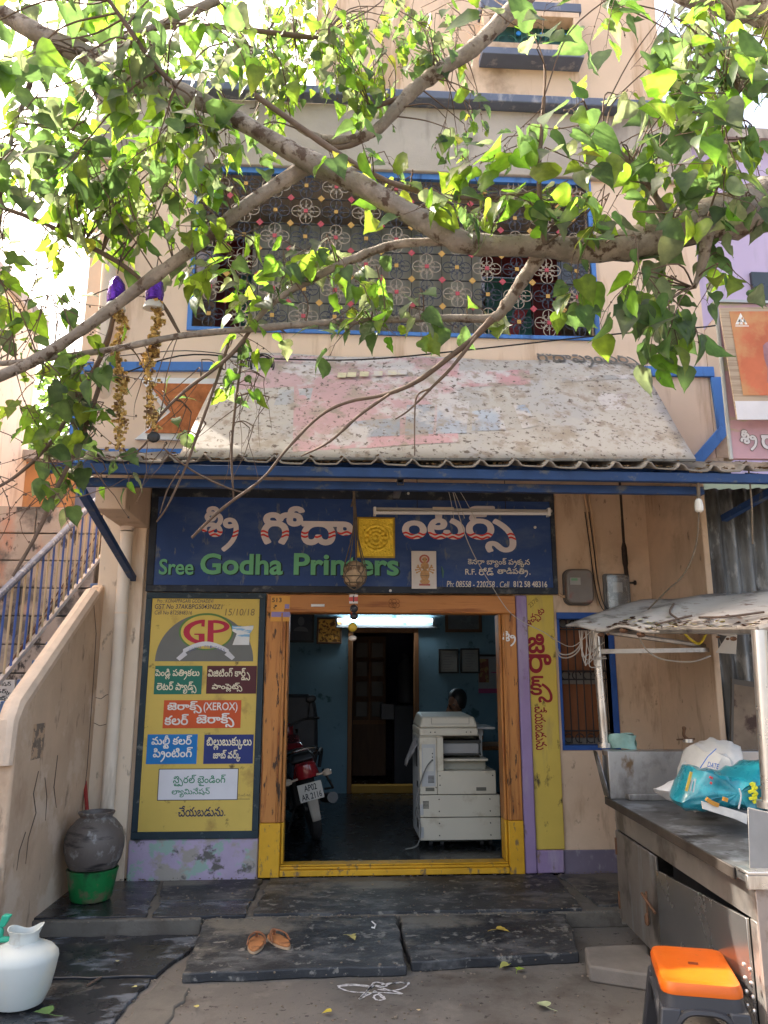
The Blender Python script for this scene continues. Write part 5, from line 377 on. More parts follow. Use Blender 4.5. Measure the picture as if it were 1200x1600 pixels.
WORDS = {
 'sree': [(242, 0, 0), (497, 220, 0)],
 'godha': [(401, 0, 0), (156, 318, 0)],
 'pri': [(195, 0, 0), (497, 284, 0)],
 'nters': [(6, 0, 0), (33, 203, 0), (129, 512, 0), (504, 749, 0)],
 'kenara': [(255, 0, 0), (42, 209, 0), (165, 490, 0), (161, 968, 0), (496, 1397, 0), (6, 1580, 0), (103, 1783, 0), (43, 2096, 0), (497, 2380, 0), (23, 2548, 0), (471, 2757, 0), (42, 2950, 0)],
 'road': [(425, 0, 0), (115, 321, 0)],
 'tadipatri': [(154, 0, 0), (187, 437, 0), (43, 733, 0), (190, 1018, 0), (497, 1330, 0)],
 'y1': [(275, 0, 0), (6, 284, 0), (187, 487, 0), (499, 752, 0), (43, 887, 0), (190, 1172, 0), (497, 1484, 0), (23, 1652, 0), (51, 1861, 0), (63, 2145, 0)],
 'y2': [(283, 0, 0), (33, 284, 0), (129, 592, 0), (159, 934, 0), (496, 1346, 0), (115, 1529, 0), (504, 1825, 0)],
 'y3': [(205, 0, 0), (182, 284, 0), (185, 577, 0), (6, 886, 0), (105, 1088, 0), (139, 1426, 0), (129, 1772, 0), (483, 2002, 0), (545, 2010, 0)],
 'y4': [(159, 0, 0), (6, 412, 0), (275, 615, 0), (499, 874, 0), (113, 900, 0), (504, 1208, 0)],
 'xerox': [(262, 0, 0), (165, 292, 0), (103, 667, 0), (504, 876, 0)],
 'color': [(23, 0, 0), (51, 209, 0), (129, 492, 0)],
 'y5': [(47, 0, 0), (239, 423, 0), (481, 684, 0), (23, 820, 0), (51, 1029, 0), (129, 1313, 0)],
 'y6': [(195, 0, 0), (497, 284, 0), (6, 452, 0), (185, 655, 0), (6, 964, 0), (105, 1167, 0)],
 'y7': [(197, 0, 0), (51, 308, 0), (63, 592, 0), (499, 566, 0), (45, 730, 0), (63, 1030, 0), (23, 1169, 0), (63, 1378, 0), (471, 1516, 0), (51, 1709, 0), (63, 1993, 0)],
 'y8': [(146, 0, 0), (125, 418, 0), (54, 822, 0), (129, 1107, 0), (471, 1344, 0)],
 'y9': [(57, 0, 0), (69, 281, 0), (491, 281, 0), (49, 443, 0), (131, 680, 0), (45, 1068, 0), (69, 1368, 0), (6, 1368, 0), (187, 1571, 0), (6, 1867, 0), (105, 2070, 0)],
 'y10': [(167, 0, 0), (496, 419, 0), (199, 602, 0), (310, 1025, 0), (56, 1306, 0), (122, 1591, 0)],
 'y11': [(296, 0, 0), (48, 304, 0), (45, 818, 0), (35, 1118, 0), (63, 1414, 0), (42, 1553, 0), (63, 1834, 0)],
 'here': [(11, 0, 0), (28, 276, 0), (476, 580, 0), (33, 742, 0)],
 'ji': [(182, 0, 0)],
 'raa': [(165, 0, 0)],
 'ks': [(103, 0, 0), (504, 209, 0)],
 'gp': [(401, 0, 0), (156, 318, 0), (195, 734, 0), (497, 1019, 0), (6, 1187, 0), (33, 1390, 0), (129, 1698, 0), (504, 1936, 0)],
 'ra': [(165, 0, 0)],
 'y12': [(315, 0, 0), (30, 423, 0), (129, 716, 0), (206, 1057, 0), (54, 1277, 0)],
}
# ================================================================== SETTING
MB().grid(lambda u, v: Vector((-60+120*u, -60+120*v, -.12)), 40, 40).build('ground', ground_m, kind='structure')
# upper landing in front of the shop: three slabs bedded in mortar
m = MB(); m.box((-2.05, -1.02, -.125), (-.86, -.004, -.012)); m.box((-.859, -.99, -.125), (3.4, -.004, -.018)); m.build('pavement_bed', mortar, kind='structure', bevel=.012)
m = MB()
def slab(mb, poly, z0, z1, jag=.012, seed=0, fall=None):
    r = random.Random(seed); pts = []
    for i, p in enumerate(poly):
        q = poly[(i+1) % len(poly)]; n = max(2, int((Vector(q)-Vector(p)).length/.08))
        for k in range(n):
            t = k/n; j = 0 if k == 0 else jag
            pts.append((p[0]+(q[0]-p[0])*t + r.uniform(-j, j), p[1]+(q[1]-p[1])*t + r.uniform(-j, j)))
    zt = (lambda y: z1) if fall is None else (lambda y: z1+(fall-z1)*min(1, max(0, (-1.0-y)/.95)))
    mb.hexa([(x, y, z0) for x, y in pts], [(x, y, zt(y)) for x, y in pts])
slab(m, [(-.50, -.05), (-.53, -.975), (1.66, -.985), (1.72, -.05)], -.03, 0.0, seed=1)
m.build('pavement_slab', slate, kind='structure', bevel=.006)
m = MB(); slab(m, [(1.76, -.05), (1.80, -.90), (3.3, -.9), (3.3, -.05)], -.03, -.003, seed=2); m.build('pavement_slab', slate, kind='structure', bevel=.006)
m = MB(); slab(m, [(-1.30, -.10), (-1.22, -.62), (-.57, -.62), (-.56, -.06)], -.03, -.002, seed=3); m.build('pavement_slab', slate, kind='structure', bevel=.006)
m = MB(); slab(m, [(-2.0, -.08), (-2.0, -.98), (-1.22, -.98), (-1.33, -.08)], -.03, -.001, seed=4)
slab(m, [(-1.20, -.66), (-1.18, -.99), (-.58, -.99), (-.58, -.66)], -.03, -.002, seed=5)
m.build('pavement_slab', slate_wet, kind='structure', bevel=.006)
# lower step: two long slabs with a crack between
m = MB(); fp = lambda *q: [tuple(atz(a, b, z).xy) for (a, b), z in zip(q, (-.022, -.075, -.075, -.022))]
slab(m, fp((324, 1431), (284, 1523), (636, 1511), (618, 1429)), -.121, -.022, .012, 6, -.075); m.build('step_slab', slate, kind='structure', bevel=.009)
m = MB(); slab(m, fp((624, 1429), (642, 1505), (905, 1492), (884, 1427)), -.121, -.024, .012, 7, -.077); m.build('step_slab', slate, kind='structure', bevel=.009)
# lower left slabs, a little above the street
m = MB(); slab(m, [(-2.1, -1.04), (-2.1, -1.74), (-.98, -1.74), (-.80, -1.04)], -.13, -.098, .012, 8); m.build('pavement_slab', slate_wet, kind='structure', bevel=.006)
m = MB(); slab(m, [(-2.1, -1.76), (-2.1, -2.75), (-1.10, -2.75), (-1.0, -1.76)], -.13, -.102, .012, 9); m.build('pavement_slab', slate_wet, kind='structure', bevel=.006)
m = MB(); slab(m, [(-.95, -1.7), (-1.10, -2.95), (-.86, -2.95), (-.76, -1.9)], -.13, -.107, .02, 10); m.build('kerb_strip', mortar, kind='structure', bevel=.01)

# ================================================================== THE SHOP BUILDING
B = thing('printing_shop_building', 'peach two storey printing shop with blue bands, wide orange doorway and grilled balcony', 'shop building', (0, 0, 0))
XL, XR = -2.0, 2.71
DX0, DX1, DZ1 = -.41, 1.36, 2.03          # doorway
WX0, WX1, WZ0, WZ1 = 1.86, 2.30, .93, 2.06    # side window
m = MB()
m.box((XL, 0, 0), (-.59, .2, 3.12)); m.box((-.59, 0, 2.21), (1.50, .2, 3.12)); m.box((1.50, 0, 0), (WX0, .2, 3.12))
m.box((WX0, 0, 0), (WX1, .2, WZ0)); m.box((WX0, 0, WZ1), (WX1, .2, 3.12)); m.box((WX1, 0, 0), (XR, .2, 3.12))
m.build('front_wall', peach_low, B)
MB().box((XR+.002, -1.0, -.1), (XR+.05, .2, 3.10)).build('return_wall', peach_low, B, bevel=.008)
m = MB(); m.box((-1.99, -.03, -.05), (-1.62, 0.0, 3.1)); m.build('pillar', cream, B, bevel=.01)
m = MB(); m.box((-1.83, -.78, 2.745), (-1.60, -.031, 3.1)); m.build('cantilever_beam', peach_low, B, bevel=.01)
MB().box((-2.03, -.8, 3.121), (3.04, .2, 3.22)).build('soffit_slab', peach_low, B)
# lilac plinth left of the door, mauve plinth right of it, mauve strip beside the frame
m = MB(); m.box((-1.60, -.035, -.03), (-.60, -.001, .285)); m.build('plinth', lilac_low, B, bevel=.012)
m = MB(); m.box((1.82, -.022, -.03), (XR, -.001, .165)); m.build('plinth', mauve_dark, B, bevel=.008)
m = MB(); m.box((1.503, -.05, 0), (1.60, -.001, 2.2)); m.box((1.601, -.046, 0), (1.82, -.001, .17)); m.build('mauve_surround', mauve, B, bevel=.012)
# the yellow pilaster with red lettering
P = MB().box((1.602, -.024, .172), (1.835, -.001, 2.205)).build('pilaster', pil_yellow, B, bevel=.006)
m = MB(); k = -.0265
put(m, word('here', .012), flat_rect((820, 951, 851, 979), k), 38)
for key, q in (('ji', (825, 990, 851, 1021)), ('raa', (826, 1022, 862, 1052)), ('ks', (828, 1056, 863, 1098))): put(m, word(key, .020), flat_rect(q, k))
put(m, word('y11', .012), flat_rect((836, 1104, 856, 1172), k), -90)
m.build('lettering', red_letter, P, smooth=0)
m = MB(); put(m, latin('2378'), flat_rect((825, 934, 841, 950), k), 38); m.build('pencil_note', mat('pencil', (.2, .15, .04)), P, smooth=0)
# door frame: carved jambs, lintel, yellow feet and threshold
D = MB().box((-.592, -.061, 2.042), (1.497, .12, 2.195)).build('door_frame', wood_orange_h, B, bevel=.008)
for x0, x1 in ((-.592, -.43), (1.375, 1.497)): MB().box((x0, -.06, .40), (x1, .12, 2.04)).build('jamb', wood_orange, D, bevel=.008)
for x0, x1 in ((-.428, -.405), (1.352, 1.373)): MB().box((x0, -.03, .40), (x1, .12, 2.04)).build('inner_jamb', wood_orange, D, bevel=.005)
for x0 in (-.47, 1.39): MB().box((x0, -.072, .40), (x0+.014, -.061, 2.04)).build('bead', wood_orange, D, bevel=.004)
MB().box((-.45, -.069, 2.048), (1.39, -.062, 2.07)).build('lintel_bead', wood_orange_h, D, bevel=.003)
for a, b in (((-.594, -.063, .0), (-.43, .12, .398)), ((1.375, -.063, .0), (1.499, .12, .398)), ((-.428, -.033, .09), (-.405, .12, .398)), ((1.352, -.033, .09), (1.373, .12, .398))): MB().box(a, b).build('jamb_foot', wood_yellow, D, bevel=.008)
m = MB(); m.box((-.428, -.075, .01), (1.373, .1, .055)); m.box((-.428, -.055, .056), (1.373, .09, .075)); m.box((-.428, -.04, .076), (1.373, .09, .088)); m.build('threshold', wood_yellow, D, bevel=.006)
# scribbles and stickers on the frame
m = MB(); S = MB().box((at(423, 950, -.07).x, -.0665, at(430, 971, -.06).z), (at(453, 950, -.07).x, -.0625, at(430, 931, -.06).z)).build('paper_sticker', mat('orange_sticker', (.62, .30, .06), .7), D, label='orange and violet paper sticker on the lintel')
put(m, latin('513', .01), flat_rect((425, 934, 440, 941), -.068)); put(m, latin('?'), flat_rect((427, 945, 433, 952), -.068)); m.build('sticker_text', black, S, smooth=0)
m = MB(); plate(m, (445, 944, 452, 951), -.0685, -.0668); plate(m, (424, 956, 453, 964), -.0685, -.0668); m.build('sticker_block', mat('violet_print', (.25, .2, .38), .7), S)
m = MB(); put(m, word('sree', .02), flat_rect((785, 986, 806, 1010), -.0635)); m.build('white_emblem', paper, D, smooth=0)
m = MB(); c = at(615, 944, 0)
for i in range(4):
    a = R(45+90*i); lines(m, [(c.x+.018*math.cos(a)+.032*math.cos(R(t))*1.0, c.z+.022*math.sin(a)+.022*math.sin(R(t))) for t in range(0, 361, 24)], .004, -.0645)
lines(m, [(c.x-.03, c.z+.04), (c.x+.01, c.z-.05)], .004, -.0645); m.build('chalk_drawing', mat('dark_chalk', (.16, .06, .02), .9), D, smooth=0)
MB().tube([at(486, 946, -.075), at(507, 946, -.075)], .012, 6).build('paper_roll', paper, D)
# side window with shutter and wrought iron grille
W = MB()
for a, b in (((WX0, -.012, WZ1-.055), (WX1+.05, .1, WZ1)), ((WX0, -.012, WZ0), (WX1+.05, .1, WZ0+.04)), ((WX1-.0, -.012, WZ0+.04), (WX1+.05, .1, WZ1-.055)), ((WX0, .0, WZ0+.04), (WX0+.025, .1, WZ1-.055))): W.box(a, b)
W = W.build('side_window', winblue, B, bevel=.004)
m = MB(); m.box((WX0+.02, .16, WZ0), (WX1, .19, WZ1)); m.build('shutter_backing', mat('grey_board', (.20, .18, .16), .8), W)
m = MB()
for z0, z1 in ((1.02, 1.46), (1.56, 1.94)): m.box((WX0+.05, .13, z0), (WX1-.03, .155, z1))
m.build('shutter', mat('shutter_brown', (.20, .07, .025), .7, .2, 6, .1, 50, stretch=(3, 3, .5)), W, bevel=.004)
m = MB(); n = 6
for i in range(n+1):
    x = WX0+.04+(WX1-WX0-.06)*i/n
    m.tube([(x, .07, WZ0+.05), (x, .07, WZ1-.06)], .0055, 5)
for z in (1.08, 1.50, 1.57, 1.92): m.tube([(WX0+.03, .071, z), (WX1, .071, z)], .006, 5)
for z, s_ in ((1.02, 1), (1.97, -1), (1.535, 1)):
    for i in range(4):
        x = WX0+.075+i*.095; m.tube(arc((x, .066, z), .036, 0, 300*s_, 12), .005, 5)
m.build('window_grille', iron, W)
# upper storey: parapet, blue bands, hexagon panel
U = -.8
gx0, gx1, gz0, gz1 = -1.22, 2.10, 4.19, 5.66
m = MB()
m.box((-2.02, U, 3.221), (2.98, U+.18, gz0)); m.box((-2.02, U, gz0), (gx0, U+.18, gz1)); m.box((gx1, U, gz0), (2.98, U+.18, gz1))
m.box((-2.02, U+.18, 3.221), (-1.85, 4.5, 5.70)); m.box((2.82, U+.18, 3.221), (2.98, 4.5, 5.70))
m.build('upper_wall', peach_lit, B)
m = MB(); m.box((-2.06, U-.05, gz1), (3.0, .5, gz1+.62)); m.build('cement_fascia', cement, B, bevel=.01)
MB().box((-2.1, U-.16, gz1+.621), (3.05, 4.5, gz1+.70)).build('roof_slab_edge', slabblue, B, bevel=.01)
MB().box((-.25, U-.02, gz1+.701), (2.80, 4.0, 7.75)).build('top_storey_wall', peach, B)
def band(mb, pts, wd, d=.03, y=U):
    pts = [Vector((a, 0, b)) for a, b in pts]
    for p, q in zip(pts, pts[1:]):
        t = (q-p).normalized(); n = Vector((-t.z, 0, t.x))*wd/2; e = t*0
        mb.hexa([(p+n-e)+Vector((0, y, 0)), (p-n-e)+Vector((0, y, 0)), (q-n+e)+Vector((0, y, 0)), (q+n+e)+Vector((0, y, 0))],
                [(p+n-e)+Vector((0, y-d, 0)), (p-n-e)+Vector((0, y-d, 0)), (q-n+e)+Vector((0, y-d, 0)), (q+n+e)+Vector((0, y-d, 0))])
for q in (([(-2.0, 3.86), (-1.0, 3.885)], .075), ([(-2.01, 3.82), (-2.01, 3.19)], .075, .028), ([(-2.05, 3.14), (-.95, 3.16)], .11, .032), ([(2.36, 3.93), (3.02, 3.94)], .085), ([(3.03, 3.895), (3.05, 3.44)], .085, .028), ([(3.06, 3.45), (2.80, 3.17)], .085, .032)):
    m = MB(); band(m, *q); m.build('blue_band', bandblue, B, bevel=.004)
MB().prism([(2.985, U-.001, 3.222), (3.16, U-.001, 3.222), (3.16, U-.001, 4.50), (2.985, U-.001, 4.30)], (0, .2, 0)).build('stair_parapet', peach, B)
HX = MB(); hp = pxpoly([(213, 590), (310, 600), (320, 640), (310, 690), (212, 688), (258, 655), (262, 640)], U-.012)
hx = [at(218, 592, U), at(345, 594, U), at(385, 640, U), at(345, 690, U), at(212, 688, U), at(262, 648, U)]
HX.prism([p+Vector((0, -.002, 0)) for p in hx], (0, -.03, 0)); HX = HX.build('hexagon_panel', mat('white_border', (.72, .72, .74), .8), B)
c = sum(hx, Vector())/6
MB().prism([c+(p-c)*.80+Vector((0, -.034, 0)) for p in hx], (0, -.012, 0)).build('rough_infill', mat('terracotta_render', (.46, .16, .06), .95, .3, 14, 1.0, 26), HX, smooth=0)
# balcony behind the grille
m = MB(); m.box((-1.85, 1.2, 3.3), (2.82, 1.3, 5.7)); m.build('balcony_back_wall', mat('balcony_grey', (.22, .20, .175), .9, .1, 2, stains=[((.12, .1, .09), (3, 3, 1), .5, .8)]), B)
mrn, tea = mat('maroon_paint', (.13, .02, .025), .6, .2, 3), mat('teal_paint', (.03, .12, .105), .6, .2, 3)
for x0, x1 in ((-1.20, -.98), (-.62, -.52), (1.86, 2.12)): MB().box((x0, .3, 3.6), (x1, .36, 5.7)).build('maroon_shutter', mrn, B)
MB().box((gx0, .26, 5.36), (gx1, .295, 5.7)).build('maroon_pelmet', mrn, B)
for x0, x1 in ((-.97, -.63), (1.40, 1.84)): MB().box((x0, .3, 3.6), (x1, .35, 5.35)).build('teal_shutter', tea, B)
MB().grid(lambda u, v: Vector((-.78+2.0*u, -.40+.03*math.sin(u*40)+.02*math.sin(u*93), 4.22+1.18*v+.03*u)), 80, 4).build('grey_curtain', mat('grey_cloth_blind', (.255, .24, .205), .95, .1, 2.5), B, solid=.006)
m = MB(); m.prism([(1.30, .25, 4.1), (1.42, .25, 4.1), (1.80, .25, 5.0), (1.68, .25, 5.0)], (0, .04, 0)); m.build('stair_rail', mat('red_rail', (.3, .03, .04), .5), B)
# the grille itself: scroll flowers, square rods, coloured diamonds
G = MB()
for a, b in (((gx0, U-.02, gz1-.05), (gx1, U+.02, gz1)), ((gx0, U-.02, gz0), (gx1, U+.02, gz0+.03)), ((gx0, U-.02, gz0+.03), (gx0+.035, U+.02, gz1-.05)), ((gx1-.035, U-.02, gz0+.03), (gx1, U+.02, gz1-.05))): G.box(a, b)
G = G.build('balcony_grille', bandblue, B)
nx, nz = 13, 6; cw, ch = (gx1-gx0-.08)/nx, (gz1-gz0-.06)/nz
rods = MB()
for j in range(nz+1):
    z = gz0+.03+ch*j; rods.tube([(gx0+.03, U, z), (gx1-.03, U, z)], .006, 4)
for i in range(nx+1):
    x = gx0+.04+cw*i; rods.tube([(x, U+.006, gz0), (x, U+.006, gz1)], .0035, 4)
rods.build('rod_lattice', iron, G)
def motif(mt, mt2):
    q = MB()
    for k in range(4):
        a = R(90*k); ux, uz = math.cos(a), math.sin(a); ox, oz = ux*.068, uz*.068
        q.tube([(ox+.049*math.cos(a+R(t)), -.004, oz+.049*math.sin(a+R(t))) for t in range(-165, 166, 22)], .0040, 4)
        for sg in (-1, 1):
            px_, pz_ = ox-ux*.018-uz*sg*.022, oz-uz*.018+ux*sg*.022
            q.tube([(px_+.018*math.cos(a+R(t)), -.004, pz_+.018*math.sin(a+R(t))) for t in range(0, 301, 60)], .0032, 4)
        q.tube([(ux*.012, -.004, uz*.012), (ux*.105, -.004, uz*.105)], .0036, 4)
    q.cur = 1; q.box((-.016, -.014, -.016), (.016, -.009, .016)); return q.build('scroll_flower', [mt, mt2], G, smooth=60, local=True)
def rhomb(mt):
    q = MB(); d = .030; q.prism([(-d, 0, 0), (0, 0, -d), (d, 0, 0), (0, 0, d)], (0, -.006, 0)); return q.build('diamond_plate', mt, G, smooth=0, local=True)
pkm, ylm = mat('pink_paint', (.42, .07, .09), .6), mat('ochre_paint', (.50, .29, .08), .6)
mots = [motif(mat('pale_iron_paint', (.36, .30, .25), .6), pkm), motif(mat('blue_black_iron', (.05, .055, .08), .6), ylm)]; rhs = [rhomb(pkm), rhomb(ylm)]; used = set()
def stamp(src, x, y, z):
    o = src
    if src.name in used: o = src.copy(); COL.objects.link(o)
    used.add(o.name); o.location = (x, y, z)
for i in range(nx):
    for j in range(nz):
        stamp(mots[(i+j+1) % 2], gx0+.04+cw*(i+.5), U, gz0+.03+ch*(j+.5))
        if i and j: stamp(rhs[(i+j) % 2], gx0+.04+cw*i, U-.008, gz0+.03+ch*j)
# little boxed window of the top storey
y0 = U-.02; y1 = U-.18; wx0, wx1, wz0, wz1 = at(756, 50, y1).x, at(907, 50, y1).x, at(830, 76, y1).z, at(830, 16, y1).z
m = MB(); t = .055
for a, b in (((wx0, y1, wz0), (wx1, y0-.001, wz0+t)), ((wx0, y1, wz1-t), (wx1, y0-.001, wz1)), ((wx0, y1, wz0+t), (wx0+t, y0-.001, wz1-t)), ((wx1-t, y1, wz0+t), (wx1, y0-.001, wz1-t))): m.box(a, b)
TW = m.build('small_window', peach, B, bevel=.004)
for a, b in ((wz0-.07, wz0-.002), (wz1+.002, wz1+.09)): MB().box((wx0-.02, y1-.006, a), (wx1+.02, y0-.001, b)).build('blue_ledge', slabblue, TW, bevel=.005)
MB().box((wx0+t, y0-.03, wz0+t), (wx1-t, y0-.002, wz1-t)).build('pane', mat('dark_green_pane', (.02, .07, .06), .35), TW)
m = MB()
for i in range(4):
    x = wx0+.12+i*.21
    for s_ in (-1, 1): m.tube(arc((x+s_*.075, y0-.05, wz0+.08), .075, 0 if s_ < 0 else 180, 100 if s_ < 0 else 80, 8, ry=.15), .005, 4)
    for dx in (-.03, .03): m.tube([(x+dx, y0-.05, wz0+t), (x+dx, y0-.05, wz1-t)], .004, 4)
m.build('window_grille', mat('green_iron', (.04, .13, .10), .6), TW)
m = MB()
for i in range(4): m.disc((wx0+.12+i*.21, y0-.055, wz0+.25), .022, (0, 1, 0), .012, 8)
m.build('blue_stud', mat('bright_blue', (.03, .22, .6), .5), TW)
# white drain pipe up the pillar, joint collars, clamps
m = MB(); x = at(186, 1000, -.1).x
m.tube([(x, -.095, .17), (x, -.095, 2.70)], .052, 14); DP = m.build('drain_pipe', mat('old_white_pipe', (.72, .63, .52), .5, .07, 3, stains=[((.45, .36, .27), (5, 5, .8), .56, .8)]), B)
m = MB(); m.tube([(x, -.095, 2.71), (x, -.10, 2.9), (x-.05, -.6, 3.5), (x-.06, -.9, 3.75), (x-.06, -.92, 5.55)], .055, 14); m.build('upper_drain_pipe', mat('pale_pipe', (.7, .58, .48), .5, .07, 3), B)
m = MB(); m.tube([(x, -.095, .17), (x, -.095, .29)], .06, 14); m.tube([(x, -.095, 2.02), (x, -.095, 2.035)], .056, 14); m.build('pipe_collar', cream, DP)
# thin conduit strip left of the sign
xs = at(214, 850, -.02).x
MB().tube([(xs, -.012, at(0, 905, 0).z), (xs, -.012, 2.74)], .009, 6).build('thin_conduit', mat('red_brown_conduit', (.3, .14, .09), .7), B)
# conduits on the right
m = MB()
m.tube(spline([at(866, 775, -.03), at(867, 810, -.03), at(869, 870, -.03), at(871, 915, -.03), at(876, 930, -.03), at(886, 932, -.03)], 4), .012, 8)
m.tube(spline([at(845, 752, -.25), at(905, 770, -.05), at(914, 778, -.03), at(924, 850, -.03), at(930, 900, -.03), at(936, 945, -.03)], 4), .011, 8)
m.tube(spline([at(858, 748, -.3), at(915, 768, -.05), at(921, 782, -.03), at(930, 850, -.03), at(934, 900, -.03), at(938, 940, -.03)], 4), .009, 8)
m.build('cable_conduit', mat('tan_conduit', (.50, .33, .20), .7, .15, 6), B)
m = MB()
for dx in (0, 6): m.tube(spline([at(914+dx, 800, -.04), at(921+dx, 850, -.04), at(928+dx, 905, -.04), at(938+dx, 945, -.06), at(952+dx*2, 962, -.1)], 4), .004, 6)
m.build('meter_cable', wire_m, B)
# cracks in the plaster
cr_ = mat('crack_shadow', (.10, .07, .05), .95)
m = MB()
for pts in ([(1019, 925), (1024, 985), (1029, 1040), (1034, 1100), (1038, 1160)], [(950, 1015), (951, 1030)]): lines(m, [at(a, b, 0).xz for a, b in pts], .005, -.0022)
for pts in ([(142, 1098), (150, 1090), (158, 1092), (166, 1086), (176, 1084)], [(139, 1128), (148, 1130), (156, 1134), (165, 1132), (174, 1124)], [(147, 940), (145, 1010), (141, 1100), (136, 1190)]): lines(m, [at(a, b, -.03).xz for a, b in pts], .005, -.0322)
m.build('wall_crack', cr_, B, smooth=0)
# the room behind the doorway
RY = 4.0
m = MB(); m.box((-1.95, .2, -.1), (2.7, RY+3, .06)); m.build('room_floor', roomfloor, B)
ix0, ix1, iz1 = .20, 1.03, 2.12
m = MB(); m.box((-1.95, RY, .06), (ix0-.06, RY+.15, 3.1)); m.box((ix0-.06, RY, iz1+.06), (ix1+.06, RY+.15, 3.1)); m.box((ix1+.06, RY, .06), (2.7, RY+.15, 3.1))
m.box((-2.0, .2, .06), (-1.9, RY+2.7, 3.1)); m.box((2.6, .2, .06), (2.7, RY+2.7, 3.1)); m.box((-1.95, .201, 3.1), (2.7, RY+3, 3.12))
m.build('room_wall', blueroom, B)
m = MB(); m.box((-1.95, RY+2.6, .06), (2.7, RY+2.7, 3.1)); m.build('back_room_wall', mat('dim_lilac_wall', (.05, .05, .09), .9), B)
IF = MB().box((ix0-.06, RY-.03, .06), (ix0, RY+.15, iz1)).box((ix1, RY-.03, .06), (ix1+.06, RY+.15, iz1)).box((ix0-.06, RY-.03, iz1), (ix1+.06, RY+.15, iz1+.06)).build('inner_door_frame', brownwood, B, bevel=.006)
MB().box((ix0, RY-.035, .06), (ix1, RY+.1, .16)).build('threshold', mat('yellow_sill', (.42, .22, .03), .6), IF, bevel=.01)
m = MB(); dx0, dx1, dy = .24, .74, RY+1.5
m.box((dx0, dy, .1), (dx1, dy+.04, 2.15)); ID = m.build('inner_door', darkwood, B)
m = MB()
for cx in (dx0+.13, dx1-.13):
    for z in (.95, 1.25, 1.55, 1.83): m.box((cx-.085, dy-.012, z), (cx+.085, dy-.001, z+.22))
m.build('door_panel', mat('dim_panel', (.035, .03, .028), .4), ID, bevel=.004)
m = MB(); m.box(((dx0+dx1)/2-.012, dy-.03, .9), ((dx0+dx1)/2+.012, dy-.001, 2.1)); m.box((dx0, dy-.02, .84), (dx1, dy-.001, .90)); m.build('door_stile', brownwood, ID)
# ================================================================== SIGNS
sign_blue = mat('sign_blue_paint', (.018, .055, .19), .55, .16, 1.5, .05, 60, stains=[((.05, .09, .21), (2, 2, 5), .52, .78), ((.12, .14, .18), (14, 14, 5), .68, .82)])
sign_edge = mat('blue_black_border', (.018, .024, .036), .6, .3, 5, stains=[((.11, .11, .105), (7, 7, 9), .60, .8)])
S = thing('shop_sign', 'wide dark blue shop board with white Telugu and green English lettering above the doorway', 'sign board', (.14, -.03, 2.2))
SX0, SX1, SZ0, SZ1 = -1.595, 1.875, 2.212, 3.095
m = MB(); e = .055
m.box((SX0, -.05, SZ0), (SX1, -.001, SZ0+e)); m.box((SX0, -.05, SZ1-.075), (SX1, -.001, SZ1)); m.box((SX0, -.05, SZ0+e), (SX0+.06, -.001, SZ1-.075)); m.box((SX1-.04, -.05, SZ0+e), (SX1, -.001, SZ1-.075))
m.build('frame', sign_edge, S, bevel=.004)
MB().box((SX0+.06, -.04, SZ0+e), (SX1-.04, -.002, SZ1-.075)).build('panel', sign_blue, S)
y = -.0425
def wavy_white():
    m = mat('white_letters_red_waves', (.66, .60, .60), .6, .06, 5); t = m.node_tree; b = t.nodes['Principled BSDF']; L = t.links.new
    src = b.inputs['Base Color'].links[0].from_socket; tc = t.nodes.new('ShaderNodeTexCoord'); sx = t.nodes.new('ShaderNodeSeparateXYZ'); L(tc.outputs['Object'], sx.inputs[0])
    def mt(op, a, b2=None):
        q = t.nodes.new('ShaderNodeMath'); q.operation = op
        for i, z in enumerate((a, b2)):
            if z is None: continue
            if isinstance(z, (int, float)): q.inputs[i].default_value = z
            else: L(z, q.inputs[i])
        return q.outputs[0]
    wv = mt('MULTIPLY', mt('SINE', mt('MULTIPLY', sx.outputs[0], 62.0)), .008); tot = None
    for h in (.492, .524):   # height above the sign's lower edge
        d = mt('ABSOLUTE', mt('SUBTRACT', mt('SUBTRACT', sx.outputs[2], wv), h)); k = mt('LESS_THAN', d, .0085); tot = k if tot is None else mt('MAXIMUM', tot, k)
    mx = t.nodes.new('ShaderNodeMix'); mx.data_type = 'RGBA'; mx.inputs[7].default_value = (.62, .04, .03, 1); L(tot, mx.inputs[0]); L(src, mx.inputs[6]); L(mx.outputs[2], b.inputs['Base Color'])
    return m
m = MB()
for key, q, bo in (('sree', (315, 791, 373, 862), .026), ('godha', (408, 791, 552, 852), .028), ('pri', (562, 808, 616, 866), .026), ('nters', (628, 790, 806, 863), .028)): put(m, word(key, bo), flat_rect(q, y))
m.build('white_lettering', wavy_white(), S, smooth=0)
green = mat('green_lettering', (.15, .43, .22), .6, .1, 4); gd = mat('dark_letter_shadow', (.01, .03, .025), .6)
m, k = MB(), MB()
for s_, q, bo in (('Sree', (248.5, 873.5, 302.5, 898), .018), ('Godha', (313, 865, 442, 898), .026), ('Printers', (459, 865, 623, 899), .026)):
    put(m, latin(s_, bo), flat_rect(q, y)); put(k, latin(s_, bo+.006), flat_rect((q[0]+1.5, q[1]+1, q[2]+2.6, q[3]+1.4), y+.0012))
m.build('green_lettering', green, S, smooth=0); k.build('letter_shadow', gd, S, smooth=0)
m = MB()
put(m, word('kenara', .012), flat_rect((731, 872, 828, 887), y)); put(m, latin('R.F.', .012), flat_rect((727, 889, 744, 898), y)); put(m, word('road', .014), flat_rect((748, 887, 771, 899), y))
put(m, word('tadipatri', .014), flat_rect((777, 887, 825, 902), y)); put(m, latin('.'), flat_rect((827, 896, 829, 898), y))
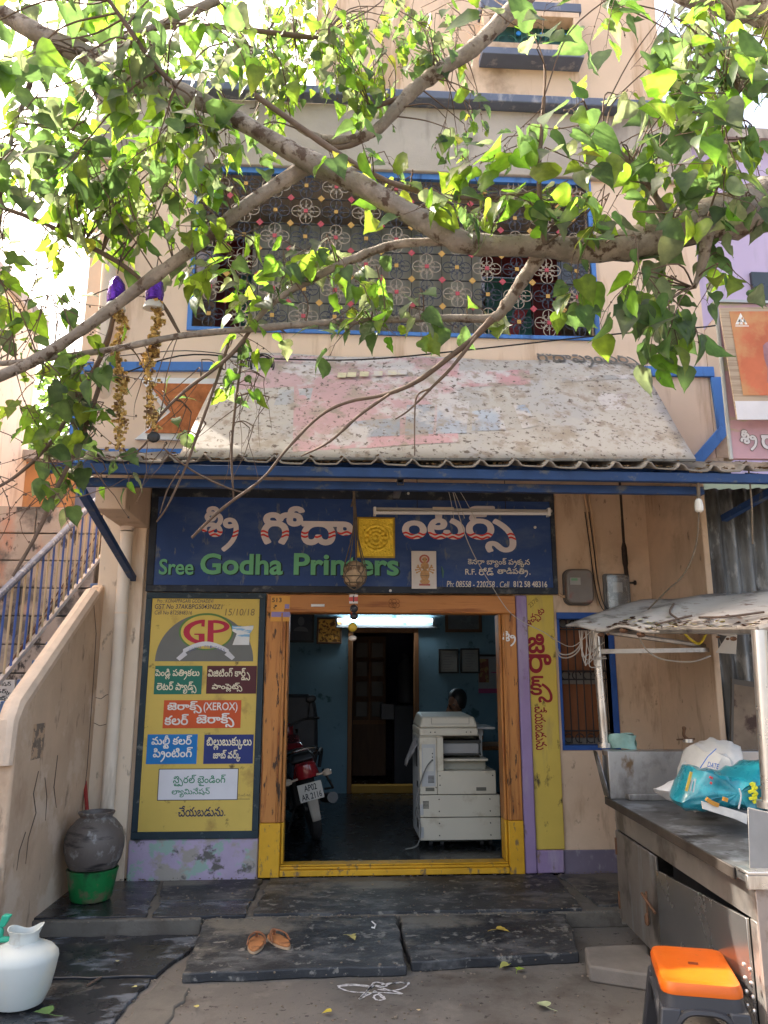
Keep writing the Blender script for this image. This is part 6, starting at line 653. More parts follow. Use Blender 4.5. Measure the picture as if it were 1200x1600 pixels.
put(m, latin('Ph: 08558 - 220258 . Cell', .008, .15), flat_rect((698, 908, 796, 918), y)); put(m, latin('812 58 48316', .02), flat_rect((802, 908, 855, 917.5), y))
m.build('small_lettering', mat('cream_lettering', (.66, .60, .50), .6), S, smooth=0)
MB().tube([at(690, 885, y), at(692, 893, y), at(692, 903, y)], [.004, .011, .004], 6).build('peeled_patch', mat('worn_green_patch', (.07, .16, .14), .9), S)
m = MB()
for px_, py_ in ((610, 923), (638, 771), (836, 824)): m.disc(at(px_, py_, -.053), .012, (0, 1, 0), .008, 8)
m.build('bolt_head', white_dull, S)
# yellow price board
yel = mat('board_yellow_paint', (.60, .43, .095), .6, .07, 2, .04, 60, stains=[((.42, .28, .07), (4, 4, 4), .60, .8), ((.12, .08, .03), (10, 10, 10), .74, .90)])
T = thing('services_board', 'tall yellow painted board listing printing services in Telugu, left of the doorway', 'sign board', (-1.09, -.03, .29))
bx0, bx1, bz0, bz1 = -1.583, -.603, .288, 2.205
m = MB()
for a, b in (((bx0, -.052, bz0), (bx1, -.001, bz0+.055)), ((bx0, -.052, bz1-.05), (bx1, -.001, bz1)), ((bx0, -.052, bz0+.055), (bx0+.05, -.001, bz1-.05)), ((bx1-.05, -.052, bz0+.055), (bx1, -.001, bz1-.05))): m.box(a, b)
m.build('frame', mat('dark_teal_border', (.018, .034, .045), .6, .25, 5, stains=[((.15, .16, .15), (9, 9, 9), .66, .8)]), T, bevel=.004)
MB().box((bx0+.05, -.042, bz0+.055), (bx1-.05, -.002, bz1-.05)).build('panel', yel, T)
y = -.0435; y2 = -.0448; y3 = -.046; y4 = -.0472
def zb(x, yy): return (190+x*.19167, 910+yy*.19167)
def zc(x, yy): return (190+x*.19167, 1110+yy*.19167)
def bx(f, a, b, c, d): p, q = f(a, b), f(c, d); return (p[0], p[1], q[0], q[1])
navy = mat('navy_lettering', (.025, .028, .075), .6); whl = mat('white_lettering_paint', (.74, .70, .64), .6); crl = mat('cream_lettering_paint', (.72, .64, .46), .6)
m = MB(); put(m, latin('Pro : KONAPPAGARI GODHADEVI', .0, .15), flat_rect(bx(zb, 290, 136, 748, 166), y)); put(m, latin('GST No 37AKBPG5043N2Z1', .004, .12), flat_rect(bx(zb, 272, 178, 822, 217), y)); put(m, latin('Cell No 8125848316', .0, .12), flat_rect(bx(zb, 270, 230, 575, 262), y))
put(m, word('y11', .014), flat_rect(bx(zc, 462, 776, 832, 866), y)); put(m, latin('.'), flat_rect(bx(zc, 836, 848, 846, 860), y))
m.build('navy_lettering', navy, T, smooth=0)
m = MB(); put(m, latin('15/10/18', .0, .1), flat_rect(bx(zb, 845, 215, 1085, 270), y)); put(m, word('y12'), flat_rect(bx(zc, 945, 680, 1050, 700), y)); lines(m, [(at(*zc(945, 716), 0).x, at(*zc(945, 716), 0).z), (at(*zc(1050, 716), 0).x, at(*zc(1050, 716), 0).z)], .004, y)
m.build('pencil_note', mat('pencil_brown', (.20, .15, .07), .9), T, smooth=0)
def panel(name, f, a, b, c, d, col, yy=y): o, u, v_ = flat_rect(bx(f, a, b, c, d), yy); return MB().quad(o, o+u, o+u+v_, o+v_).build(name, mat(name+'_paint', col, .6, .07, 4), T, smooth=0)
o, u, v_ = flat_rect(bx(zb, 283, 255, 1080, 643), y); c = o+u*.5
MB().quad(*([c+u*.5*math.cos(R(a))+v_*math.sin(R(a)) for a in range(0, 181, 6)])).build('grey_dome', mat('dome_grey_paint', (.15, .15, .135), .6, .08, 4), T, smooth=0)
def oval(name, f, cx, cy, rx, ry, col, yy): 
    o, u, v_ = flat_rect(bx(f, cx-rx, cy-ry, cx+rx, cy+ry), yy); c = o+(u+v_)*.5
    return MB().quad(*[c+u*.5*math.cos(R(a))+v_*.5*math.sin(R(a)) for a in range(0, 360, 8)]).build(name, mat(name+'_paint', col, .6), T, smooth=0)
oval('green_oval', zb, 690, 402, 224, 152, (.10, .20, .05), y2); oval('yellow_oval', zb, 690, 404, 208, 138, (.60, .44, .09), y3)
m = MB(); o, u, v_ = flat_rect(bx(zb, 690, 404, 691, 405), y4); 
def zpt(x, yy): p = at(*zb(x, yy), 0); return (p.x, p.z)
m.quad(*[Vector((*zpt(*p), 0)).xzy + Vector((0, y4, 0)) for p in ((712, 312), (757, 312), (757, 505), (705, 508))])
def ringp(x0, yy0, rx, ry, a0, a1, t, k=14):
    q = [(x0+rx*math.cos(R(a0+(a1-a0)*i/k)), yy0-ry*math.sin(R(a0+(a1-a0)*i/k))) for i in range(k+1)]; i_ = [(x0+(rx-t)*math.cos(R(a0+(a1-a0)*i/k)), yy0-(ry-t*.55)*math.sin(R(a0+(a1-a0)*i/k))) for i in range(k+1)]
    for i in range(k): m.quad(*[Vector((*zpt(*p), 0)).xzy + Vector((0, y4, 0)) for p in (q[i], i_[i], i_[i+1], q[i+1])])
ringp(757, 363, 130, 53, -90, 90, 44); ringp(690, 408, 178, 102, 92, 268, 52)
for n_, p in enumerate((((637, 420), (684, 420), (684, 508), (637, 490)), ((600, 420), (640, 420), (640, 432), (600, 430)), ((660, 312), (688, 308), (684, 365), (658, 362)))): m.quad(*[Vector((*zpt(*k), 0)).xzy + Vector((0, y4-.0003*(n_+1), 0)) for k in p])
m.build('crimson_monogram', mat('crimson_paint', (.42, .02, .05), .6), T, smooth=0)
m = MB(); n = 14; top = [(510+370*i/n, 590-62*math.sin(math.pi*i/n)) for i in range(n+1)]
for i in range(n): m.quad(*[Vector((*zpt(*p), 0)).xzy + Vector((0, y4-.0006, 0)) for p in ((top[i][0], top[i][1]-8), (top[i+1][0], top[i+1][1]-8), (top[i+1][0], top[i+1][1]-44 if 0 < i+1 < n else top[i+1][1]-40), (top[i][0], top[i][1]-44))][::-1])
for p in (((455, 618), (520, 560), (545, 592), (482, 640)), ((845, 590), (880, 560), (930, 612), (905, 635))): m.quad(*[Vector((*zpt(*k), 0)).xzy + Vector((0, y4-.0003, 0)) for k in p])
m.build('ribbon', mat('ribbon_white', (.62, .61, .62), .6), T, smooth=0)
m = MB(); s_ = 'GODHA PRINTERS'
for i, ch_ in enumerate(s_):
    if ch_ == ' ': continue
    t = (i+.5)/len(s_); x_ = 545+300*t; yy = 575-50*math.sin(math.pi*(.12+.76*t)); put(m, latin(ch_), flat_rect(bx(zb, x_-8, yy-12, x_+8, yy+10), y4-.0018))
m.build('ribbon_lettering', mat('blue_grey_lettering', (.16, .18, .32), .6), T, smooth=0)
m = MB(); m.quad(*[Vector((*zpt(*k), 0)).xzy + Vector((0, y4, 0)) for k in ((905, 357), (1000, 362), (1080, 355), (1078, 380), (1050, 420), (1045, 512), (910, 512), (925, 470), (945, 420), (910, 400))]); m.build('torn_poster', mat('torn_paper', (.68, .68, .66), .8, .1, 9, stains=[((.22, .42, .6), (3, 3, 22), .56, .60)]), T, smooth=0)
for nm, f, a, col, tx in (('green_panel', zb, (268, 680, 655, 912), (.02, .15, .10), (('y1', zb, (272, 703, 635, 795)), ('y2', zb, (285, 808, 612, 908)))),
    ('maroon_panel', zb, (693, 680, 1100, 907), (.085, .018, .022), (('y3', zb, (703, 698, 1048, 800)), ('y4', zb, (735, 818, 985, 892)))),
    ('blue_panel', zc, (205, 195, 615, 437), (.012, .17, .46), (('y5', zc, (243, 203, 572, 312)), ('y6', zc, (255, 300, 577, 422)))),
    ('navy_panel', zc, (670, 197, 1073, 435), (.022, .035, .16), (('y7', zc, (693, 215, 1060, 322)), ('y8', zc, (745, 322, 970, 418))))):
    q = panel(nm, f, *a, col); m = MB()
    for key, g, b in tx: put(m, word(key, .02), flat_rect(bx(g, *b), y2))
    m.build('lettering', crl if 'navy' in nm or 'maroon' in nm or 'green' in nm else whl, q, smooth=0)
p0 = zb(345, 960); p1 = zc(975, 145); o, u, v_ = flat_rect((p0[0]-1, p0[1], p1[0]-.5, p1[1]), y)
q = MB().quad(o, o+u, o+u+v_, o+v_).build('orange_panel', mat('orange_red_paint', (.56, .085, .02), .6, .07, 4), T, smooth=0); m = MB()
put(m, word('xerox', .022), flat_rect(bx(zb, 373, 968, 655, 1068), y2)); put(m, latin('(XEROX)', .012), flat_rect(bx(zb, 668, 978, 945, 1062), y2)); put(m, word('color', .022), flat_rect(bx(zc, 350, 30, 545, 120), y2)); put(m, word('xerox', .022), flat_rect(bx(zc, 610, 22, 920, 138), y2))
m.build('lettering', whl, q, smooth=0)
q = panel('thin_dark_outline', zc, 296, 474, 950, 733, (.03, .03, .04)); panel('white_panel', zc, 302, 480, 944, 727, (.66, .65, .68), y2); m = MB()
put(m, word('y9', .008), flat_rect(bx(zc, 420, 525, 848, 618), y3)); put(m, word('y10', .008), flat_rect(bx(zc, 408, 630, 718, 708), y3)); m.build('green_lettering', mat('bottle_green_lettering', (.03, .22, .10), .6), q, smooth=0)
# ================================================================== AWNING
A = thing('awning', 'corrugated grey sheet awning on blue steel tubes above the doorway', 'awning', (.4, -1.2, 2.8))
AX0, AX1 = -1.86, 3.9; zf = 2.845
def corr(u, v):
    x = AX0+(AX1-AX0)*u; t = (x-AX0)/.222 % 1.0; h = .046*max(0, math.cos((t-.5)*2*math.pi))**2.6
    return Vector((x, -1.76+.94*v+.012*math.sin(x*3.1)*(1-v), zf+.30*v+h+.006*math.sin(x*7)*(1-v)))
m = MB(); m.grid(corr, 260, 4); m.build('corrugated_sheet', asb, A, solid=.009, smooth=60)
for a, b in (((AX0+.02, -1.735, zf-.075), (AX1, -1.69, zf-.012)), ((-1.66, -1.60, zf-.125), (2.46, -1.555, zf-.070)), ((-1.9, -.88, 3.06), (3.05, -.835, 3.11))): MB().box(a, b).build('steel_tube', steelblue, A, bevel=.004)
for x in (-1.70, 2.46, 3.2): m = MB(); m.hexa([(x-.02, -1.70, zf-.07), (x+.02, -1.70, zf-.07), (x+.02, -.84, 3.05), (x-.02, -.84, 3.05)], [(x-.02, -1.70, zf-.03), (x+.02, -1.70, zf-.03), (x+.02, -.84, 3.09), (x-.02, -.84, 3.09)]); m.build('rafter', steelblue, A)
p, q = at(128, 768, -1.66), at(208, 904, -.04)
for s_ in ([p, q], [(3.02, -1.66, 2.80), (2.88, -1.02, 2.68)]): MB().tube(s_, .034, 4).build('strut', steelblue, A)
p = at(626, 752, -1.62); m = MB(); w_ = .022
for a, b in (((p.x-w_, p.z-w_), (p.x+w_, p.z-w_+.004)), ((p.x-w_, p.z+w_-.004), (p.x+w_, p.z+w_)), ((p.x-w_, p.z-w_+.004), (p.x-w_+.004, p.z+w_-.004)), ((p.x+w_-.004, p.z-w_+.004), (p.x+w_, p.z+w_-.004))): m.box((a[0], -1.62, a[1]), (b[0], -1.22, b[1]))
m.build('tube_stub', mat('grey_square_tube', (.10, .10, .11), .5), A)
m = MB()
for i in range(420):
    x = rnd.uniform(-1.8, 3.4); yy = -1.74+abs(rnd.gauss(0, .06)); z = corr((x-AX0)/(AX1-AX0), (yy+1.76)/.94).z+.009; s_ = rnd.uniform(.006, .02)
    a = rnd.uniform(0, 6.3); m.add([(x+s_*math.cos(a+k*1.6+rnd.uniform(-.4, .4)), yy+s_*math.sin(a+k*1.6), z+rnd.uniform(0, .012)) for k in range(4)], [(0, 1, 2, 3)])
m.build('leaf_litter', mat('dry_litter', (.20, .13, .07), .95, .5, 30), None, 'dry leaf litter caught along the awning edge', kind='stuff', smooth=0)
# the faded printed board leaning on the awning
N = thing('faded_banner_board', 'weathered printed flex board with faded pink and white print, leaning on the awning', 'banner', (.7, -1.7, 2.87))
b0, b1, t1, t0 = Vector((-1.03, -1.70, 2.885)), Vector((2.365, -1.70, 2.93)), Vector((2.40, -.83, 3.99)), Vector((-.88, -.83, 3.985))
bn = (b1-b0).cross(t0-b0).normalized()
if bn.y > 0: bn = -bn
def bp_(u, v, h=0.0): return (b0*(1-u)+b1*u)*(1-v)+(t0*(1-u)+t1*u)*v + bn*h
lich = [((.27, .22, .18), (9, 9, 9), .56, .77), ((.30, .25, .2), (4, 1.2, 4), .56, .8), ((.12, .095, .08), (26, 26, 26), .625, .75)]
m = MB(); m.grid(lambda u, v: bp_(u, v, .01+.010*math.sin(u*17+v*3)*math.sin(v*5)), 40, 14); m.build('panel', mat('faded_flex_sheet', (.40, .365, .33), .85, .08, 2, .15, 40, stains=[((.36, .34, .33), (2, 2, 2), .50, .7)]+lich), N, solid=.006)
m = MB()
for a, b in ((0, 1),): m.tube([bp_(0, 0, 0), bp_(1, 0, 0)], .012, 6); m.tube([bp_(0, .99, -.01), bp_(1, .99, -.01)], .012, 6); m.tube([bp_(.003, 0, -.01), bp_(.003, 1, -.01)], .012, 6); m.tube([bp_(.997, 0, -.01), bp_(.997, 1, -.01)], .012, 6)
m.build('frame', galv, N)
def buv(px, py):
    p = hit(px, py, b0, bn); u = (p-b0).dot(b1-b0)/(b1-b0).length_squared; v = (p-b0).dot(t0-b0)/(t0-b0).length_squared; return u, v
def patch(name, pts, col, st, h=.0225):
    h = .0142+(h-.0225)*.6
    m = MB(); q = [buv(*p) for p in pts]; us = [min(.995, max(.005, a)) for a, b in q]; vs_ = [min(.985, max(.015, b)) for a, b in q]
    nn = 12; u4, v4 = us, vs_
    m.grid(lambda s, t: (lambda u, v: bp_(u, v, h+.010*math.sin(u*17+v*3)*math.sin(v*5)))((u4[0]*(1-s)+u4[1]*s)*(1-t)+(u4[3]*(1-s)+u4[2]*s)*t, (v4[0]*(1-s)+v4[1]*s)*(1-t)+(v4[3]*(1-s)+v4[2]*s)*t), nn, 8)
    return m.build(name, mat(name+'_ink', col, .85, .12, 3, .1, 40, stains=st+lich), N, smooth=60)
fade = [((.47, .43, .42), (3, 3, 3), .47, .62)]
patch('faded_pink_print', [(455, 720), (715, 720), (700, 568), (432, 562)], (.43, .275, .28), fade)
patch('faded_pink_print', [(345, 612), (470, 612), (478, 562), (372, 560)], (.43, .29, .295), fade)
patch('faded_pink_print', [(694, 628), (828, 628), (822, 600), (690, 600)], (.42, .235, .24), fade, .0235)
patch('faded_pink_print', [(560, 722), (720, 722), (716, 706), (560, 706)], (.48, .29, .30), fade, .0245)
for q in ([(540, 702), (622, 706), (618, 676), (540, 676)], [(630, 706), (676, 706), (672, 654), (626, 654)]): patch('faded_blue_print', q, (.29, .30, .33), fade, .025)
patch('faded_blue_print', [(680, 706), (730, 706), (728, 650), (676, 655)], (.34, .36, .41), fade, .026); patch('faded_blue_print', [(738, 702), (795, 704), (780, 664), (735, 668)], (.34, .37, .43), fade, .0255)
patch('faded_blue_print', [(822, 704), (848, 702), (822, 664), (803, 664)], (.27, .33, .42), fade, .0255); patch('faded_mauve_print', [(955, 680), (992, 680), (996, 654), (940, 650)], (.27, .22, .23), fade, .0235)
patch('faded_grey_print', [(412, 640), (468, 640), (470, 616), (416, 616)], (.33, .33, .34), [((.45, .43, .42), (4, 4, 4), .50, .66)]); patch('faded_grey_print', [(880, 628), (1008, 628), (1006, 620), (880, 620)], (.30, .29, .28), fade, .0245)
m = MB(); A0, A1, A3 = buv(840, 601), buv(1008, 601), buv(850, 573); vs, fs = word('gp', .02)
x0 = min(v.x for v in vs); x1 = max(v.x for v in vs); z0 = min(v.y for v in vs); z1 = max(v.y for v in vs)
m.add([bp_(A0[0]+(A1[0]-A0[0])*(v.x-x0)/(x1-x0), A0[1]+(A3[1]-A0[1])*(v.y-z0)/(z1-z0), .0285) for v in vs], fs); m.build('faded_lettering', mat('faded_grey_ink', (.27, .255, .24), .9, .3, 20), N, smooth=0)
for k in range(2):
    m = MB()
    for i in range(6):
        x = 500+20*i+rnd.uniform(-3, 3) if k else 650+0*i
        if not k: continue
        a = buv(x+5, 603); b = buv(x+19, 596); m.quad(*[bp_(u, v, .0285) for u, v in ((a[0], a[1]), (b[0], a[1]), (b[0], b[1]), (a[0], b[1]))])
    if k: m.build('faded_cream_print', mat('faded_cream_ink', (.50, .45, .30), .9, .2, 12, stains=fade), N, smooth=0)
# neighbour's board on the right
V = thing('neighbour_sign_board', 'pink board with outlined Telugu letters behind an orange poster, right of the awning', 'sign board', (3.0, -1.72, 2.93))
vx = at(1145, 715, -1.7).x
MB().box((vx, -1.70, 2.945), (vx+1.3, -1.66, 4.08)).build('panel', mat('pale_pink_paint', (.50, .31, .36), .7, .12, 4, stains=[((.36, .36, .2), (2, 2, 8), .55, .75)]), V, bevel=.004)
m = MB(); m.tube([(vx-.012, -1.70, 2.94), (vx-.012, -1.70, 4.09)], .014, 6); m.box((vx-.02, -1.715, 4.081), (vx+1.3, -1.65, 4.10)); m.build('frame', mat('pale_grey_metal', (.45, .46, .46), .5, metal=.5), V)
k = -1.80
pa = [Vector((*at(a, b, k).xz, 0)).xzy + Vector((0, k, 0)) for a, b in ((1124, 481), (1152, 655), (1290, 657), (1290, 478))]
PO = MB().prism(pa, (0, .012, 0)).build('poster_board', mat('beige_striped_flex', (.46, .36, .27), .7, .12, 3, stains=[((.36, .27, .2), (1.5, 1.5, 60), .52, .6)]), V)
pb = [Vector((*at(a, b, k).xz, 0)).xzy + Vector((0, k-.003, 0)) for a, b in ((1139, 487), (1161, 618), (1290, 618), (1290, 486))]
MB().quad(*pb).build('orange_print', mat('orange_red_print', (.55, .16, .08), .7, .25, 1.6, stains=[((.56, .28, .13), (2.5, 2.5, 2.5), .42, .62)]), PO, smooth=0)
MB().prism([Vector((*at(a, b, k).xz, 0)).xzy + Vector((0, k-.001, 0)) for a, b in ((1148, 627), (1152, 656), (1290, 656), (1290, 627))], (0, -.004, 0)).build('white_strip', mat('white_flex', (.70, .69, .74), .7), PO, smooth=0)
m = MB()
for t in (((1149, 507), (1154, 507), (1160, 494), (1157, 489)), ((1157, 489), (1160, 494), (1164, 507), (1168, 507)), ((1153, 503), (1166, 503), (1164, 499), (1155, 499)), ((1156, 507), (1161, 507), (1159, 501), (1158, 501))): m.quad(*[at(a, b, k-.004) for a, b in t])
m.quad(*[at(a, b, k-.004) for a, b in ((1149, 510), (1170, 510), (1170, 508.6), (1149, 508.6))]); m.build('triangle_emblem', mat('white_print', (.80, .78, .76), .6), PO, smooth=0)
m = MB(); pal = [at(a, b, k-.0045) for a, b in ((1192, 540), (1196, 536), (1199, 534), (1205, 533), (1212, 538), (1214, 556), (1206, 572), (1205, 598), (1199, 598), (1199, 575), (1194, 560))]; m.quad(*pal); m.build('printed_hand', mat('violet_brown_print', (.32, .17, .20), .7, .2, 12), PO, smooth=0)
m, j = MB(), MB(); put(m, word('sree', .03), flat_rect((1157, 672, 1183, 704), -1.7065)); put(m, word('ra', .03), flat_rect((1190, 680, 1222, 702), -1.7065)); put(j, word('sree', .055), flat_rect((1156, 671, 1184, 705), -1.7045)); put(j, word('ra', .055), flat_rect((1189, 679, 1223, 703), -1.7045))
m.build('white_lettering', mat('white_letter', (.66, .64, .66), .6), V, smooth=0); j.build('letter_outline', mat('grey_outline', (.14, .13, .13), .6), V, smooth=0)
# ================================================================== SMALL THINGS ON THE FRONT
y = -.37
F = thing('unlit_tube_light', 'unlit white fluorescent tube and batten hung across the blue shop board', 'tube light', tuple(at(722, 800, y)))
pa, pb = at(583, 796, y), at(862, 799, y)
m = MB(); m.box((pa.x, y-.02, pa.z-.008), (pb.x, y+.02, pa.z+.014)); m.build('batten', mat('grey_batten', (.36, .34, .31), .5, .1, 5), F, bevel=.003)
q0, q1 = at(586, 801, y-.03), at(858, 802.5, y-.03); m = MB(); m.tube([q0, q1], .0145, 12); m.build('glass_tube', mat('milk_glass', (.70, .68, .67), .25, .04, 3), F)
m = MB(); 
for a in (q0, q1): m.box((a.x-.012, y-.05, a.z-.02), (a.x+.008, y+.02, a.z+.045))
m.build('end_holder', white_dull, F); m = MB(); c = at(693, 795, y-.03); m.box((c.x-.09, y-.045, c.z-.012), (c.x+.085, y-.021, c.z+.012)); m.build('ballast_cover', mat('aged_cream_plastic', (.50, .42, .33), .5), F, bevel=.003)
m = MB()
for px_ in (652, 790): p = at(px_, 796, y); m.tube([p, (p.x, y, 3.12)], .003, 5)
m.build('hanging_wire', wire_m, F)
# gold embossed panel and picture tile
gx, gz, gX, gZ = at(558, 840, -.06).x, at(587, 872, -.06).z, at(617, 840, -.06).x, at(587, 808.5, -.06).z
GF = thing('gold_embossed_panel', 'square gold foil panel with round embossed pattern, hung on the blue board', 'wall panel', ((gx+gX)/2, -.06, gz))
m = MB(); f = .014
for a, b in (((gx, -.075, gz), (gX, -.052, gz+f)), ((gx, -.075, gZ-f), (gX, -.052, gZ)), ((gx, -.075, gz+f), (gx+f, -.052, gZ-f)), ((gX-f, -.075, gz+f), (gX, -.052, gZ-f))): m.box(a, b)
m.build('frame', mat('brass_frame', (.55, .36, .06), .35, .15, 20, metal=.8), GF, bevel=.003)
cx, cz = (gx+gX)/2, (gz+gZ)/2
def emb(u, v):
    x = gx+f+(gX-gx-2*f)*u; z = gz+f+(gZ-gz-2*f)*v; r_ = math.hypot(x-cx, z-cz); a = math.atan2(z-cz, x-cx)
    h = .0035*math.sin(r_*190)*(r_ < .115) + .003*math.sin(a*12)*(.04 < r_ < .10) + .002*math.sin(x*230+math.sin(z*150)*2)*math.sin(z*210)
    return Vector((x, -.064-h, z))
m = MB(); m.grid(emb, 60, 60); m.build('embossed_foil', gold, GF, smooth=180)
tx0, tz0, tx1, tz1 = at(643, 900, -.06).x, at(660, 920, -.06).z, at(682, 900, -.06).x, at(660, 861, -.06).z
DT = thing('deity_tile', 'small white tile picturing a seated many-armed elephant deity, on the blue board', 'picture tile', ((tx0+tx1)/2, -.06, tz0))
m = MB(); m.box((tx0, -.066, tz0), (tx1, -.052, tz1)); m.build('tile', mat('glazed_white', (.62, .57, .53), .35, .06, 8), DT, bevel=.003)
def tl(x, z): return Vector((tx0+(tx1-tx0)*x, 0, tz0+(tz1-tz0)*z))
def blob(mb, x, z, rx, rz, d, k=16): mb.quad(*[Vector((tl(x, z).x+(tx1-tx0)*rx*math.cos(2*math.pi*i/k), d, tl(x, z).z+(tz1-tz0)*rz*math.sin(2*math.pi*i/k))) for i in range(k)])
m = MB(); blob(m, .52, .78, .21, .125, -.0672); m.box((*tl(.30, .0).xy[:1], -.0675, tl(.3, .08).z), (tl(.74, .0).x, -.0668, tl(.3, .135).z)); m.build('red_halo', mat('red_brown_glaze', (.38, .10, .07), .4), DT, smooth=0)
m = MB(); blob(m, .52, .78, .14, .085, -.0682); m.build('pale_halo', mat('pale_pink_glaze', (.58, .40, .30), .4), DT, smooth=0)
m = MB(); blob(m, .53, .36, .19, .15, -.0692); blob(m, .53, .60, .17, .10, -.0695); blob(m, .53, .19, .20, .07, -.0691); blob(m, .53, .77, .085, .06, -.0694); blob(m, .53, .68, .05, .09, -.0698)
for sg in (-1, 1):
    for i, (dx, dz) in enumerate(((.30, .56), (.36, .49), (.32, .42), (.27, .61))):
        a, b = tl(.53+sg*.14, .54-.03*i), tl(.53+sg*dx, dz); lines(m, [(a.x, a.z), (b.x, b.z)], .009, -.0699-.0001*i); blob(m, .53+sg*dx, dz, .035, .025, -.0706)
m.build('seated_figure', mat('ochre_glaze', (.46, .25, .10), .4, .3, 40), DT, smooth=0)
m = MB(); blob(m, .46, .775, .03, .018, -.071); blob(m, .60, .775, .03, .018, -.071); lines(m, [(tl(.35, .35).x, tl(.35, .35).z), (tl(.7, .35).x, tl(.7, .35).z)], .004, -.0708); lines(m, [(tl(.44, .6).x, tl(.44, .6).z), (tl(.5, .48).x, tl(.5, .48).z), (tl(.6, .5).x, tl(.6, .5).z)], .004, -.0708); m.build('dark_detail', mat('olive_glaze', (.12, .10, .05), .5), DT, smooth=0)
# gourd in a rope net, charm string below it
y = -.42; gc = at(554, 896, y); tp = at(552, 752, -.5)
GO = thing('hanging_gourd', 'dried pale gourd in a jute net hanging before the blue board', 'hanging gourd', tuple(gc))
m = MB(); m.lathe([(.012, -.105), (.05, -.10), (.082, -.06), (.092, -.01), (.085, .04), (.055, .085), (.02, .10)], gc, 18, wob=.03); m.build('gourd', mat('dried_gourd_skin', (.44, .31, .19), .85, .25, 9, .3, 40, stains=[((.16, .10, .06), (14, 14, 14), .54, .7)]), GO)
m = MB(); n = 9
for i in range(n):
    a = 2*math.pi*i/n; pts = [(tp.x+.004*math.cos(a), y-.04+.004*math.sin(a), tp.z)]
    for k, (rr, dz) in enumerate(((.012, .46), (.022, .32), (.045, .22), (.072, .12))): pts.append((gc.x+rr*math.cos(a), gc.y+rr*math.sin(a), gc.z+dz))
    for k, (rr, dz) in enumerate(((.094, .03), (.098, -.02), (.086, -.065), (.045, -.11), (.008, -.13))): b = a+(.35 if k % 2 else 0)*(1 if i % 2 else -1); pts.append((gc.x+rr*math.cos(b), gc.y+rr*math.sin(b), gc.z+dz))
    m.tube(spline(pts, 3), .0042, 5)
for dz, rr in ((.05, .088), (-.03, .098), (-.08, .075)): m.ring(gc+Vector((0, 0, dz)), rr, (0, 0, 1), 20, .004, 4)
m.tube(spline([(tp.x, y-.04, tp.z), (tp.x-.02, y-.06, tp.z-.03), (tp.x+.01, y-.05, tp.z-.09), (tp.x-.012, y-.03, tp.z-.2)], 4), .008, 5); m.build('rope_net', rope_m, GO)
c0 = at(552, 932, y); CH = thing('charm_string', 'string of small charms, beads and a yellow lime hanging below the gourd', 'hanging charm', (c0.x, y, at(552, 1000, y).z))
m = MB(); m.tube([gc+Vector((0, 0, -.135)), at(552, 1002, y)], .003, 5); m.build('cord', wire_m, CH)
p = at(552.5, 936, y); m = MB(); m.box((p.x-.034, y-.008, p.z-.036), (p.x+.034, y+.004, p.z+.036)); pk_ = m.build('paper_packet', mat('red_white_packet', (.60, .52, .47), .7, .1, 9, stains=[((.5, .08, .07), (2, 2, 25), .55, .60)]), CH)
m = MB(); m.box((p.x-.004, y-.011, p.z-.025), (p.x+.004, y-.0085, p.z+.025)); m.build('black_mark', black, pk_)
m = MB(); p = at(553, 951, y); m.ball(p, (.033, .025, .033)); p = at(553, 963, y); m.ball(p, (.032, .025, .03)); m.build('black_bead', mat('black_bead', (.03, .027, .03), .3, stains=[((.4, .4, .4), (22, 22, 22), .62, .66), ((.4, .03, .03), (18, 18, 18), .66, .68)]), CH)
m = MB(); p = at(551, 980, y); m.ball(p, (.036, .034, .036)); m.build('lime', mat('yellow_lime', (.55, .36, .04), .5, .2, 20), CH); m = MB(); p = at(551, 997, y); m.ball(p, (.032, .024, .021)); m.build('shell', mat('cream_shell', (.58, .50, .42), .5, .2, 20), CH)
# electricity meters
p = at(904, 917, -.05)
E1 = thing('electricity_meter', 'dusty grey rounded electricity meter, nearer the blue board', 'electricity meter', (p.x, 0, p.z-.16))
def rbox(mb, c, hw, hh, y0, y1, r=.05, n=6):
    pts = []
    for sx_, sz_, a0 in ((1, -1, -90), (1, 1, 0), (-1, 1, 90), (-1, -1, 180)):
        for i in range(n+1): a = R(a0+90*i/n); pts.append(Vector((c.x+sx_*(hw-r)+r*math.cos(a), y0, c.z+sz_*(hh-r)+r*math.sin(a))))
    mb.prism(pts, (0, y1-y0, 0))
m = MB(); rbox(m, p, .125, .155, -.001, -.03, .06); m.build('base', mat('meter_base', (.10, .09, .085), .6), E1)
m = MB(); rbox(m, p, .12, .15, -.031, -.10, .06); m.build('cover', mat('dusty_meter_cover', (.155, .13, .11), .35, .15, 6, coat=.3, stains=[((.20, .09, .07), (7, 7, 7), .60, .75)]), E1, bevel=.018)
m = MB(); c = at(899, 908, -.105); m.box((c.x-.045, -.106, c.z-.03), (c.x+.045, -.1015, c.z+.03)); m.build('label_plate', mat('meter_label', (.30, .29, .26), .4), E1); m = MB(); m.box((c.x-.035, -.109, c.z+.004), (c.x+.018, -.107, c.z+.024)); m.build('green_display', mat('lcd_green', (.13, .30, .15), .3), E1)
p = at(966, 926, -.05); E2 = thing('electricity_meter', 'newer electricity meter with shiny clear cover, nearer the wall corner', 'electricity meter', (p.x, 0, p.z-.16))
m = MB(); rbox(m, p, .115, .165, -.001, -.03, .02); m.build('base', mat('grey_meter_base', (.16, .16, .16), .5), E2, bevel=.004)
m = MB(); rbox(m, Vector((p.x-.01, 0, p.z)), .085, .135, -.031, -.075, .02); m.build('body', mat('meter_body', (.20, .20, .20), .25, .1, 8, metal=.5, stains=[((.55, .55, .55), (9, 9, 9), .54, .6)]), E2, bevel=.008)
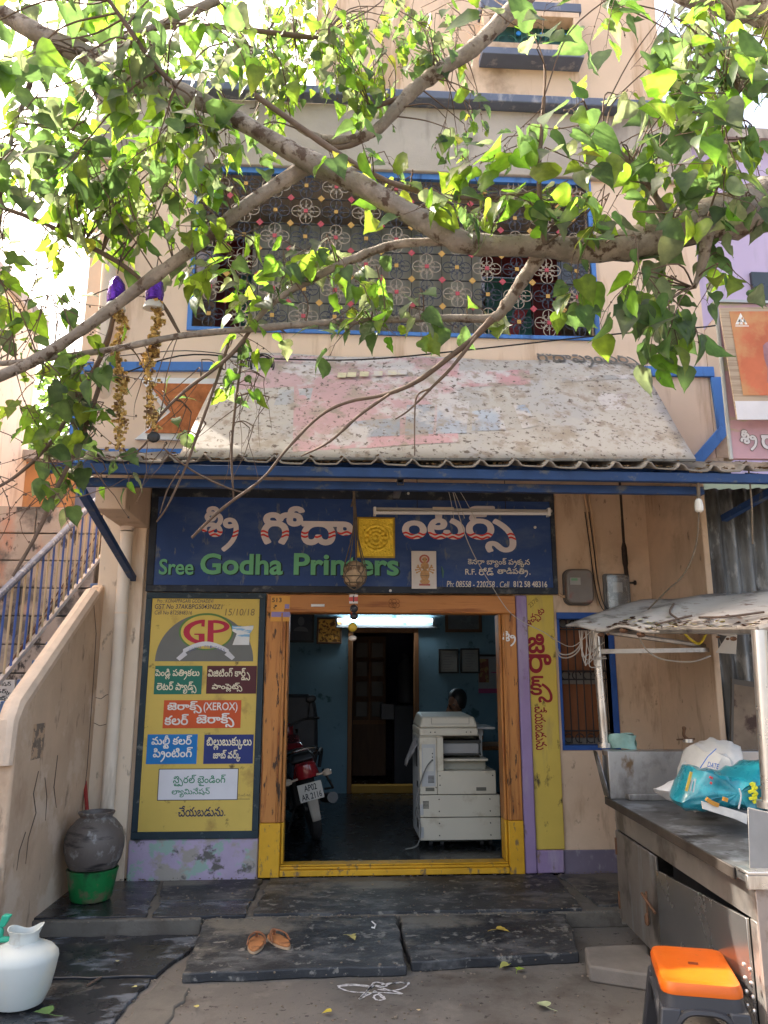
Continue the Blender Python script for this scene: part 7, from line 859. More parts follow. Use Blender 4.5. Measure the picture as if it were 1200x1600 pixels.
m = MB(); rbox(m, Vector((p.x-.01, 0, p.z)), .098, .15, -.076, -.086, .03); m.build('clear_cover', mat('clear_meter_plastic', (.85, .85, .85), .06, 0, 3, trans=.92, sp=.6), E2, bevel=.004)
m = MB(); m.box((p.x-.055, -.0758, p.z+.0), (p.x+.03, -.0752, p.z+.085)); m.build('label_plate', paper, E2); m = MB(); m.box((p.x+.03, -.0759, p.z-.005), (p.x+.058, -.0754, p.z+.045)); m.build('black_switch', black, E2)
m = MB()
for dz in (.09, -.10): m.tube([(p.x+.115, -.02, p.z+dz), (p.x+.17, -.02, p.z+dz)], .008, 6); m.disc((p.x+.165, -.02, p.z+dz), .02, (1, 0, 0), .014, 8)
m.build('side_bolt', iron, E2)
m = MB(); m.tube(spline([at(968, 748, -.9), at(971, 790, -.5), at(974, 838, -.15), at(977, 880, -.06), at(980, 905, -.05)], 5), [.010]*8+[.012]*4+[.024]*4+[.018]*4+[.008], 6); m.build('taped_cable', mat('dark_taped_cable', (.035, .022, .017), .85, .3, 20, .3, 60), None, 'thick dark taped cable dropping from the awning to the newer meter', 'cable')
# cables across the front
m = MB(); m.tube(spline([at(150, 600, -.95), at(280, 556, -.92), at(400, 560, -.95), at(560, 562, -.95), at(720, 548, -.95), at(940, 524, -.95), at(1060, 514, -.95), at(1135, 505, -.9), at(1250, 470, -.6)], 5), .006, 6); m.tube(spline([at(150, 560, -.9), at(290, 548, -.9), at(390, 563, -.94), at(405, 590, -.95), at(412, 630, -1.2)], 5), .004, 5)
m.build('overhead_cable', wire_m, None, 'thin black cable strung across the parapet above the faded board', 'cable')
m = MB(); c = at(410, 571, -.98)
for i in range(4): m.ring(c+Vector((rnd.uniform(-.01, .01), -.01*i, rnd.uniform(-.01, .01))), .062+.008*i, (.15*rnd.uniform(-1, 1), 1, .1), 20, .005, 5)
for i in range(3): m.tube(spline([at(386+3*i, 556, -.97), at(380+4*i, 572, -.98), at(392+3*i, 590, -.97)], 4), .005, 5)
m.build('cable_coil', wire_m, None, 'small coil of black cable hung above the faded board', 'cable coil')
m = MB(); m.tube(spline([at(1090, 732, -1.72), at(1091, 760, -1.70), at(1092, 785, -1.7)], 4), .012, 6); m.tube(spline([at(1092, 800, -1.7), at(1088, 850, -1.6), at(1070, 895, -1.5), at(1040, 925, -1.35), at(1005, 960, -1.2)], 5), .006, 6); HB = m.build('drooping_cable', rope_m, None, 'twisted grey cable with a white bulb holder drooping from awning to cart roof', 'cable')
m = MB(); p = at(1092, 791, -1.7); m.lathe([(.012, .05), (.022, .04), (.028, 0), (.026, -.03), (.015, -.04)], p, 12); m.build('bulb_holder', white_dull, HB)
m = MB()
for a, b in (((1170, 735), (1176, 850)), ((1183, 740), (1240, 790))): m.tube(spline([at(*a, -1.7), at((a[0]+b[0])/2+2, (a[1]+b[1])/2, -1.7), at(*b, -1.7)], 4), .006, 5)
m.build('dangling_rope', rope_m, None, 'frayed rope ends dangling below the right end of the awning', 'rope')
m = MB()
for sx_, px_ in ((0, 705), (5, 712), (9, 720)): m.tube(spline([at(px_-6, 760, -.5), at(px_+sx_, 785, -.48), at(px_+4+2*sx_, 810, -.45)], 4), .003, 4)
m.tube(spline([at(706, 762, -.48), at(720, 815, -.42), at(737, 860, -.35), at(765, 910, -.25), at(800, 960, -.15), at(850, 988, -.3), at(868, 1000, -.5), at(895, 1010, -.9), at(925, 985, -1.05)], 5), .0035, 5)
m.build('sagging_wire', wire_w, None, 'thin pale wire sagging from the soffit past the pilaster to the cart', 'wire')
# ================================================================== INSIDE THE SHOP
RYw = RY-.002
tx0, tx1, tz = at(528, 968, RY-.1).x, at(681, 968, RY-.1).x, at(600, 969, RY-.1).z
TL = thing('lit_tube_light', 'glowing white fluorescent tube over the inner door', 'tube light', ((tx0+tx1)/2, RY-.08, tz))
m = MB(); m.tube([(tx0, RY-.09, tz), (tx1-.05, RY-.09, tz)], .018, 12); tubem = mat('lit_tube', (.80, .93, 1.0), .4, 0, 1, emit=6.0); m.build('glass_tube', tubem, TL)
m = MB(); m.box((tx0-.03, RY-.06, tz-.10), (tx1+.02, RY-.002, tz-.06)); m.box((tx0-.03, RY-.10, tz-.06), (tx0-.001, RY-.002, tz+.03)); m.box((tx1-.045, RY-.10, tz-.06), (tx1-.01, RY-.002, tz+.03)); m.build('batten', mat('grey_blue_batten', (.16, .17, .18), .6), TL, bevel=.003)
def frame_pic(name, label, cat, px, fm, pm, t=.03, y=RYw, extra=None):
    o, u, v_ = flat_rect(px, y); a = (o.x, o.z); b = (o.x+u.x, o.z+v_.z)
    q = thing(name, label, cat, ((a[0]+b[0])/2, y, a[1])); m = MB()
    for p0, p1 in (((a[0], a[1]), (b[0], a[1]+t)), ((a[0], b[1]-t), (b[0], b[1])), ((a[0], a[1]+t), (a[0]+t, b[1]-t)), ((b[0]-t, a[1]+t), (b[0], b[1]-t))): m.box((p0[0], y-.035, p0[1]), (p1[0], y, p1[1]))
    m.build('frame', fm, q, bevel=.004)
    MB().box((a[0]+t, y-.018, a[1]+t), (b[0]-t, y-.001, b[1]-t)).build('picture', pm, q)
    if extra: extra(q, a, b)
    return q
frame_pic('golden_picture', 'small square golden picture high on the blue wall left of the lit tube', 'picture', (495, 965, 534, 1006), darkwood, mat('golden_relief', (.62, .34, .07), .4, .2, 12, .8, 26, metal=.5, stains=[((.14, .06, .02), (24, 24, 24), .52, .56)]), .025)
def face(q, a, b):
    m = MB(); c = ((a[0]+b[0])/2, (a[1]+b[1])/2+.03); m.quad(*[Vector((c[0]+.045*math.cos(i*.42), RYw-.0195, c[1]+.06*math.sin(i*.42))) for i in range(15)]); m.quad(*[Vector((c[0]+.10*math.cos(i*.2), RYw-.0192, c[1]-.14+.07*math.sin(i*.2))) for i in range(16)]); m.build('printed_figure', mat('portrait_ink', (.16, .15, .16), .6), q, smooth=0)
frame_pic('dark_portrait', 'dark framed portrait beside the golden picture', 'picture', (450, 945, 491, 1004), black, mat('portrait_ground', (.045, .05, .065), .3), .03, RYw, face)
frame_pic('large_framed_print', 'wide framed print at the top of the blue wall, right of the lit tube', 'picture', (695, 935, 752, 988), darkwood, mat('grey_print', (.13, .135, .14), .25, .2, 3), .04)
def scrib(q, a, b):
    m = MB()
    for i in range(7): z = b[1]-.07-.035*i; m.box((a[0]+.06+.02*(i % 2), RYw-.0195, z), (b[0]-.06-.03*(i % 3), RYw-.0185, z+.005))
    m.build('printed_text', mat('grey_ink', (.16, .16, .18), .8), q)
frame_pic('framed_certificate', 'black framed white certificate with gilt right edge, nearer the inner door', 'certificate', (685, 1014, 716, 1052), black, mat('certificate_paper', (.30, .30, .285), .4), .022, RYw, scrib)
frame_pic('framed_certificate', 'black framed white certificate beside the wall calendar', 'certificate', (719, 1013, 749, 1052), black, mat('certificate_sheet', (.29, .29, .28), .4), .022, RYw, scrib)
o, u, v_ = flat_rect((747, 1026, 784, 1083), RYw); CAL = thing('wall_calendar', 'paper wall calendar with a red and gold picture on the blue wall', 'calendar', (o.x, RYw, o.z))
MB().box((o.x, RYw-.012, o.z), (o.x+u.x, RYw-.001, o.z+v_.z)).build('sheet', mat('calendar_paper', (.27, .27, .29), .8), CAL)
m = MB(); m.box((o.x+.01, RYw-.014, o.z+.14), (o.x+u.x*.45, RYw-.0125, o.z+v_.z-.03)); m.build('picture', mat('calendar_picture', (.20, .07, .05), .8, .3, 12, stains=[((.3, .2, .08), (14, 14, 14), .55, .62)]), CAL)
m = MB(); m.box((o.x, RYw-.014, o.z), (o.x+u.x, RYw-.0125, o.z+.06)); m.box((o.x+u.x*.55, RYw-.014, o.z+v_.z*.55), (o.x+u.x*.95, RYw-.0125, o.z+v_.z*.58)); m.build('pink_block', mat('magenta_print', (.33, .06, .16), .8), CAL)
m = MB(); m.box((o.x-.0, RYw-.02, o.z+v_.z+.001), (o.x+u.x, RYw-.001, o.z+v_.z+.03)); m.build('hanging_bar', black, CAL)
# photocopier
cb = mat('copier_cream_plastic', (.56, .52, .42), .5, .05, 3, sp=.4, stains=[((.42, .36, .26), (5, 5, 5), .60, .82)]); cg = mat('copier_pale_grey', (.42, .43, .43), .5, .06, 3); cs = mat('copier_shadow_gap', (.05, .05, .045), .7); cdk = mat('copier_dark_tray', (.09, .09, .085), .5)
K = thing('photocopier', 'large cream office photocopier on casters just inside the doorway', 'photocopier', (1.10, 1.05, .06))
x0, x1, yf, yb = .745, 1.46, .66, 1.32
m = MB(); m.box((x0, yf, .12), (x1, yb, .305)); m.box((x0, yf, .312), (x1, yb, .495)); m.box((x0, yf, .502), (x0+.155, yb, .99)); m.box((x0+.158, yf, .502), (x1-.03, yb, .70)); m.box((x0+.16, yb-.12, .70), (x1-.10, yb, .99)); m.box((x0, yf, .992), (x0+.21, yb, 1.0)); m.box((x0+.158, yf, .701), (x0+.215, yf+.10, .99))
m.build('body', cb, K, bevel=.006)
m = MB(); m.box((x0+.03, yf+.02, .306), (x1-.03, yb-.02, .311)); m.box((x0+.03, yf+.02, .496), (x1-.03, yb-.02, .501)); m.box((x0+.1, yf+.05, .10), (x1-.1, yb-.05, .119)); m.build('shadow_gap', cs, K)
m = MB(); m.box((x0-.004, yf+.05, .13), (x0-.001, yb-.05, .98)); m.build('side_panel', cg, K)
m = MB(); m.box((x0-.008, yf+.15, .72), (x0-.005, yf+.26, .95)); m.box((x0-.008, yf+.1, .20), (x0-.005, yf+.2, .28)); m.box((x0-.008, yf+.1, .55), (x0-.005, yf+.2, .60)); m.build('side_slot', cs, K)
m = MB(); m.box((x0+.215, yf+.03, .78), (x1-.09, yb-.13, .80)); m.build('output_shelf', cb, K, bevel=.004)
MB().box((x0+.22, yf+.12, .701), (x1-.10, yf+.16, .78)).build('tray_front', mat('copier_inner', (.34, .33, .27), .6), K)
m = MB(); m.box((x0+.22, yf+.10, .84), (x1-.16, yf+.3, .93)); m.build('paper_exit', mat('copier_exit_grey', (.30, .30, .30), .5), K, bevel=.006); m = MB(); m.box((x0+.22, yf+.09, .93), (x1-.14, yf+.32, .955)); m.box((x0+.22, yf+.09, .825), (x1-.14, yf+.3, .838)); m.build('exit_roller', cs, K)
m = MB(); m.box((x0+.0, yf-.01, 1.001), (x1-.18, yb, 1.07)); SCN = m.build('scanner_base', cb, K, bevel=.012)
m = MB(); m.hexa([(x0+.0, yf-.01, 1.073), (x1-.18, yf-.01, 1.073), (x1-.18, yb, 1.073), (x0+.0, yb, 1.073)], [(x0+.03, yf+.02, 1.17), (x1-.21, yf+.02, 1.17), (x1-.22, yb-.03, 1.19), (x0+.04, yb-.03, 1.19)]); FD = m.build('document_feeder', cb, K, bevel=.018)
m = MB(); m.box((x0+.11, yf-.004, 1.105), (x1-.26, yf+.001, 1.107)); m.box((x0+.11, yf-.003, 1.108), (x0+.112, yf+.003, 1.16)); m.box((x1-.262, yf-.003, 1.108), (x1-.26, yf+.003, 1.16)); m.build('seam', cs, FD)
m = MB(); m.hexa([(x1-.17, yf+.1, 1.055), (x1-.0, yf+.12, 1.05), (x1-.0, yb-.1, 1.05), (x1-.17, yb-.1, 1.055)], [(x1-.17, yf+.1, 1.075), (x1-.0, yf+.12, 1.07), (x1-.0, yb-.1, 1.07), (x1-.17, yb-.1, 1.075)]); m.build('side_tray', cg, K, bevel=.004)
m = MB(); m.box((x1-.15, yf+.2, .99), (x1-.10, yb-.2, 1.054)); m.box((x1-.135, yf+.2, .70), (x1-.11, yb-.2, .989)); m.build('tray_arm', cg, K)
m = MB(); m.box((x0+.02, yf-.004, .57), (x0+.14, yf-.001, .93)); CPN = m.build('control_panel', cg, K); m = MB(); m.box((x0+.03, yf-.007, .70), (x0+.125, yf-.0045, .90)); m.build('panel_label', mat('panel_pale', (.52, .51, .46), .5), CPN)
m = MB()
for z in (.79, .82, .85): m.disc((x0+.115, yf-.008, z), .006, (0, 1, 0), .004, 8)
m.build('indicator_button', black, CPN)
m = MB()
for i in range(6):
    for j in range(5): m.box((x0+.075+.011*j, yf-.0075, .60+.011*i), (x0+.083+.011*j, yf-.0045, .607+.011*i)); m.box((x0+.025+.011*j, yf-.004, .385+.011*i), (x0+.033+.011*j, yf-.001, .392+.011*i))
m.build('vent_grille', cs, K)
hm = mat('copier_handle_recess', (.13, .125, .10), .6)
m = MB(); m.box((x0+.05, yf-.003, .53), (x0+.13, yf-.0005, .56)); m.build('handle', hm, K); m = MB(); m.box((x1-.21, yf-.003, .53), (x1-.12, yf-.0005, .56)); m.build('handle', hm, K)
for z in (.14, .33): 
    m = MB(); m.box((x0+.0, yf-.004, z), (x0+.03, yf-.0005, z+.09)); m.build('latch', cg, K, bevel=.002)
m = MB()
for z in (.16, .26, .36, .46): 
    for x in (x0+.17, x1-.09): m.disc((x, yf-.003, z), .006, (0, 1, 0), .005, 8)
for x in (x0+.10, x0+.14, x1-.29, x1-.25): m.disc((x, yf-.013, 1.035), .006, (0, 1, 0), .005, 8)
for x, z in ((x0+.18, .66), (x0+.18, .58), (x1-.06, .66), (x0+.145, .56)): m.disc((x, yf-.003, z), .006, (0, 1, 0), .005, 8)
m.build('screw', cs, K)
for x in (x0+.10, x0+.20, x1-.16, x1-.08):
    m = MB(); m.disc((x, yf+.08, .083), .023, (1, 0, 0), .03, 12); m.box((x-.012, yf+.06, .096), (x+.012, yf+.1, .105)); m.build('caster', black, K)
m = MB(); m.tube(spline([(x0+.115, yf-.012, .80), (x0+.06, yf-.03, .74), (x0+.01, yf-.02, .62), (x0-.03, yf-.02, .48), (x0-.012, yf-.01, .33), (x0+.0, yf-.03, .2), (x0-.04, yf-.1, .10), (x0-.14, yf-.1, .07)], 5), .006, 6)
m.ring((x0-.015, yf+.06, .33), .06, (1, .2, 0), 18, .005, 5); m.build('power_cord', mat('grey_cord', (.16, .16, .15), .6), K)
m = MB(); m.grid(lambda u, v: Vector((x0-.10+.13*u, yf+.15+.25*v+.03*math.sin(9*u), 1.02-.28*(1-u)+.03*math.sin(11*v+6*u))), 8, 8); m.build('grey_cloth', mat('grey_cloth', (.30, .29, .29), .95), None, 'crumpled grey cloth draped at the left side of the photocopier', 'cloth', solid=.006)
# motorbike, seen from behind
K2 = thing('motorbike', 'dark red motorbike parked inside the doorway, rear plate and chrome grab rail showing', 'motorbike', (-.17, 1.12, .06), rot=(0, R(-13), R(9)))
# local axes: +Y forward, lean handled by rot
tyre = mat('tyre_rubber', (.025, .024, .024), .8, .2, 20, .3, 60); redp = mat('dark_red_paint', (.16, .012, .015), .25, .1, 4, coat=.5); chrome = mat('chrome', (.55, .55, .55), .18, .05, 8, metal=1); lens = mat('red_lens', (.22, .01, .015), .15, .1, 10, coat=.5); amber = mat('clear_indicator_lens', (.42, .34, .26), .2, .1, 10)
for yy in (0.0, 1.27):
    m = MB(); m.ring((0, yy, .29), .245, (1, 0, 0), 32, .05, 10); wh = m.build('wheel', tyre, K2, local=True)
    m = MB(); m.ring((0, yy, .29), .20, (1, 0, 0), 28, .014, 6)
    for i in range(6): a = 2*math.pi*i/6; m.tube([(0, yy, .29), (0, yy+.2*math.cos(a), .29+.2*math.sin(a))], .013, 5)
    m.disc((0, yy, .29), .06, (1, 0, 0), .12, 14); m.build('rim', mat('grey_alloy', (.12, .12, .12), .4, metal=.6), wh, local=True)
m = MB(); m.grid(lambda u, v: Vector(((u-.5)*.13, .33*math.cos(R(20+150*v)), .29+.33*math.sin(R(20+150*v)))), 4, 12); m.build('rear_fender', black, K2, local=True, solid=.006)
m = MB(); m.grid(lambda u, v: Vector(((u-.5)*.11*(1-.3*v), -.30-.06*v, .50-.28*v)), 4, 6); m.build('mud_flap', mat('grey_flap', (.28, .25, .21), .8), K2, local=True, solid=.006)
m = MB(); m.hexa([(-.11, -.335, .395), (.11, -.335, .395), (.11, -.325, .395), (-.11, -.325, .395)], [(-.11, -.305, .545), (.11, -.305, .545), (.11, -.295, .545), (-.11, -.295, .545)]); NP = m.build('number_plate', mat('plate_white', (.42, .39, .34), .5), K2, local=True, bevel=.003)
def loc_text(s_, x0_, x1_, z0_, z1_):
    vs, fs = latin(s_, .02); a0 = min(v.x for v in vs); a1 = max(v.x for v in vs); c0_ = min(v.y for v in vs); c1_ = max(v.y for v in vs); out = []
    for v in vs: X = x0_+(x1_-x0_)*(v.x-a0)/(a1-a0); Z = z0_+(z1_-z0_)*(v.y-c0_)/(c1_-c0_); out.append(Vector((X, -.3375+(Z-.395)*.2, Z)))
    return out, fs
m = MB(); m.add(*loc_text('AP02', -.055, .06, .478, .532)); m.add(*loc_text('AR 2116', -.092, .092, .408, .462)); m.build('plate_lettering', black, NP, local=True, smooth=0)
m = MB(); m.lathe([(.02, -.02), (.09, -.015), (.10, .03), (.085, .10), (.03, .12)], (0, -.23, .60), 16, 1.0, .7); m.build('tail_light', lens, K2, local=True)
m = MB(); m.hexa([(-.13, -.20, .56), (.13, -.20, .56), (.15, .45, .58), (-.15, .45, .58)], [(-.09, -.27, .72), (.09, -.27, .72), (.12, .45, .74), (-.12, .45, .74)]); m.build('tail_cowl', redp, K2, local=True, bevel=.03)
m = MB(); m.hexa([(-.12, -.22, .725), (.12, -.22, .725), (.13, .55, .74), (-.13, .55, .74)], [(-.09, -.18, .80), (.09, -.18, .80), (.10, .5, .78), (-.10, .5, .78)]); m.build('seat', black, K2, local=True, bevel=.025)
m = MB(); m.hexa([(-.12, .5, .6), (.12, .5, .6), (.13, .95, .62), (-.13, .95, .62)], [(-.09, .52, .82), (.09, .52, .82), (.11, .92, .90), (-.11, .92, .90)]); m.build('fuel_tank', redp, K2, local=True, bevel=.05)
m = MB(); m.tube(spline([(-.13, .08, .74), (-.15, -.12, .78), (-.12, -.28, .83), (.0, -.31, .845), (.12, -.28, .83), (.15, -.12, .78), (.13, .08, .74)], 5), .013, 8); m.build('grab_rail', chrome, K2, local=True)
for s_ in (-1, 1):
    m = MB(); m.tube([(s_*.08, -.24, .59), (s_*.15, -.25, .585)], .010, 6); m.lathe([(.012, -.03), (.034, -.02), (.036, .015), (.015, .032)], (s_*.185, -.25, .585), 12, 1.2, .8); m.build('indicator', amber, K2, local=True)
m = MB(); m.box((-.12, .45, .22), (.12, .95, .55)); m.box((-.16, .55, .2), (.16, .8, .36)); m.build('engine', mat('engine_black', (.04, .04, .042), .45, .2, 8, metal=.5), K2, local=True, bevel=.03)
m = MB(); m.tube([(.17, .75, .24), (.18, .3, .28), (.19, -.25, .36)], [.025, .045, .05], 12); m.build('exhaust', mat('sooty_exhaust', (.06, .06, .06), .5, metal=.5), K2, local=True)
m = MB(); m.tube([(-.19, -.22, .52), (-.20, -.1, .35), (-.16, .25, .28)], .012, 6); m.tube([(.17, -.1, .6), (.24, .0, .40), (.20, .3, .36)], .012, 6); m.build('leg_guard', chrome, K2, local=True)
for s_ in (-1, 1):
    m = MB(); m.tube([(s_*.11, 1.27, .29), (s_*.11, 1.06, .92)], .02, 8); m.build('fork', chrome, K2, local=True)
m = MB(); m.tube(spline([(-.36, .95, .98), (-.2, 1.04, 1.0), (0, 1.05, .96), (.2, 1.04, 1.0), (.36, .95, .98)], 4), .013, 8); m.build('handlebar', iron, K2, local=True)
m = MB(); m.lathe([(.04, -.08), (.10, -.03), (.11, .05), (.09, .09)], (0, 1.14, .9), 16); m.build('headlight', redp, K2, local=True)
for s_ in (-1, 1):
    m = MB(); m.tube([(s_*.25, 1.0, 1.0), (s_*.30, 1.0, 1.16)], .006, 5); m.ball((s_*.32, 1.0, 1.19), (.06, .015, .04)); m.build('mirror', black, K2, local=True)
m = MB(); m.tube([(-.1, .45, .26), (-.23, .40, .03)], .011, 6); m.build('side_stand', iron, K2, local=True)
# dark chair behind the bike
HC = thing('office_chair', 'tall black round shouldered chair back behind the motorbike', 'chair', (-.50, 2.35, .06))
m = MB(); pts = [Vector((-.50+a, 2.15, b)) for a, b in ((-.28, .52), (.26, .52), (.30, .70), (.29, 1.10), (.26, 1.28), (.18, 1.345), (-.2, 1.345), (-.28, 1.28), (-.31, 1.1), (-.31, .7))]; m.prism(pts, (0, .12, 0)); m.build('backrest', mat('black_leatherette', (.020, .020, .023), .5, .2, 5), HC, bevel=.04)
m = MB(); m.box((-.76, 2.10, .44), (-.24, 2.65, .53)); m.build('seat', black, HC, bevel=.03)
m = MB(); m.tube([(-.50, 2.37, .13), (-.50, 2.37, .43)], .03, 10); m.build('column', iron, HC); m = MB()
for i in range(5): a = 2*math.pi*i/5; m.tube([(-.50, 2.37, .14), (-.50+.28*math.cos(a), 2.37+.28*math.sin(a), .11)], .02, 6); m.disc((-.50+.28*math.cos(a), 2.37+.28*math.sin(a), .085), .025, (math.sin(a), -math.cos(a), 0), .03, 10)
m.build('wheel_base', iron, HC)
for s_ in (-1, 1):
    m = MB(); m.tube(spline([(-.50+s_*.30, 2.2, .72), (-.50+s_*.33, 2.45, .74), (-.50+s_*.31, 2.5, .55)], 4), .022, 8); m.build('armrest', black, HC)
# desk behind the copier, dark counter things in the inner room
DK = thing('desk', 'plain brown desk hidden behind the photocopier', 'desk', (1.75, 2.0, .06)); m = MB(); m.box((1.15, 1.75, .78), (2.45, 2.35, .82)); m.build('desk_top', brownwood, DK, bevel=.004)
for x in (1.19, 2.40): m = MB(); m.box((x-.03, 1.78, .06), (x+.03, 2.32, .779)); m.build('leg', brownwood, DK)
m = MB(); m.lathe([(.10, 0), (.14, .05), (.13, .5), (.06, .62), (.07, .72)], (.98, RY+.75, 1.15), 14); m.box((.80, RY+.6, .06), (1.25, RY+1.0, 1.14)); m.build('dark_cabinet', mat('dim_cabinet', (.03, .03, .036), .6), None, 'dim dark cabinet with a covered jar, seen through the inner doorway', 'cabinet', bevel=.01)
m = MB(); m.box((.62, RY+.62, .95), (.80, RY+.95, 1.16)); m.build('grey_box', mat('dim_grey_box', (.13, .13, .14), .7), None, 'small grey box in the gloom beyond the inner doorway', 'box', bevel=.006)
# person at the desk: one skinned body with face, ear, hand propped against the cheek
PX, PY = 1.36, 2.45
sk = bpy.data.meshes.new('person'); V_, E_, R_ = [], [], []
def joint(p, r, par=None):
    V_.append(p); R_.append(r)
    if par is not None: E_.append((par, len(V_)-1))
    return len(V_)-1
hip = joint((PX, PY+.12, .56), .13); bel = joint((PX, PY+.12, .72), .125, hip); che = joint((PX, PY+.09, .92), .14, bel); nk0 = joint((PX, PY+.05, 1.05), .085, che); nk = joint((PX, PY+.02, 1.11), .052, nk0); hd = joint((PX-.015, PY-.01, 1.20), .088, nk); hd2 = joint((PX-.005, PY-.005, 1.285), .097, hd); joint((PX, PY, 1.345), .05, hd2)
joint((PX-.035, PY-.075, 1.165), .035, hd)
hands = []
for s_ in (-1, 1):
    sh = joint((PX+s_*.19, PY+.07, .99), .06, che)
    el = joint((PX+s_*.25, PY-.12, .86) if s_ > 0 else (PX-.26, PY-.14, .87), .043, sh)
    wr = joint((PX+.12, PY-.25, .855), .03, el) if s_ > 0 else joint((PX-.125, PY-.115, 1.08), .029, el)
    pm = joint((PX+.04, PY-.28, .86), .033, wr) if s_ > 0 else joint((PX-.105, PY-.08, 1.15), .033, wr)
    for f in range(4):
        if s_ > 0: q1 = joint((PX-.01-.0*f, PY-.30+.022*f, .866), .010, pm); joint((PX-.055+.006*f, PY-.305+.022*f, .852), .008, q1)
        else: q1 = joint((PX-.112+.006*f, PY-.10+.02*f, 1.195), .010, pm); joint((PX-.098+.006*f, PY-.10+.02*f, 1.235-.006*f), .008, q1)
    joint((PX+.05, PY-.235, .87), .011, pm) if s_ > 0 else joint((PX-.075, PY-.105, 1.15), .011, pm)
    kn = joint((PX+s_*.13, PY-.30, .57), .075, hip); an = joint((PX+s_*.13, PY-.32, .14), .045, kn); joint((PX+s_*.14, PY-.46, .10), .038, an)
sk.from_pydata([Vector(v) for v in V_], E_, [])
po = bpy.data.objects.new('person', sk); COL.objects.link(po)
q = po.modifiers.new('Skin', 'SKIN'); sk.skin_vertices.new() if not sk.skin_vertices else None
for i, d in enumerate(sk.skin_vertices[0].data): d.radius = (R_[i]*(1.25 if i in (hip, bel, che) else 1), R_[i]*(.8 if i in (hip, bel, che) else 1)); d.use_root = (i == 0)
q = po.modifiers.new('Sub', 'SUBSURF'); q.levels = q.render_levels = 2
bpy.context.view_layer.update(); dg = bpy.context.evaluated_depsgraph_get(); me = bpy.data.meshes.new_from_object(po.evaluated_get(dg)); bpy.data.objects.remove(po)
bc = Vector((PX, PY, .06)); me.transform(Matrix.Translation(-bc)); PE = bpy.data.objects.new('person', me); COL.objects.link(PE); PE.location = bc
skin = mat('brown_skin', (.17, .085, .05), .55, .1, 12); me.materials.clear(); me.materials.append(skin); me.shade_smooth()
tag(PE, 'dark haired person in a pale shirt resting chin on hand behind the photocopier', 'person')
m = MB(); m.lathe([(.03, .14), (.07, .125), (.106, .085), (.117, .03), (.110, -.03), (.095, -.075), (.07, -.09)], (PX+.018, PY+.03, 1.262), 18, .92, 1.05, wob=.02); m.build('hair', mat('black_hair', (.012, .011, .012), .5, .2, 30), PE)
m = MB(); m.lathe([(.165, .52), (.19, .62), (.20, .76), (.215, .90), (.20, 1.0), (.12, 1.055), (.075, 1.08)], (PX, PY+.09, 0), 20, 1.05, .72)
for s_ in (-1, 1): m.tube([(PX+s_*.15, PY+.07, .99), (PX+s_*.21, PY+.03, .96), (PX+s_*.245, PY-.04, .90)], [.075, .072, .062], 12)
m.build('shirt', mat('pale_shirt', (.30, .31, .29), .9, .1, 6), PE)
m = MB()
for s_ in (-1, 1): m.tube([(PX+s_*.09, PY+.1, .56), (PX+s_*.13, PY-.30, .575), (PX+s_*.13, PY-.32, .16)], [.10, .085, .06], 12)
m.build('trousers', mat('dark_trousers', (.04, .04, .05), .9), PE)
m = MB(); m.ball((PX-.046, PY-.082, 1.22), (.012, .012, .009)); m.ball((PX+.015, PY-.088, 1.22), (.012, .012, .009)); m.build('eye', mat('eye_dark', (.03, .025, .02), .3), PE)
m = MB(); m.ball((PX-.022, PY-.098, 1.19), (.013, .018, .02)); m.ball((PX+.083, PY+.015, 1.205), (.012, .022, .032)); m.ball((PX-.02, PY-.092, 1.15), (.025, .010, .007)); m.build('face_feature', skin, PE)
CHS = thing('stool', 'plain dark stool under the person behind the photocopier', 'stool', (PX, PY+.15, .06)); m = MB(); m.lathe([(.16, .40), (.17, .42), (.16, .435)], (PX, PY+.12, 0), 18); m.build('seat', darkwood, CHS)
for i in range(4): a = R(45+90*i); m = MB(); m.tube([(PX+.12*math.cos(a), PY+.12+.12*math.sin(a), .40), (PX+.17*math.cos(a), PY+.12+.17*math.sin(a), .06)], .016, 6); m.build('leg', darkwood, CHS)
# ================================================================== LEFT: STAIR, NEIGHBOUR WALL, POTS
stairblue = mat('stair_blue_paint', (.12, .19, .36), .85, .15, 4, .15, 50, stains=[((.25, .25, .25), (6, 6, 6), .52, .72), ((.05, .06, .09), (5, 5, 5), .60, .8)])
ST = thing('outside_stair', 'blue painted outside stair climbing behind a rough plastered side wall, left of the shop', 'stair', (-2.4, -1.0, -.12))
sw = mat('stair_wall_plaster', (.55, .40, .28), .92, .12, 2.0, .35, 28, stains=[((.40, .265, .17), (2.2, 2.2, 1.6), .50, .85), ((.17, .12, .085), (9, 9, 3), .68, .9), ((.64, .50, .38), (2, 2, 2), .58, .72)])
m = MB(); x0, x1 = -2.03, -1.93
prof = [(-1.56, -.12), (-.03, -.12), (-.03, 2.27), (-.25, 2.135), (-1.50, 1.335), (-1.56, 1.27)]
ys = 26
def swall(x):
    return [Vector((x, a, b)) for a, b in prof]
m.prism(swall(x1), (x0-x1, 0, 0)); m.prism([Vector((x1-.004, a, b)) for a, b in ((-2.35, -.12), (-1.562, -.12), (-1.562, .44), (-1.70, .44), (-2.35, .10))], (x0-x1, 0, 0))
m.build('side_wall', sw, ST, bevel=.018)
m = MB(); m.tube([(-1.98, -.20, 2.165), (-1.98, -1.50, 1.335), (-1.98, -1.57, 1.25), (-1.98, -1.572, 1.0)], [.062, .066, .062, .05], 10); m.build('rounded_coping', mat('coping_plaster', (.64, .49, .37), .92, .12, 6, .4, 30), ST)
m = MB(); m.box((-2.04, -1.86, .30), (-1.92, -1.705, .47)); m.build('stone_nub', mortar, ST, bevel=.02)
m = MB(); n = 15
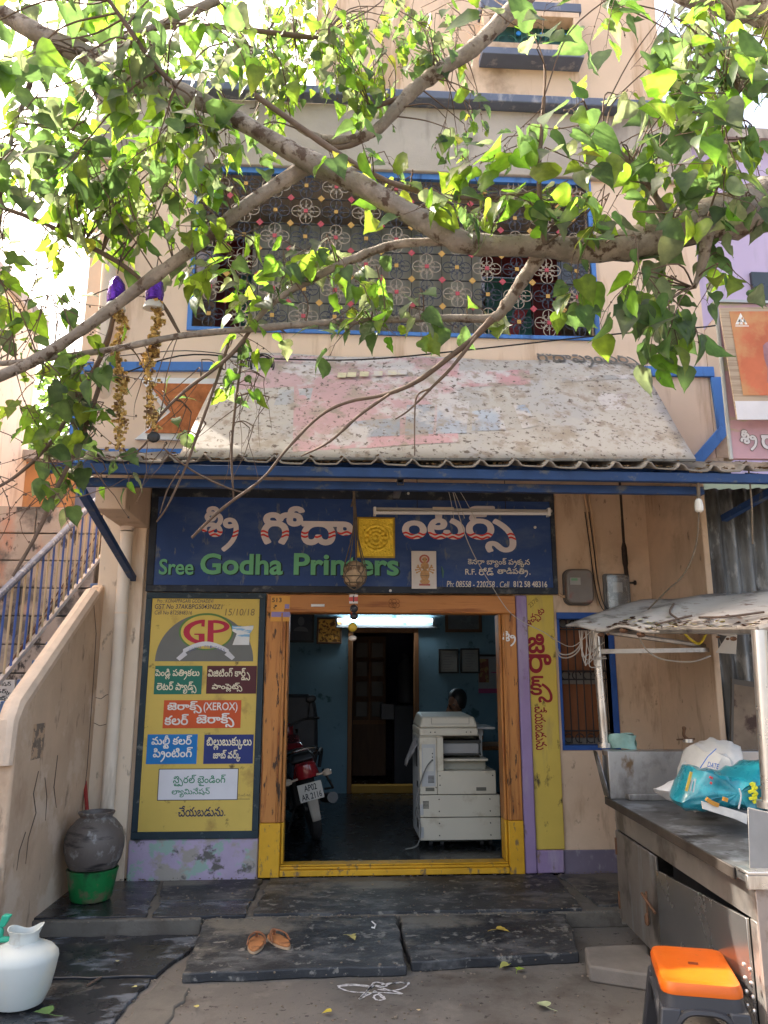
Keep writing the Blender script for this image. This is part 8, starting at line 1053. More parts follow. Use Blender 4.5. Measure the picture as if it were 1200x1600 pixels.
for i in range(n): y = -1.72+.30*i; m.box((-2.85, y, -.12), (-2.035, y+.30 if i < n-1 else y+1.2, .06+.18*i))
m.build('steps', stairblue, ST, bevel=.01)
m = MB()
for pts in ([(60, 1205), (52, 1240), (56, 1270), (44, 1310), (40, 1350)], [(70, 1215), (73, 1245), (71, 1282)], [(146, 938), (150, 990), (146, 1060), (141, 1130), (136, 1200), (128, 1270)], [(40, 1300), (30, 1330), (26, 1360)], [(90, 1180), (84, 1230), (88, 1262)]): m.tube([atx(a, b, -1.929) for a, b in pts], [.0035]+[.0045]*(len(pts)-2)+[.002], 4)
m.build('wall_crack', cr_, ST)
m2 = MB(); m2.box((-1.9285, -1.30, 1.0), (-1.9275, -1.10, 1.22)); m2.build('torn_notice', mat('torn_dark_notice', (.20, .155, .12), .9, .2, 20, stains=[((.5, .34, .22), (16, 16, 16), .50, .56)]), ST)
RL = thing('stair_railing', 'iron stair railing with alternating blue and cream bars', 'railing', (-2.8, .8, .5))
def zr(y): return 1.49+.59*(y-.22)
m = MB(); m.tube([(-2.8, -1.7, zr(-1.7)+.80), (-2.8, 2.9, zr(2.9)+.80)], .034, 10); m.build('handrail', mat('worn_slate_blue_rail', (.10, .115, .17), .5, .3, 9, stains=[((.25, .25, .27), (14, 14, 14), .58, .68)]), RL)
m = MB(); m.tube([(-2.8, -1.7, zr(-1.7)), (-2.8, 2.9, zr(2.9))], .026, 4); m.build('lower_rail', mat('pale_lower_rail', (.50, .46, .44), .6, .2, 5), RL)
bm_ = [mat('blue_bar_paint', (.07, .13, .40), .6), mat('cream_bar_paint', (.60, .48, .30), .6)]
for i in range(36):
    y = -1.6+.125*i; m = MB(); m.tube([(-2.8, y, zr(y)), (-2.8, y, zr(y)+.8)], .011, 6); m.build('bar', bm_[i % 2], RL)
m = MB()
for s_ in (0, 1): m.tube([(-2.82, .3, zr(.3)-.0), (-2.82, 2.7+.1*s_, zr(2.7)+.35-.1*s_)], .008, 5)
m.build('loose_rod', rust, RL)
# neighbour's wall of whitewashed slabs, rubble end, orange house
NW = thing('whitewashed_slab_wall', 'neighbour wall of big whitewashed stone slabs behind the stair railing', 'wall', (-4.2, 3.1, -.12))
wm = mat('dirty_whitewash', (.46, .39, .33), .95, .15, 1.5, .3, 30, stains=[((.16, .145, .13), (1.6, 1.6, 1.6), .50, .70), ((.52, .30, .22), (1.8, 1.8, .7), .56, .7), ((.08, .07, .065), (7, 7, 4), .60, .74)])
m = MB(); z = -.12; r_ = random.Random(4)
while z < 3.4:
    x = -5.8-r_.random()*.5; h = .34
    while x < -3.02:
        w_ = r_.uniform(.7, 1.3); m.box((x, 3.1+r_.uniform(0, .02), z), (min(x+w_, -3.0)-.012, 3.35, z+h-.014)); x += w_
    z += h
m.build('stone_courses', wm, NW, bevel=.008); MB().box((-5.8, 3.16, -.12), (-3.01, 3.30, z)).build('mortar_joint', mortar, NW)
RB = thing('rubble_wall', 'rough brown rubble wall at the top of the stair', 'wall', (-2.5, 3.2, -.12)); m = MB(); r_ = random.Random(5)
m2 = MB(); m2.box((-2.98, 3.30, -.12), (-2.03, 3.5, 3.55)); m2.build('mud_core', mat('dark_mud', (.10, .065, .045), .95, .2, 6, .4, 30), RB)
for i in range(330):
    x, z = r_.uniform(-2.97, -2.04), r_.uniform(.6, 3.5); s_ = r_.uniform(.035, .085); m.ball((x, 3.30, z), (s_, .05, s_*.7), 7, 5)
m.build('rubble', mat('brown_rubble_stone', (.22, .135, .085), .95, .35, 6, .4, 30, stains=[((.09, .07, .06), (3, 3, 3), .5, .7)]), RB)
OH = thing('orange_house', 'orange neighbouring house with a grey blue window, behind the leaves at the left', 'house', (-4.5, 6.0, -.12))
MB().box((-8.0, 6.0, -.12), (-2.6, 9, 5.0)).build('wall', mat('orange_wall_paint', (.52, .25, .10), .9, .1, 2, stains=[((.34, .2, .12), (3, 3, 1), .55, .75)]), OH)
m = MB(); m.box((-4.3, 5.95, 3.6), (-3.7, 5.999, 4.6)); m.build('window', mat('grey_blue_shutter', (.16, .17, .22), .6), OH); MB().box((-8.1, 5.8, 5.001), (-2.5, 9.1, 5.15)).build('roof', cement, OH)
TH = thing('unseen_shade_house', 'tall plain cream house standing left of the stair', 'house', (-7.2, 1.0, -.12))  # out of view, added to keep direct sun off the street
MB().box((-9.5, -4.2, -.12), (-5.15, 6.0, 7.35)).build('wall', cream, TH); MB().box((-9.6, -4.3, 7.351), (-5.05, 6.1, 7.55)).build('roof', cement, TH)
for y_ in (-3.0, .2, 3.4):
    for z_ in (1.2, 4.3): q = MB().box((-5.149, y_, z_), (-5.10, y_+1.1, z_+1.3)).build('window', winblue, TH); MB().box((-5.099, y_+.1, z_+.1), (-5.09, y_+1.0, z_+1.2)).build('pane', mat('dark_pane', (.03, .035, .04), .15), q)
# notice on the slab wall
np_ = at(0, 1062, 3.08); n2 = at(20, 1100, 3.08)
NB = thing('printed_notice', 'white printed notice with black lines of text pasted on the slab wall', 'notice', (n2.x-.3, 3.09, n2.z)); MB().box((n2.x-.45, 3.075, n2.z), (n2.x, 3.099, np_.z)).build('paper', paper, NB)
m = MB()
for k_, z in (('y10', .80), ('y8', .50), ('y4', .22)):
    h = np_.z-n2.z; put(m, word(k_, .02), (Vector((n2.x-.40, 3.073, n2.z+h*(z-.12))), Vector((.36, 0, 0)), Vector((0, 0, h*.24))))
m.build('lettering', black, NB, smooth=0)
# pots
TB = MB(); c = Vector((-1.70, -.58, 0)); TB.lathe([(.02, .004), (.128, .004), (.14, .02), (.166, .165), (.176, .205), (.168, .208), (.160, .18), (.02, .16)], c, 28, wob=.008)
TB.build('green_plastic_tub', mat('green_tub_plastic', (.012, .17, .045), .4, .15, 4, sp=.4, stains=[((.13, .13, .07), (5, 5, 5), .56, .66), ((.02, .05, .025), (6, 6, 3), .58, .75)]), None, 'green plastic tub with a blackened rim under the clay pot', 'tub')
PT = MB(); PT.lathe([(.04, .205), (.160, .215), (.188, .27), (.203, .345), (.204, .40), (.185, .465), (.135, .525), (.112, .54), (.108, .548), (.125, .572), (.126, .58), (.108, .582), (.10, .55), (.04, .535)], c, 30, wob=.006)
PT.build('clay_water_pot', mat('grey_metal_pot', (.135, .115, .105), .55, .15, 5, .15, 70, metal=.25, stains=[((.26, .25, .24), (12, 12, 9), .60, .74), ((.035, .03, .03), (2, 2, 9), .58, .72)]), None, 'round grey water pot standing in the green tub by the stair wall', 'water pot')
m = MB(); m.tube([at(138, 1290, -.30), at(131, 1200, -.06)], .014, 8); m.build('red_broom_stick', mat('dark_red_stick', (.28, .03, .025), .5), None, 'red broom stick leaning in the corner behind the water pot', 'stick')
WP = thing('white_water_pot', 'translucent white plastic water pot with dented neck, under the green tap', 'water pot', (-1.58, -2.10, -.118)); c = Vector((-1.58, -2.10, -.10)); m = MB()
n = 36; prof = [(.02, .0), (.11, .0), (.15, .015), (.185, .08), (.207, .17), (.222, .25), (.217, .275), (.185, .305), (.115, .335), (.092, .345), (.088, .375), (.096, .40), (.102, .412), (.094, .412), (.076, .38), (.072, .34), (.14, .29), (.02, .2)]
vs = []
for r_, z in prof:
    for k in range(n):
        a = 2*math.pi*k/n; q = r_; zz = z
        if z > .38: q *= 1+.10*math.sin(2*a+.6)+.05*math.sin(3*a); zz += .012*math.sin(2*a+1.0)+.008*math.sin(3*a)
        vs.append(c+Vector((q*math.cos(a)*.78, q*math.sin(a)*.78, zz*.86)))
m.add(vs, [(i*n+k, i*n+(k+1) % n, (i+1)*n+(k+1) % n, (i+1)*n+k) for i in range(len(prof)-1) for k in range(n)]+[tuple(range(n))[::-1], tuple(range((len(prof)-1)*n, len(prof)*n))])
wpm = mat('milky_plastic', (.55, .57, .53), .45, .05, 3, sp=.35, stains=[((.60, .57, .46), (3, 3, 2), .55, .8), ((.42, .39, .33), (12, 12, 5), .70, .92)]); wpm.node_tree.nodes['Principled BSDF'].inputs['Subsurface Weight'].default_value = .25; wpm.node_tree.nodes['Principled BSDF'].inputs['Subsurface Radius'].default_value = (.05, .05, .05)
m.build('pot_body', wpm, WP)
tg = mat('turquoise_plastic', (.04, .42, .27), .35, .1, 6); tp_ = at(2, 1468, -2.05); TA = thing('water_tap', 'turquoise green plastic tap over the white pot', 'tap', tuple(tp_))
m = MB(); m.tube(spline([tp_+Vector((-.25, .05, 0)), tp_+Vector((-.05, .0, 0)), tp_+Vector((.03, 0, .0)), tp_+Vector((.055, 0, -.015)), tp_+Vector((.058, 0, -.045))], 4), .015, 10); m.lathe([(.018, -.02), (.02, .02), (.012, .04)], tp_+Vector((-.01, 0, .02)), 10); m.build('spout', tg, TA)
m = MB(); m.hexa([tp_+Vector((-.02, -.01, .06)), tp_+Vector((.012, -.01, .06)), tp_+Vector((.012, .01, .06)), tp_+Vector((-.02, .01, .06))], [tp_+Vector((-.0, -.022, .12)), tp_+Vector((.04, -.022, .115)), tp_+Vector((.04, .022, .115)), tp_+Vector((-.0, .022, .12))]); m.build('handle', tg, TA, bevel=.005)
m = MB(); m.tube([tp_+Vector((-.25, .05, 0)), tp_+Vector((-.25, .05, -.28))], .014, 8); m.build('pipe', white_dull, TA)
# ================================================================== RIGHT: METAL SHEETS, NEIGHBOUR HOUSE, CART, STOOL
CW = thing('corrugated_sheet_wall', 'grey corrugated iron sheet wall standing right of the shop behind the cart', 'sheet wall', (3.3, -.98, -.12))
m = MB(); m.grid(lambda u, v: Vector((2.765+1.6*u, -.97+.022*math.sin(1.6*u*2*math.pi/.115)+.02*v*math.sin(u*9), -.10+3.02*v+.05*u*v)), 170, 6); m.build('sheet', galv, CW, solid=.004, smooth=60)
m = MB(); m.box((2.78, -.945, 1.0), (4.4, -.915, 1.05)); m.build('post', mat('dark_sheet_post', (.06, .055, .05), .7), CW)
MB().box((2.9, .4, -.1), (6, .5, 3.4)).build('pale_green_wall', mat('pale_green_paint', (.42, .48, .33), .9, .1, 2), None, 'pale green wall glimpsed above the corrugated iron sheets', 'wall')
LH = thing('lilac_house', 'pale lilac neighbouring house beyond the right edge of the shop', 'house', (5, 2, -.12))
MB().box((3.05, .5, 3.41), (9, 6, 7.1)).build('wall', mat('lilac_wall_paint', (.55, .45, .62), .9, .05, 1.5, stains=[((.45, .38, .5), (4, 4, .6), .58, .85)]), LH); MB().box((2.99, .35, 7.101), (9.1, 6.1, 7.22)).build('roof_slab', cement, LH)
m = MB(); m.box((4.2, .46, 4.5), (5.0, .499, 5.6)); m.build('window', mat('dark_window', (.05, .06, .07), .3), LH)
m = MB(); pp = [at(a, b, -.93) for a, b in ((1132, 1060), (1182, 1068), (1180, 1192), (1130, 1180))]
BRD = thing('notice_frame', 'dark smoke stained framed board hanging on the iron sheets inside the cart', 'board', tuple(sum(pp, Vector())/4)); m.prism([Vector((p.x, -1.02, p.z)) for p in pp], (0, -.02, 0)); m.build('frame', mat('rusted_frame', (.10, .085, .07), .7), BRD)
c = sum((Vector((p.x, -1.041, p.z)) for p in pp), Vector())/4; MB().quad(*[c+(Vector((p.x, -1.041, p.z))-c)*.86 for p in pp]).build('stained_panel', mat('stained_panel', (.20, .145, .10), .8, .3, 4, stains=[((.07, .04, .03), (5, 5, 5), .5, .65)]), BRD, smooth=0)
# --- food cart
CT = thing('food_cart', 'worn stainless steel food cart with a bent sheet roof on pipes, right of the doorway', 'food cart', (2.3, -2.2, -.12))
FL, NL = Vector((1.80, -1.20, 0)), Vector((1.655, -3.27, 0)); ax = (NL-FL).normalized(); ay = Vector((-ax.y, ax.x, 0)); 
if ay.x < 0: ay = -ay
LEN = (NL-FL).length; WID = 1.05
def ct(s_, t_, z): return FL+ax*s_+ay*t_+Vector((0, 0, z))     # s along the long side, t across
def cbox(mb, s0, s1, t0, t1, z0, z1): return mb.hexa([ct(s0, t0, z0), ct(s1, t0, z0), ct(s1, t1, z0), ct(s0, t1, z0)], [ct(s0, t0, z1), ct(s1, t0, z1), ct(s1, t1, z1), ct(s0, t1, z1)])
m = MB(); cbox(m, 0, LEN, 0, WID, .695, .735); TOP = m.build('countertop', metal_dark, CT, bevel=.006)
m = MB(); cbox(m, -.01, LEN-.11, -.012, -.001, .69, .738); m.build('dark_rim', mat('greasy_rim', (.055, .045, .038), .5, .3, 5, metal=.3), TOP, bevel=.003)
m = MB(); cbox(m, .0, .16, .10, WID-.2, .736, .775); m.build('raised_step', metal_grey, TOP, bevel=.004)
m = MB(); cbox(m, .05, LEN-.03, .035, .05, .55, .694); cbox(m, .05, .075, .035, .06, -.02, .549); cbox(m, LEN-.09, LEN-.03, .03, .06, -.02, .549); cbox(m, .05, LEN-.03, WID-.06, WID-.04, -.02, .694); cbox(m, .05, .07, .061, WID-.061, -.02, .694)
cbox(m, .05, LEN-.03, .06, WID-.06, -.02, .0); m.build('side_panel', metal_grey, CT, bevel=.003)
m = MB(); cbox(m, LEN-.03, LEN-.012, .03, WID-.03, .0, .694); m.build('end_panel', mat('rusty_end_steel', (.34, .29, .26), .45, .2, 3, .05, 30, metal=.6, stains=[((.16, .10, .07), (4, 4, 4), .55, .75)]), CT, bevel=.003)
m = MB(); cbox(m, LEN-.1, LEN+.02, -.008, WID, .736, .748); cbox(m, LEN-.012, LEN+.012, -.008, WID, .68, .735); m.build('edge_rim', metal_bright, CT, bevel=.003)
D1 = MB(); cbox(D1, .08, .86, .020, .034, .02, .545); D1 = D1.build('cart_door', mat('stained_door_steel', (.30, .27, .24), .45, .2, 3, .06, 30, metal=.7, stains=[((.10, .09, .08), (3, 3, 2), .50, .70), ((.36, .37, .38), (5, 5, 1.5), .58, .75)]), CT, bevel=.003)
m = MB()
for s0 in (.085,):
    for z in (.08, .40): cbox(m, s0, s0+.02, .012, .0195, z, z+.10)
m.build('hinge', rust, D1)
m = MB(); m.tube([ct(.62, .004, .30), ct(.84, .004, .255)], .008, 6); m.tube([ct(.70, .006, .33), ct(.70, .006, .20)], .006, 6); m.build('latch', rust, D1)
m = MB(); m.lathe([(.012, -.03), (.02, -.02), (.02, .01), (.008, .03)], ct(.70, .0, .185), 8, .6, 1); m.build('padlock', rust, D1)
m = MB()
d0, d1 = .92, LEN-.10
m.hexa([ct(d0, .0, .02), ct(d1, .018, .02), ct(d1, .031, .02), ct(d0, .013, .02)], [ct(d0, -.004, .492), ct(d1, .018, .546), ct(d1, .031, .546), ct(d0, .009, .492)]); D2 = m.build('cart_door', mat('smooth_door_steel', (.45, .44, .43), .25, .08, 2, .03, 20, metal=.9), CT, bevel=.002)
m = MB(); cbox(m, .90, LEN-.1, .10, .11, .02, .545); m.build('interior_shade', black, CT)  # black sheet standing in for the shade behind the cart door
m = MB()
for s0 in (LEN-.115, LEN-.06):
    for z in (.22, .27, .32, .37): p = ct(s0, .0, z); m.ball(p, .009, 8, 5)
m.build('hinge_rivets', metal_bright, D2)
m = MB(); cbox(m, .04, .09, -.0, WID, .736, 1.035); cbox(m, -.06, .04, -.0, WID, 1.0, 1.035); cbox(m, -.06, -.05, .0, WID, .736, .999); m.build('back_ledge_box', metal_grey, CT, bevel=.004)
m = MB(); m.hexa([ct(-.06, -.002, .74), ct(.09, -.002, .74), ct(.09, .002, .74), ct(-.06, .002, .74)], [ct(-.06, -.06, 1.03), ct(.04, -.06, 1.03), ct(.04, -.056, 1.03), ct(-.06, -.056, 1.03)]); m.build('ledge_wing', metal_dark, CT)
def post(name_pts, r): 
    m = MB(); m.tube(name_pts, r, 12); m.tube([name_pts[0], name_pts[0]+Vector((0, 0, .03))], r*1.6, 12); return m.build('post', metal_bright, CT)
fpost = [at(945, 1168, -1.12), at(930, 985, -1.12)]; bpost = [at(1132, 1160, -.86), at(1121, 1012, -.86)]; npost = [at(1204, 1262, -2.95), at(1186, 985, -2.95)]
post(fpost, .028); post(bpost, .022); post(npost, .036)
rpost = [ct(LEN-.2, WID-.06, .74), ct(LEN-.2, WID-.06, 1.95)]; post(rpost, .03)
m = MB(); a, b = at(935, 1018, -1.1), at(1140, 1015, -.9); m.tube([a, b], .022, 4); a2 = Vector(fpost[1]); m.tube([a2, npost[1]], .02, 6); m.tube([npost[1], rpost[1]], .02, 6); m.tube([a2, bpost[1]], .018, 6); m.build('roof_bar', metal_grey, CT)
# roof: a corrugated sheet, eave on the left, rising to the back
e0, e1 = at(884, 981, -1.35), at(1290, 990, -2.9); r0, r1 = at(1000, 940, -.72), at(1420, 905, -1.9)
def roof(u, v):
    p = (e0*(1-u)+e1*u)*(1-v)+(r0*(1-u)+r1*u)*v
    q = math.sin(u*24+.9)*.016*(1-.5*v)+.012*math.sin(v*3.1)*math.sin(u*5+1)
    return p+Vector((.03*math.sin(u*13)*(1-v), 0, q))
m = MB(); m.grid(roof, 90, 14); m.build('roof_sheet', mat('old_cement_sheet', (.43, .385, .335), .9, .12, 3, .2, 50, stains=[((.19, .165, .14), (4, 4, 4), .54, .72), ((.14, .09, .06), (9, 9, 9), .68, .84)]), CT, solid=.014, smooth=60)
m = MB()
for i in range(16):
    u = .05+.9*rnd.random(); s_ = rnd.uniform(.01, .03); p = roof(u, .02)+Vector((0, 0, -.03)); m.ball(p, (s_, s_, s_*.6), 6, 4)
m.build('roof_hook', rust, CT)
m = MB(); m.tube(spline([at(1130, 1010, -1.2), at(1132, 1020, -1.2), at(1120, 990, -1.2)], 4), .004, 5)
m.hexa([at(1118, 1020, -1.3), at(1150, 1022, -1.3), at(1150, 1022, -1.28), at(1118, 1020, -1.28)], [at(1138, 990, -1.3), at(1152, 992, -1.3), at(1152, 992, -1.28), at(1138, 990, -1.28)]); m.build('hanging_scoop', mat('dull_aluminium', (.42, .38, .33), .45, metal=.5), CT)
m = MB(); m.hexa([at(1022, 988, -1.6), at(1048, 990, -1.6), at(1048, 990, -1.58), at(1022, 988, -1.58)], [at(1018, 981, -1.6), at(1052, 981, -1.6), at(1052, 981, -1.58), at(1018, 981, -1.58)]); m.build('red_rag', mat('red_rag', (.50, .035, .03), .8), None, 'scrap of red plastic tucked under the cart roof', 'rag')
m = MB(); m.tube(spline([at(1065, 985, -1.8), at(1080, 1000, -1.75), at(1094, 1005, -1.75), at(1106, 985, -1.8)], 5), .008, 5); m.tube(spline([at(1180, 985, -2.8), at(1196, 1000, -2.85), at(1188, 1010, -2.9), at(1200, 1030, -2.9)], 5), .008, 5); m.build('yellow_strap', mat('yellow_strap', (.55, .42, .03), .6), None, 'yellow plastic strap knotted round the cart posts', 'strap')
m = MB()
for i in range(9):
    a = rnd.uniform(0, 8); k = rnd.uniform(10, 35); m.tube(spline([at(905+3*i, 985, -1.25), at(908+3*i+rnd.uniform(-6, 6), 1005+k*.5, -1.22), at(914+2*i+rnd.uniform(-8, 10), 1015+k, -1.2), at(930+rnd.uniform(-4, 20), 1005+rnd.uniform(-15, 40), -1.15)], 5), .0038, 5)
for dz in (0, 5): m.tube(spline([at(868, 1000+dz, -.6), at(874, 1020+dz, -.8), at(890, 1022+dz, -1.0), at(905, 1010+dz, -1.15), at(910, 990, -1.25)], 5), .005, 5)
m.tube(spline([at(995, 988, -1.3), at(1010, 1015, -1.3), at(1035, 1030, -1.25), at(1080, 1034, -1.2), at(1110, 1025, -1.1)], 5), .005, 5); m.build('tangled_cable', wire_w, None, 'tangle of pale cables hanging from the cart roof beside the side window', 'cable')
LTC = MB(); r_ = random.Random(12)
for i in range(260):
    u = r_.uniform(.18, .8); v = abs(r_.gauss(.05, .10)); p = roof(min(1, u), min(.9, v))+Vector((0, 0, .012)); s_ = r_.uniform(.006, .02); a = r_.uniform(0, 6.3)
    LTC.cur = r_.choice((0, 0, 0, 1, 2)); LTC.add([p+Vector((s_*1.6*math.cos(a), s_*1.6*math.sin(a), 0)), p+Vector((-s_*math.sin(a), s_*math.cos(a), .004)), p+Vector((-s_*1.5*math.cos(a), -s_*1.5*math.sin(a), .006)), p+Vector((s_*math.sin(a), -s_*math.cos(a), .002))], [(0, 1, 2, 3)])
LTC.build('leaf_litter', [mat('brown_litter', (.15, .07, .035), .95, .4, 30), mat('yellow_litter', (.50, .42, .14), .9), mat('grey_litter', (.26, .22, .18), .9)], None, 'fallen leaves and dry bits lying on the cart roof', kind='stuff', smooth=0)
m = MB()
for q in ([(.30, .55), (.36, .35), (.44, .22)], [(.52, .18), (.60, .22), (.68, .40)], [(.40, .10), (.45, .28), (.46, .3)]): m.tube(spline([roof(*p)+Vector((0, 0, .02)) for p in q], 4), .007, 5)
m.build('dry_twig', twigm, None, 'dry twigs lying on the cart roof', 'twig')
# angled steel guard at the near end of the counter
m = MB(); g = [at(1171, 1357, -3.22), at(1168, 1262, -3.16), at(1250, 1282, -3.16), at(1250, 1375, -3.25)]; m.prism(g, (.012, .02, 0)); m.prism([at(1198, 1268, -3.10), at(1183, 1352, -3.2), at(1187, 1353, -3.2), at(1203, 1268, -3.1)], (.01, .02, 0)); m.build('splash_guard', mat('dull_guard_steel', (.24, .225, .205), .6, .15, 4, metal=.5), CT, bevel=.003)
# things on the cart
m = MB(); r_ = random.Random(3); p = at(973, 1166, -1.13)
m.grid(lambda u, v: Vector((p.x+.092*math.cos(2*math.pi*u)*(1+.1*math.sin(5*v+9*u)), p.y+.05*math.sin(2*math.pi*u), p.z-.015+.095*v+.008*math.sin(12*u))), 18, 6); m.quad(*[Vector((p.x+.085*math.cos(2*math.pi*k/18), p.y+.045*math.sin(2*math.pi*k/18), p.z+.08)) for k in range(18)])
m.build('soap_packet', mat('pale_green_plastic', (.22, .36, .30), .35, .2, 14, .3, 30, coat=.3), None, 'crumpled pale green plastic packet on the cart back ledge', 'packet')
CLT = thing('clamp', 'small metal clamp with dark lever on the cart back ledge', 'clamp', tuple(at(1075, 1158, -1.0))); p = at(1075, 1160, -1.0); m = MB(); m.disc(p+Vector((0, 0, .012)), .035, (0, 0, 1), .022, 12); m.build('base', metal_bright, CLT); m = MB(); m.tube(spline([p+Vector((0, 0, .02)), p+Vector((-.025, 0, .05)), p+Vector((-.02, 0, .09))], 3), .011, 6); m.ball(p+Vector((-.02, 0, .095)), .016, 8, 5); m.tube([p+Vector((-.08, 0, .02)), p+Vector((.05, 0, .025))], .006, 5); m.build('lever', rust, CLT)
def crumple(x, y, z, s_=1.0): return .5*math.sin(7.3*x*s_+3.1*y)+.5*math.sin(11*y*s_-5*z+x*4)+.3*math.sin(23*z*s_+9*x)+.25*math.sin(31*x*s_-17*y)+.45*abs(math.sin(17*x-13*z))+.35*abs(math.sin(29*z+11*x+3*y))-.4
def sack(mb, pts, front, back, amp, nu=36, nv=20):
    """an outline (pixels) filled between two depths as a puffed, crumpled sack"""
    n = len(pts); cx = sum(p[0] for p in pts)/n; cy = sum(p[1] for p in pts)/n
    dens = []
    for i in range(n):
        a, b = pts[i], pts[(i+1) % n]
        for k in range(4): dens.append((a[0]+(b[0]-a[0])*k/4, a[1]+(b[1]-a[1])*k/4))
    n = len(dens); vs = []; rings = 12
    mid = (front+back)/2; P = [at(a, b, mid) for a, b in dens]; C = at(cx, cy, mid)
    for j in range(rings+1):
        th = math.pi*(j/rings-.5); k = math.cos(th)**.55 if abs(th) < 1.57 else .02; d = math.sin(th)*(back-front)/2
        for p in P:
            q = C+(p-C)*max(.02, k); q = q+Vector((0, d, 0)); h = crumple(q.x*2.2, q.y*2.2, q.z*2.2)*amp; q = q+Vector((h*.5, -abs(h)*.8 if d < 0 else h, h*.6)); vs.append(q)
    mb.add(vs, [(j*n+i, j*n+(i+1) % n, (j+1)*n+(i+1) % n, (j+1)*n+i) for j in range(rings) for i in range(n)]+[tuple(range(n))[::-1], tuple(range(rings*n, rings*n+n))])
WB = thing('white_woven_sack', 'crumpled white sack printed DATE in blue, behind the teal bag on the cart', 'sack', tuple(at(1100, 1240, -1.9)))
m = MB(); sack(m, [(1068, 1240), (1072, 1195), (1084, 1165), (1100, 1160), (1120, 1156), (1140, 1165), (1143, 1185), (1160, 1205), (1172, 1245), (1130, 1262), (1085, 1262)], -2.05, -1.55, .04); m.build('sack_body', mat('white_woven_plastic', (.62, .60, .56), .6, .06, 12, .35, 18), WB)
m = MB(); sack(m, [(1022, 1234), (1040, 1226), (1075, 1205), (1085, 1235), (1070, 1255), (1045, 1248)], -2.06, -1.9, .015); m.build('sack_flap', mat('creased_white_plastic', (.58, .57, .56), .6, .08, 12, .35, 18), WB)
m = MB(); put(m, latin('DATE', .01), (at(1105, 1198, -2.10), at(1122, 1202, -2.10)-at(1105, 1198, -2.10), at(1107, 1190, -2.10)-at(1105, 1198, -2.10))); m.build('blue_print', mat('blue_ink', (.06, .16, .50), .6), WB, smooth=0)
m = MB(); m.tube([at(1094, 1200, -2.09), at(1106, 1182, -2.09), at(1119, 1170, -2.05)], .003, 4); m.build('blue_line', mat('blue_line_ink', (.08, .2, .55), .6), WB)
TBG = thing('teal_snack_bag', 'shiny teal printed plastic bag with yellow letters lying on the cart counter', 'bag', tuple(at(1110, 1250, -2.3)))
teal = mat('teal_plastic', (.008, .18, .235), .28, .18, 5, .35, 14, sp=.5, coat=.3, stains=[((.02, .30, .36), (5, 5, 5), .54, .72)])
m = MB(); sack(m, [(1050, 1245), (1060, 1225), (1072, 1200), (1110, 1203), (1150, 1199), (1175, 1192), (1205, 1190), (1230, 1196), (1232, 1255), (1180, 1268), (1140, 1262), (1098, 1268), (1068, 1266), (1052, 1256)], -2.48, -2.16, .026); m.build('bag_body', teal, TBG)
m = MB(); k = -2.515
m.prism([at(a, b, k) for a, b in ((1097, 1252), (1142, 1264), (1168, 1272), (1167, 1288), (1150, 1280), (1099, 1264))], (0, .012, 0)); m.build('white_hem', mat('white_hem_plastic', (.60, .58, .53), .5, .1, 20, .3, 20), TBG)
def strokes(nm, col, segs, r_): 
    m = MB(); [m.tube(spline([at(a, b, k) for a, b in s_], 3) if len(s_) > 2 else [at(a, b, k) for a, b in s_], r_, 4) for s_ in segs]; return m.build(nm, mat(nm+'_ink', col, .5), TBG)
strokes('yellow_letters', (.62, .60, .03), [[(1172, 1226), (1178, 1224), (1177, 1233), (1183, 1230)], [(1170, 1238), (1176, 1236), (1182, 1240), (1176, 1244)], [(1171, 1248), (1182, 1246)], [(1177, 1254), (1183, 1250)]], .009)
strokes('orange_ring', (.50, .22, .03), [[(1189, 1230), (1195, 1234), (1197, 1246), (1192, 1251), (1189, 1246)]], .009)
strokes('gold_stripe', (.50, .33, .05), [[(1080, 1206), (1075, 1226), (1072, 1236)]], .008)
strokes('snack_picture', (.50, .24, .04), [[(1104, 1248), (1112, 1254), (1122, 1258)], [(1130, 1248), (1136, 1250)]], .014)
strokes('red_emblem', (.50, .05, .06), [[(1109, 1214), (1113, 1216)], [(1110, 1223), (1112, 1224)]], .008)
strokes('pale_print', (.50, .50, .50), [[(1082, 1218), (1078, 1236)], [(1087, 1217), (1083, 1238)], [(1155, 1232), (1158, 1244), (1154, 1264)]], .004)
# block by the step
m = MB(); slab(m, [(1.47, -1.62), (1.40, -1.92), (1.72, -2.08), (1.86, -1.60)], -.12, -.035, .012, 21); m.build('stone_block', mat('grey_kerb_stone', (.20, .175, .15), .95, .2, 4, .3, 50), None, 'low grey stone block wedged under the cart beside the step', 'stone', bevel=.012)
# plastic stool
SL = thing('plastic_stool', 'plastic stool with bright orange top and black legs, in front of the cart', 'stool', (1.51, -3.02, -.12), rot=(0, 0, R(-16))); SL.scale = (1.08, 1.08, 1.0)
om = mat('orange_plastic', (.56, .105, .004), .38, .05, 4, .04, 60, sp=.45, stains=[((.40, .10, .02), (7, 7, 7), .70, .9), ((.3, .09, .02), (30, 30, 30), .74, .9)]); dm = mat('charcoal_plastic', (.030, .031, .037), .45, .15, 5, sp=.45)
def rrect(hx, hy, r, z, n=5):
    out = []
    for sx_, sy_, a0 in ((1, 1, 0), (-1, 1, 90), (-1, -1, 180), (1, -1, 270)):
        for i in range(n+1): a = R(a0+90*i/n); out.append(Vector((sx_*(hx-r)+r*math.cos(a), sy_*(hy-r)+r*math.sin(a), z)))
    return out
def loft(mb, rings):
    n = len(rings[0]); vs = [p for r_ in rings for p in r_]; mb.add(vs, [(j*n+i, j*n+(i+1) % n, (j+1)*n+(i+1) % n, (j+1)*n+i) for j in range(len(rings)-1) for i in range(n)]+[tuple(range(n))[::-1], tuple(range((len(rings)-1)*n, len(rings)*n))])
hx, hy = .135, .205
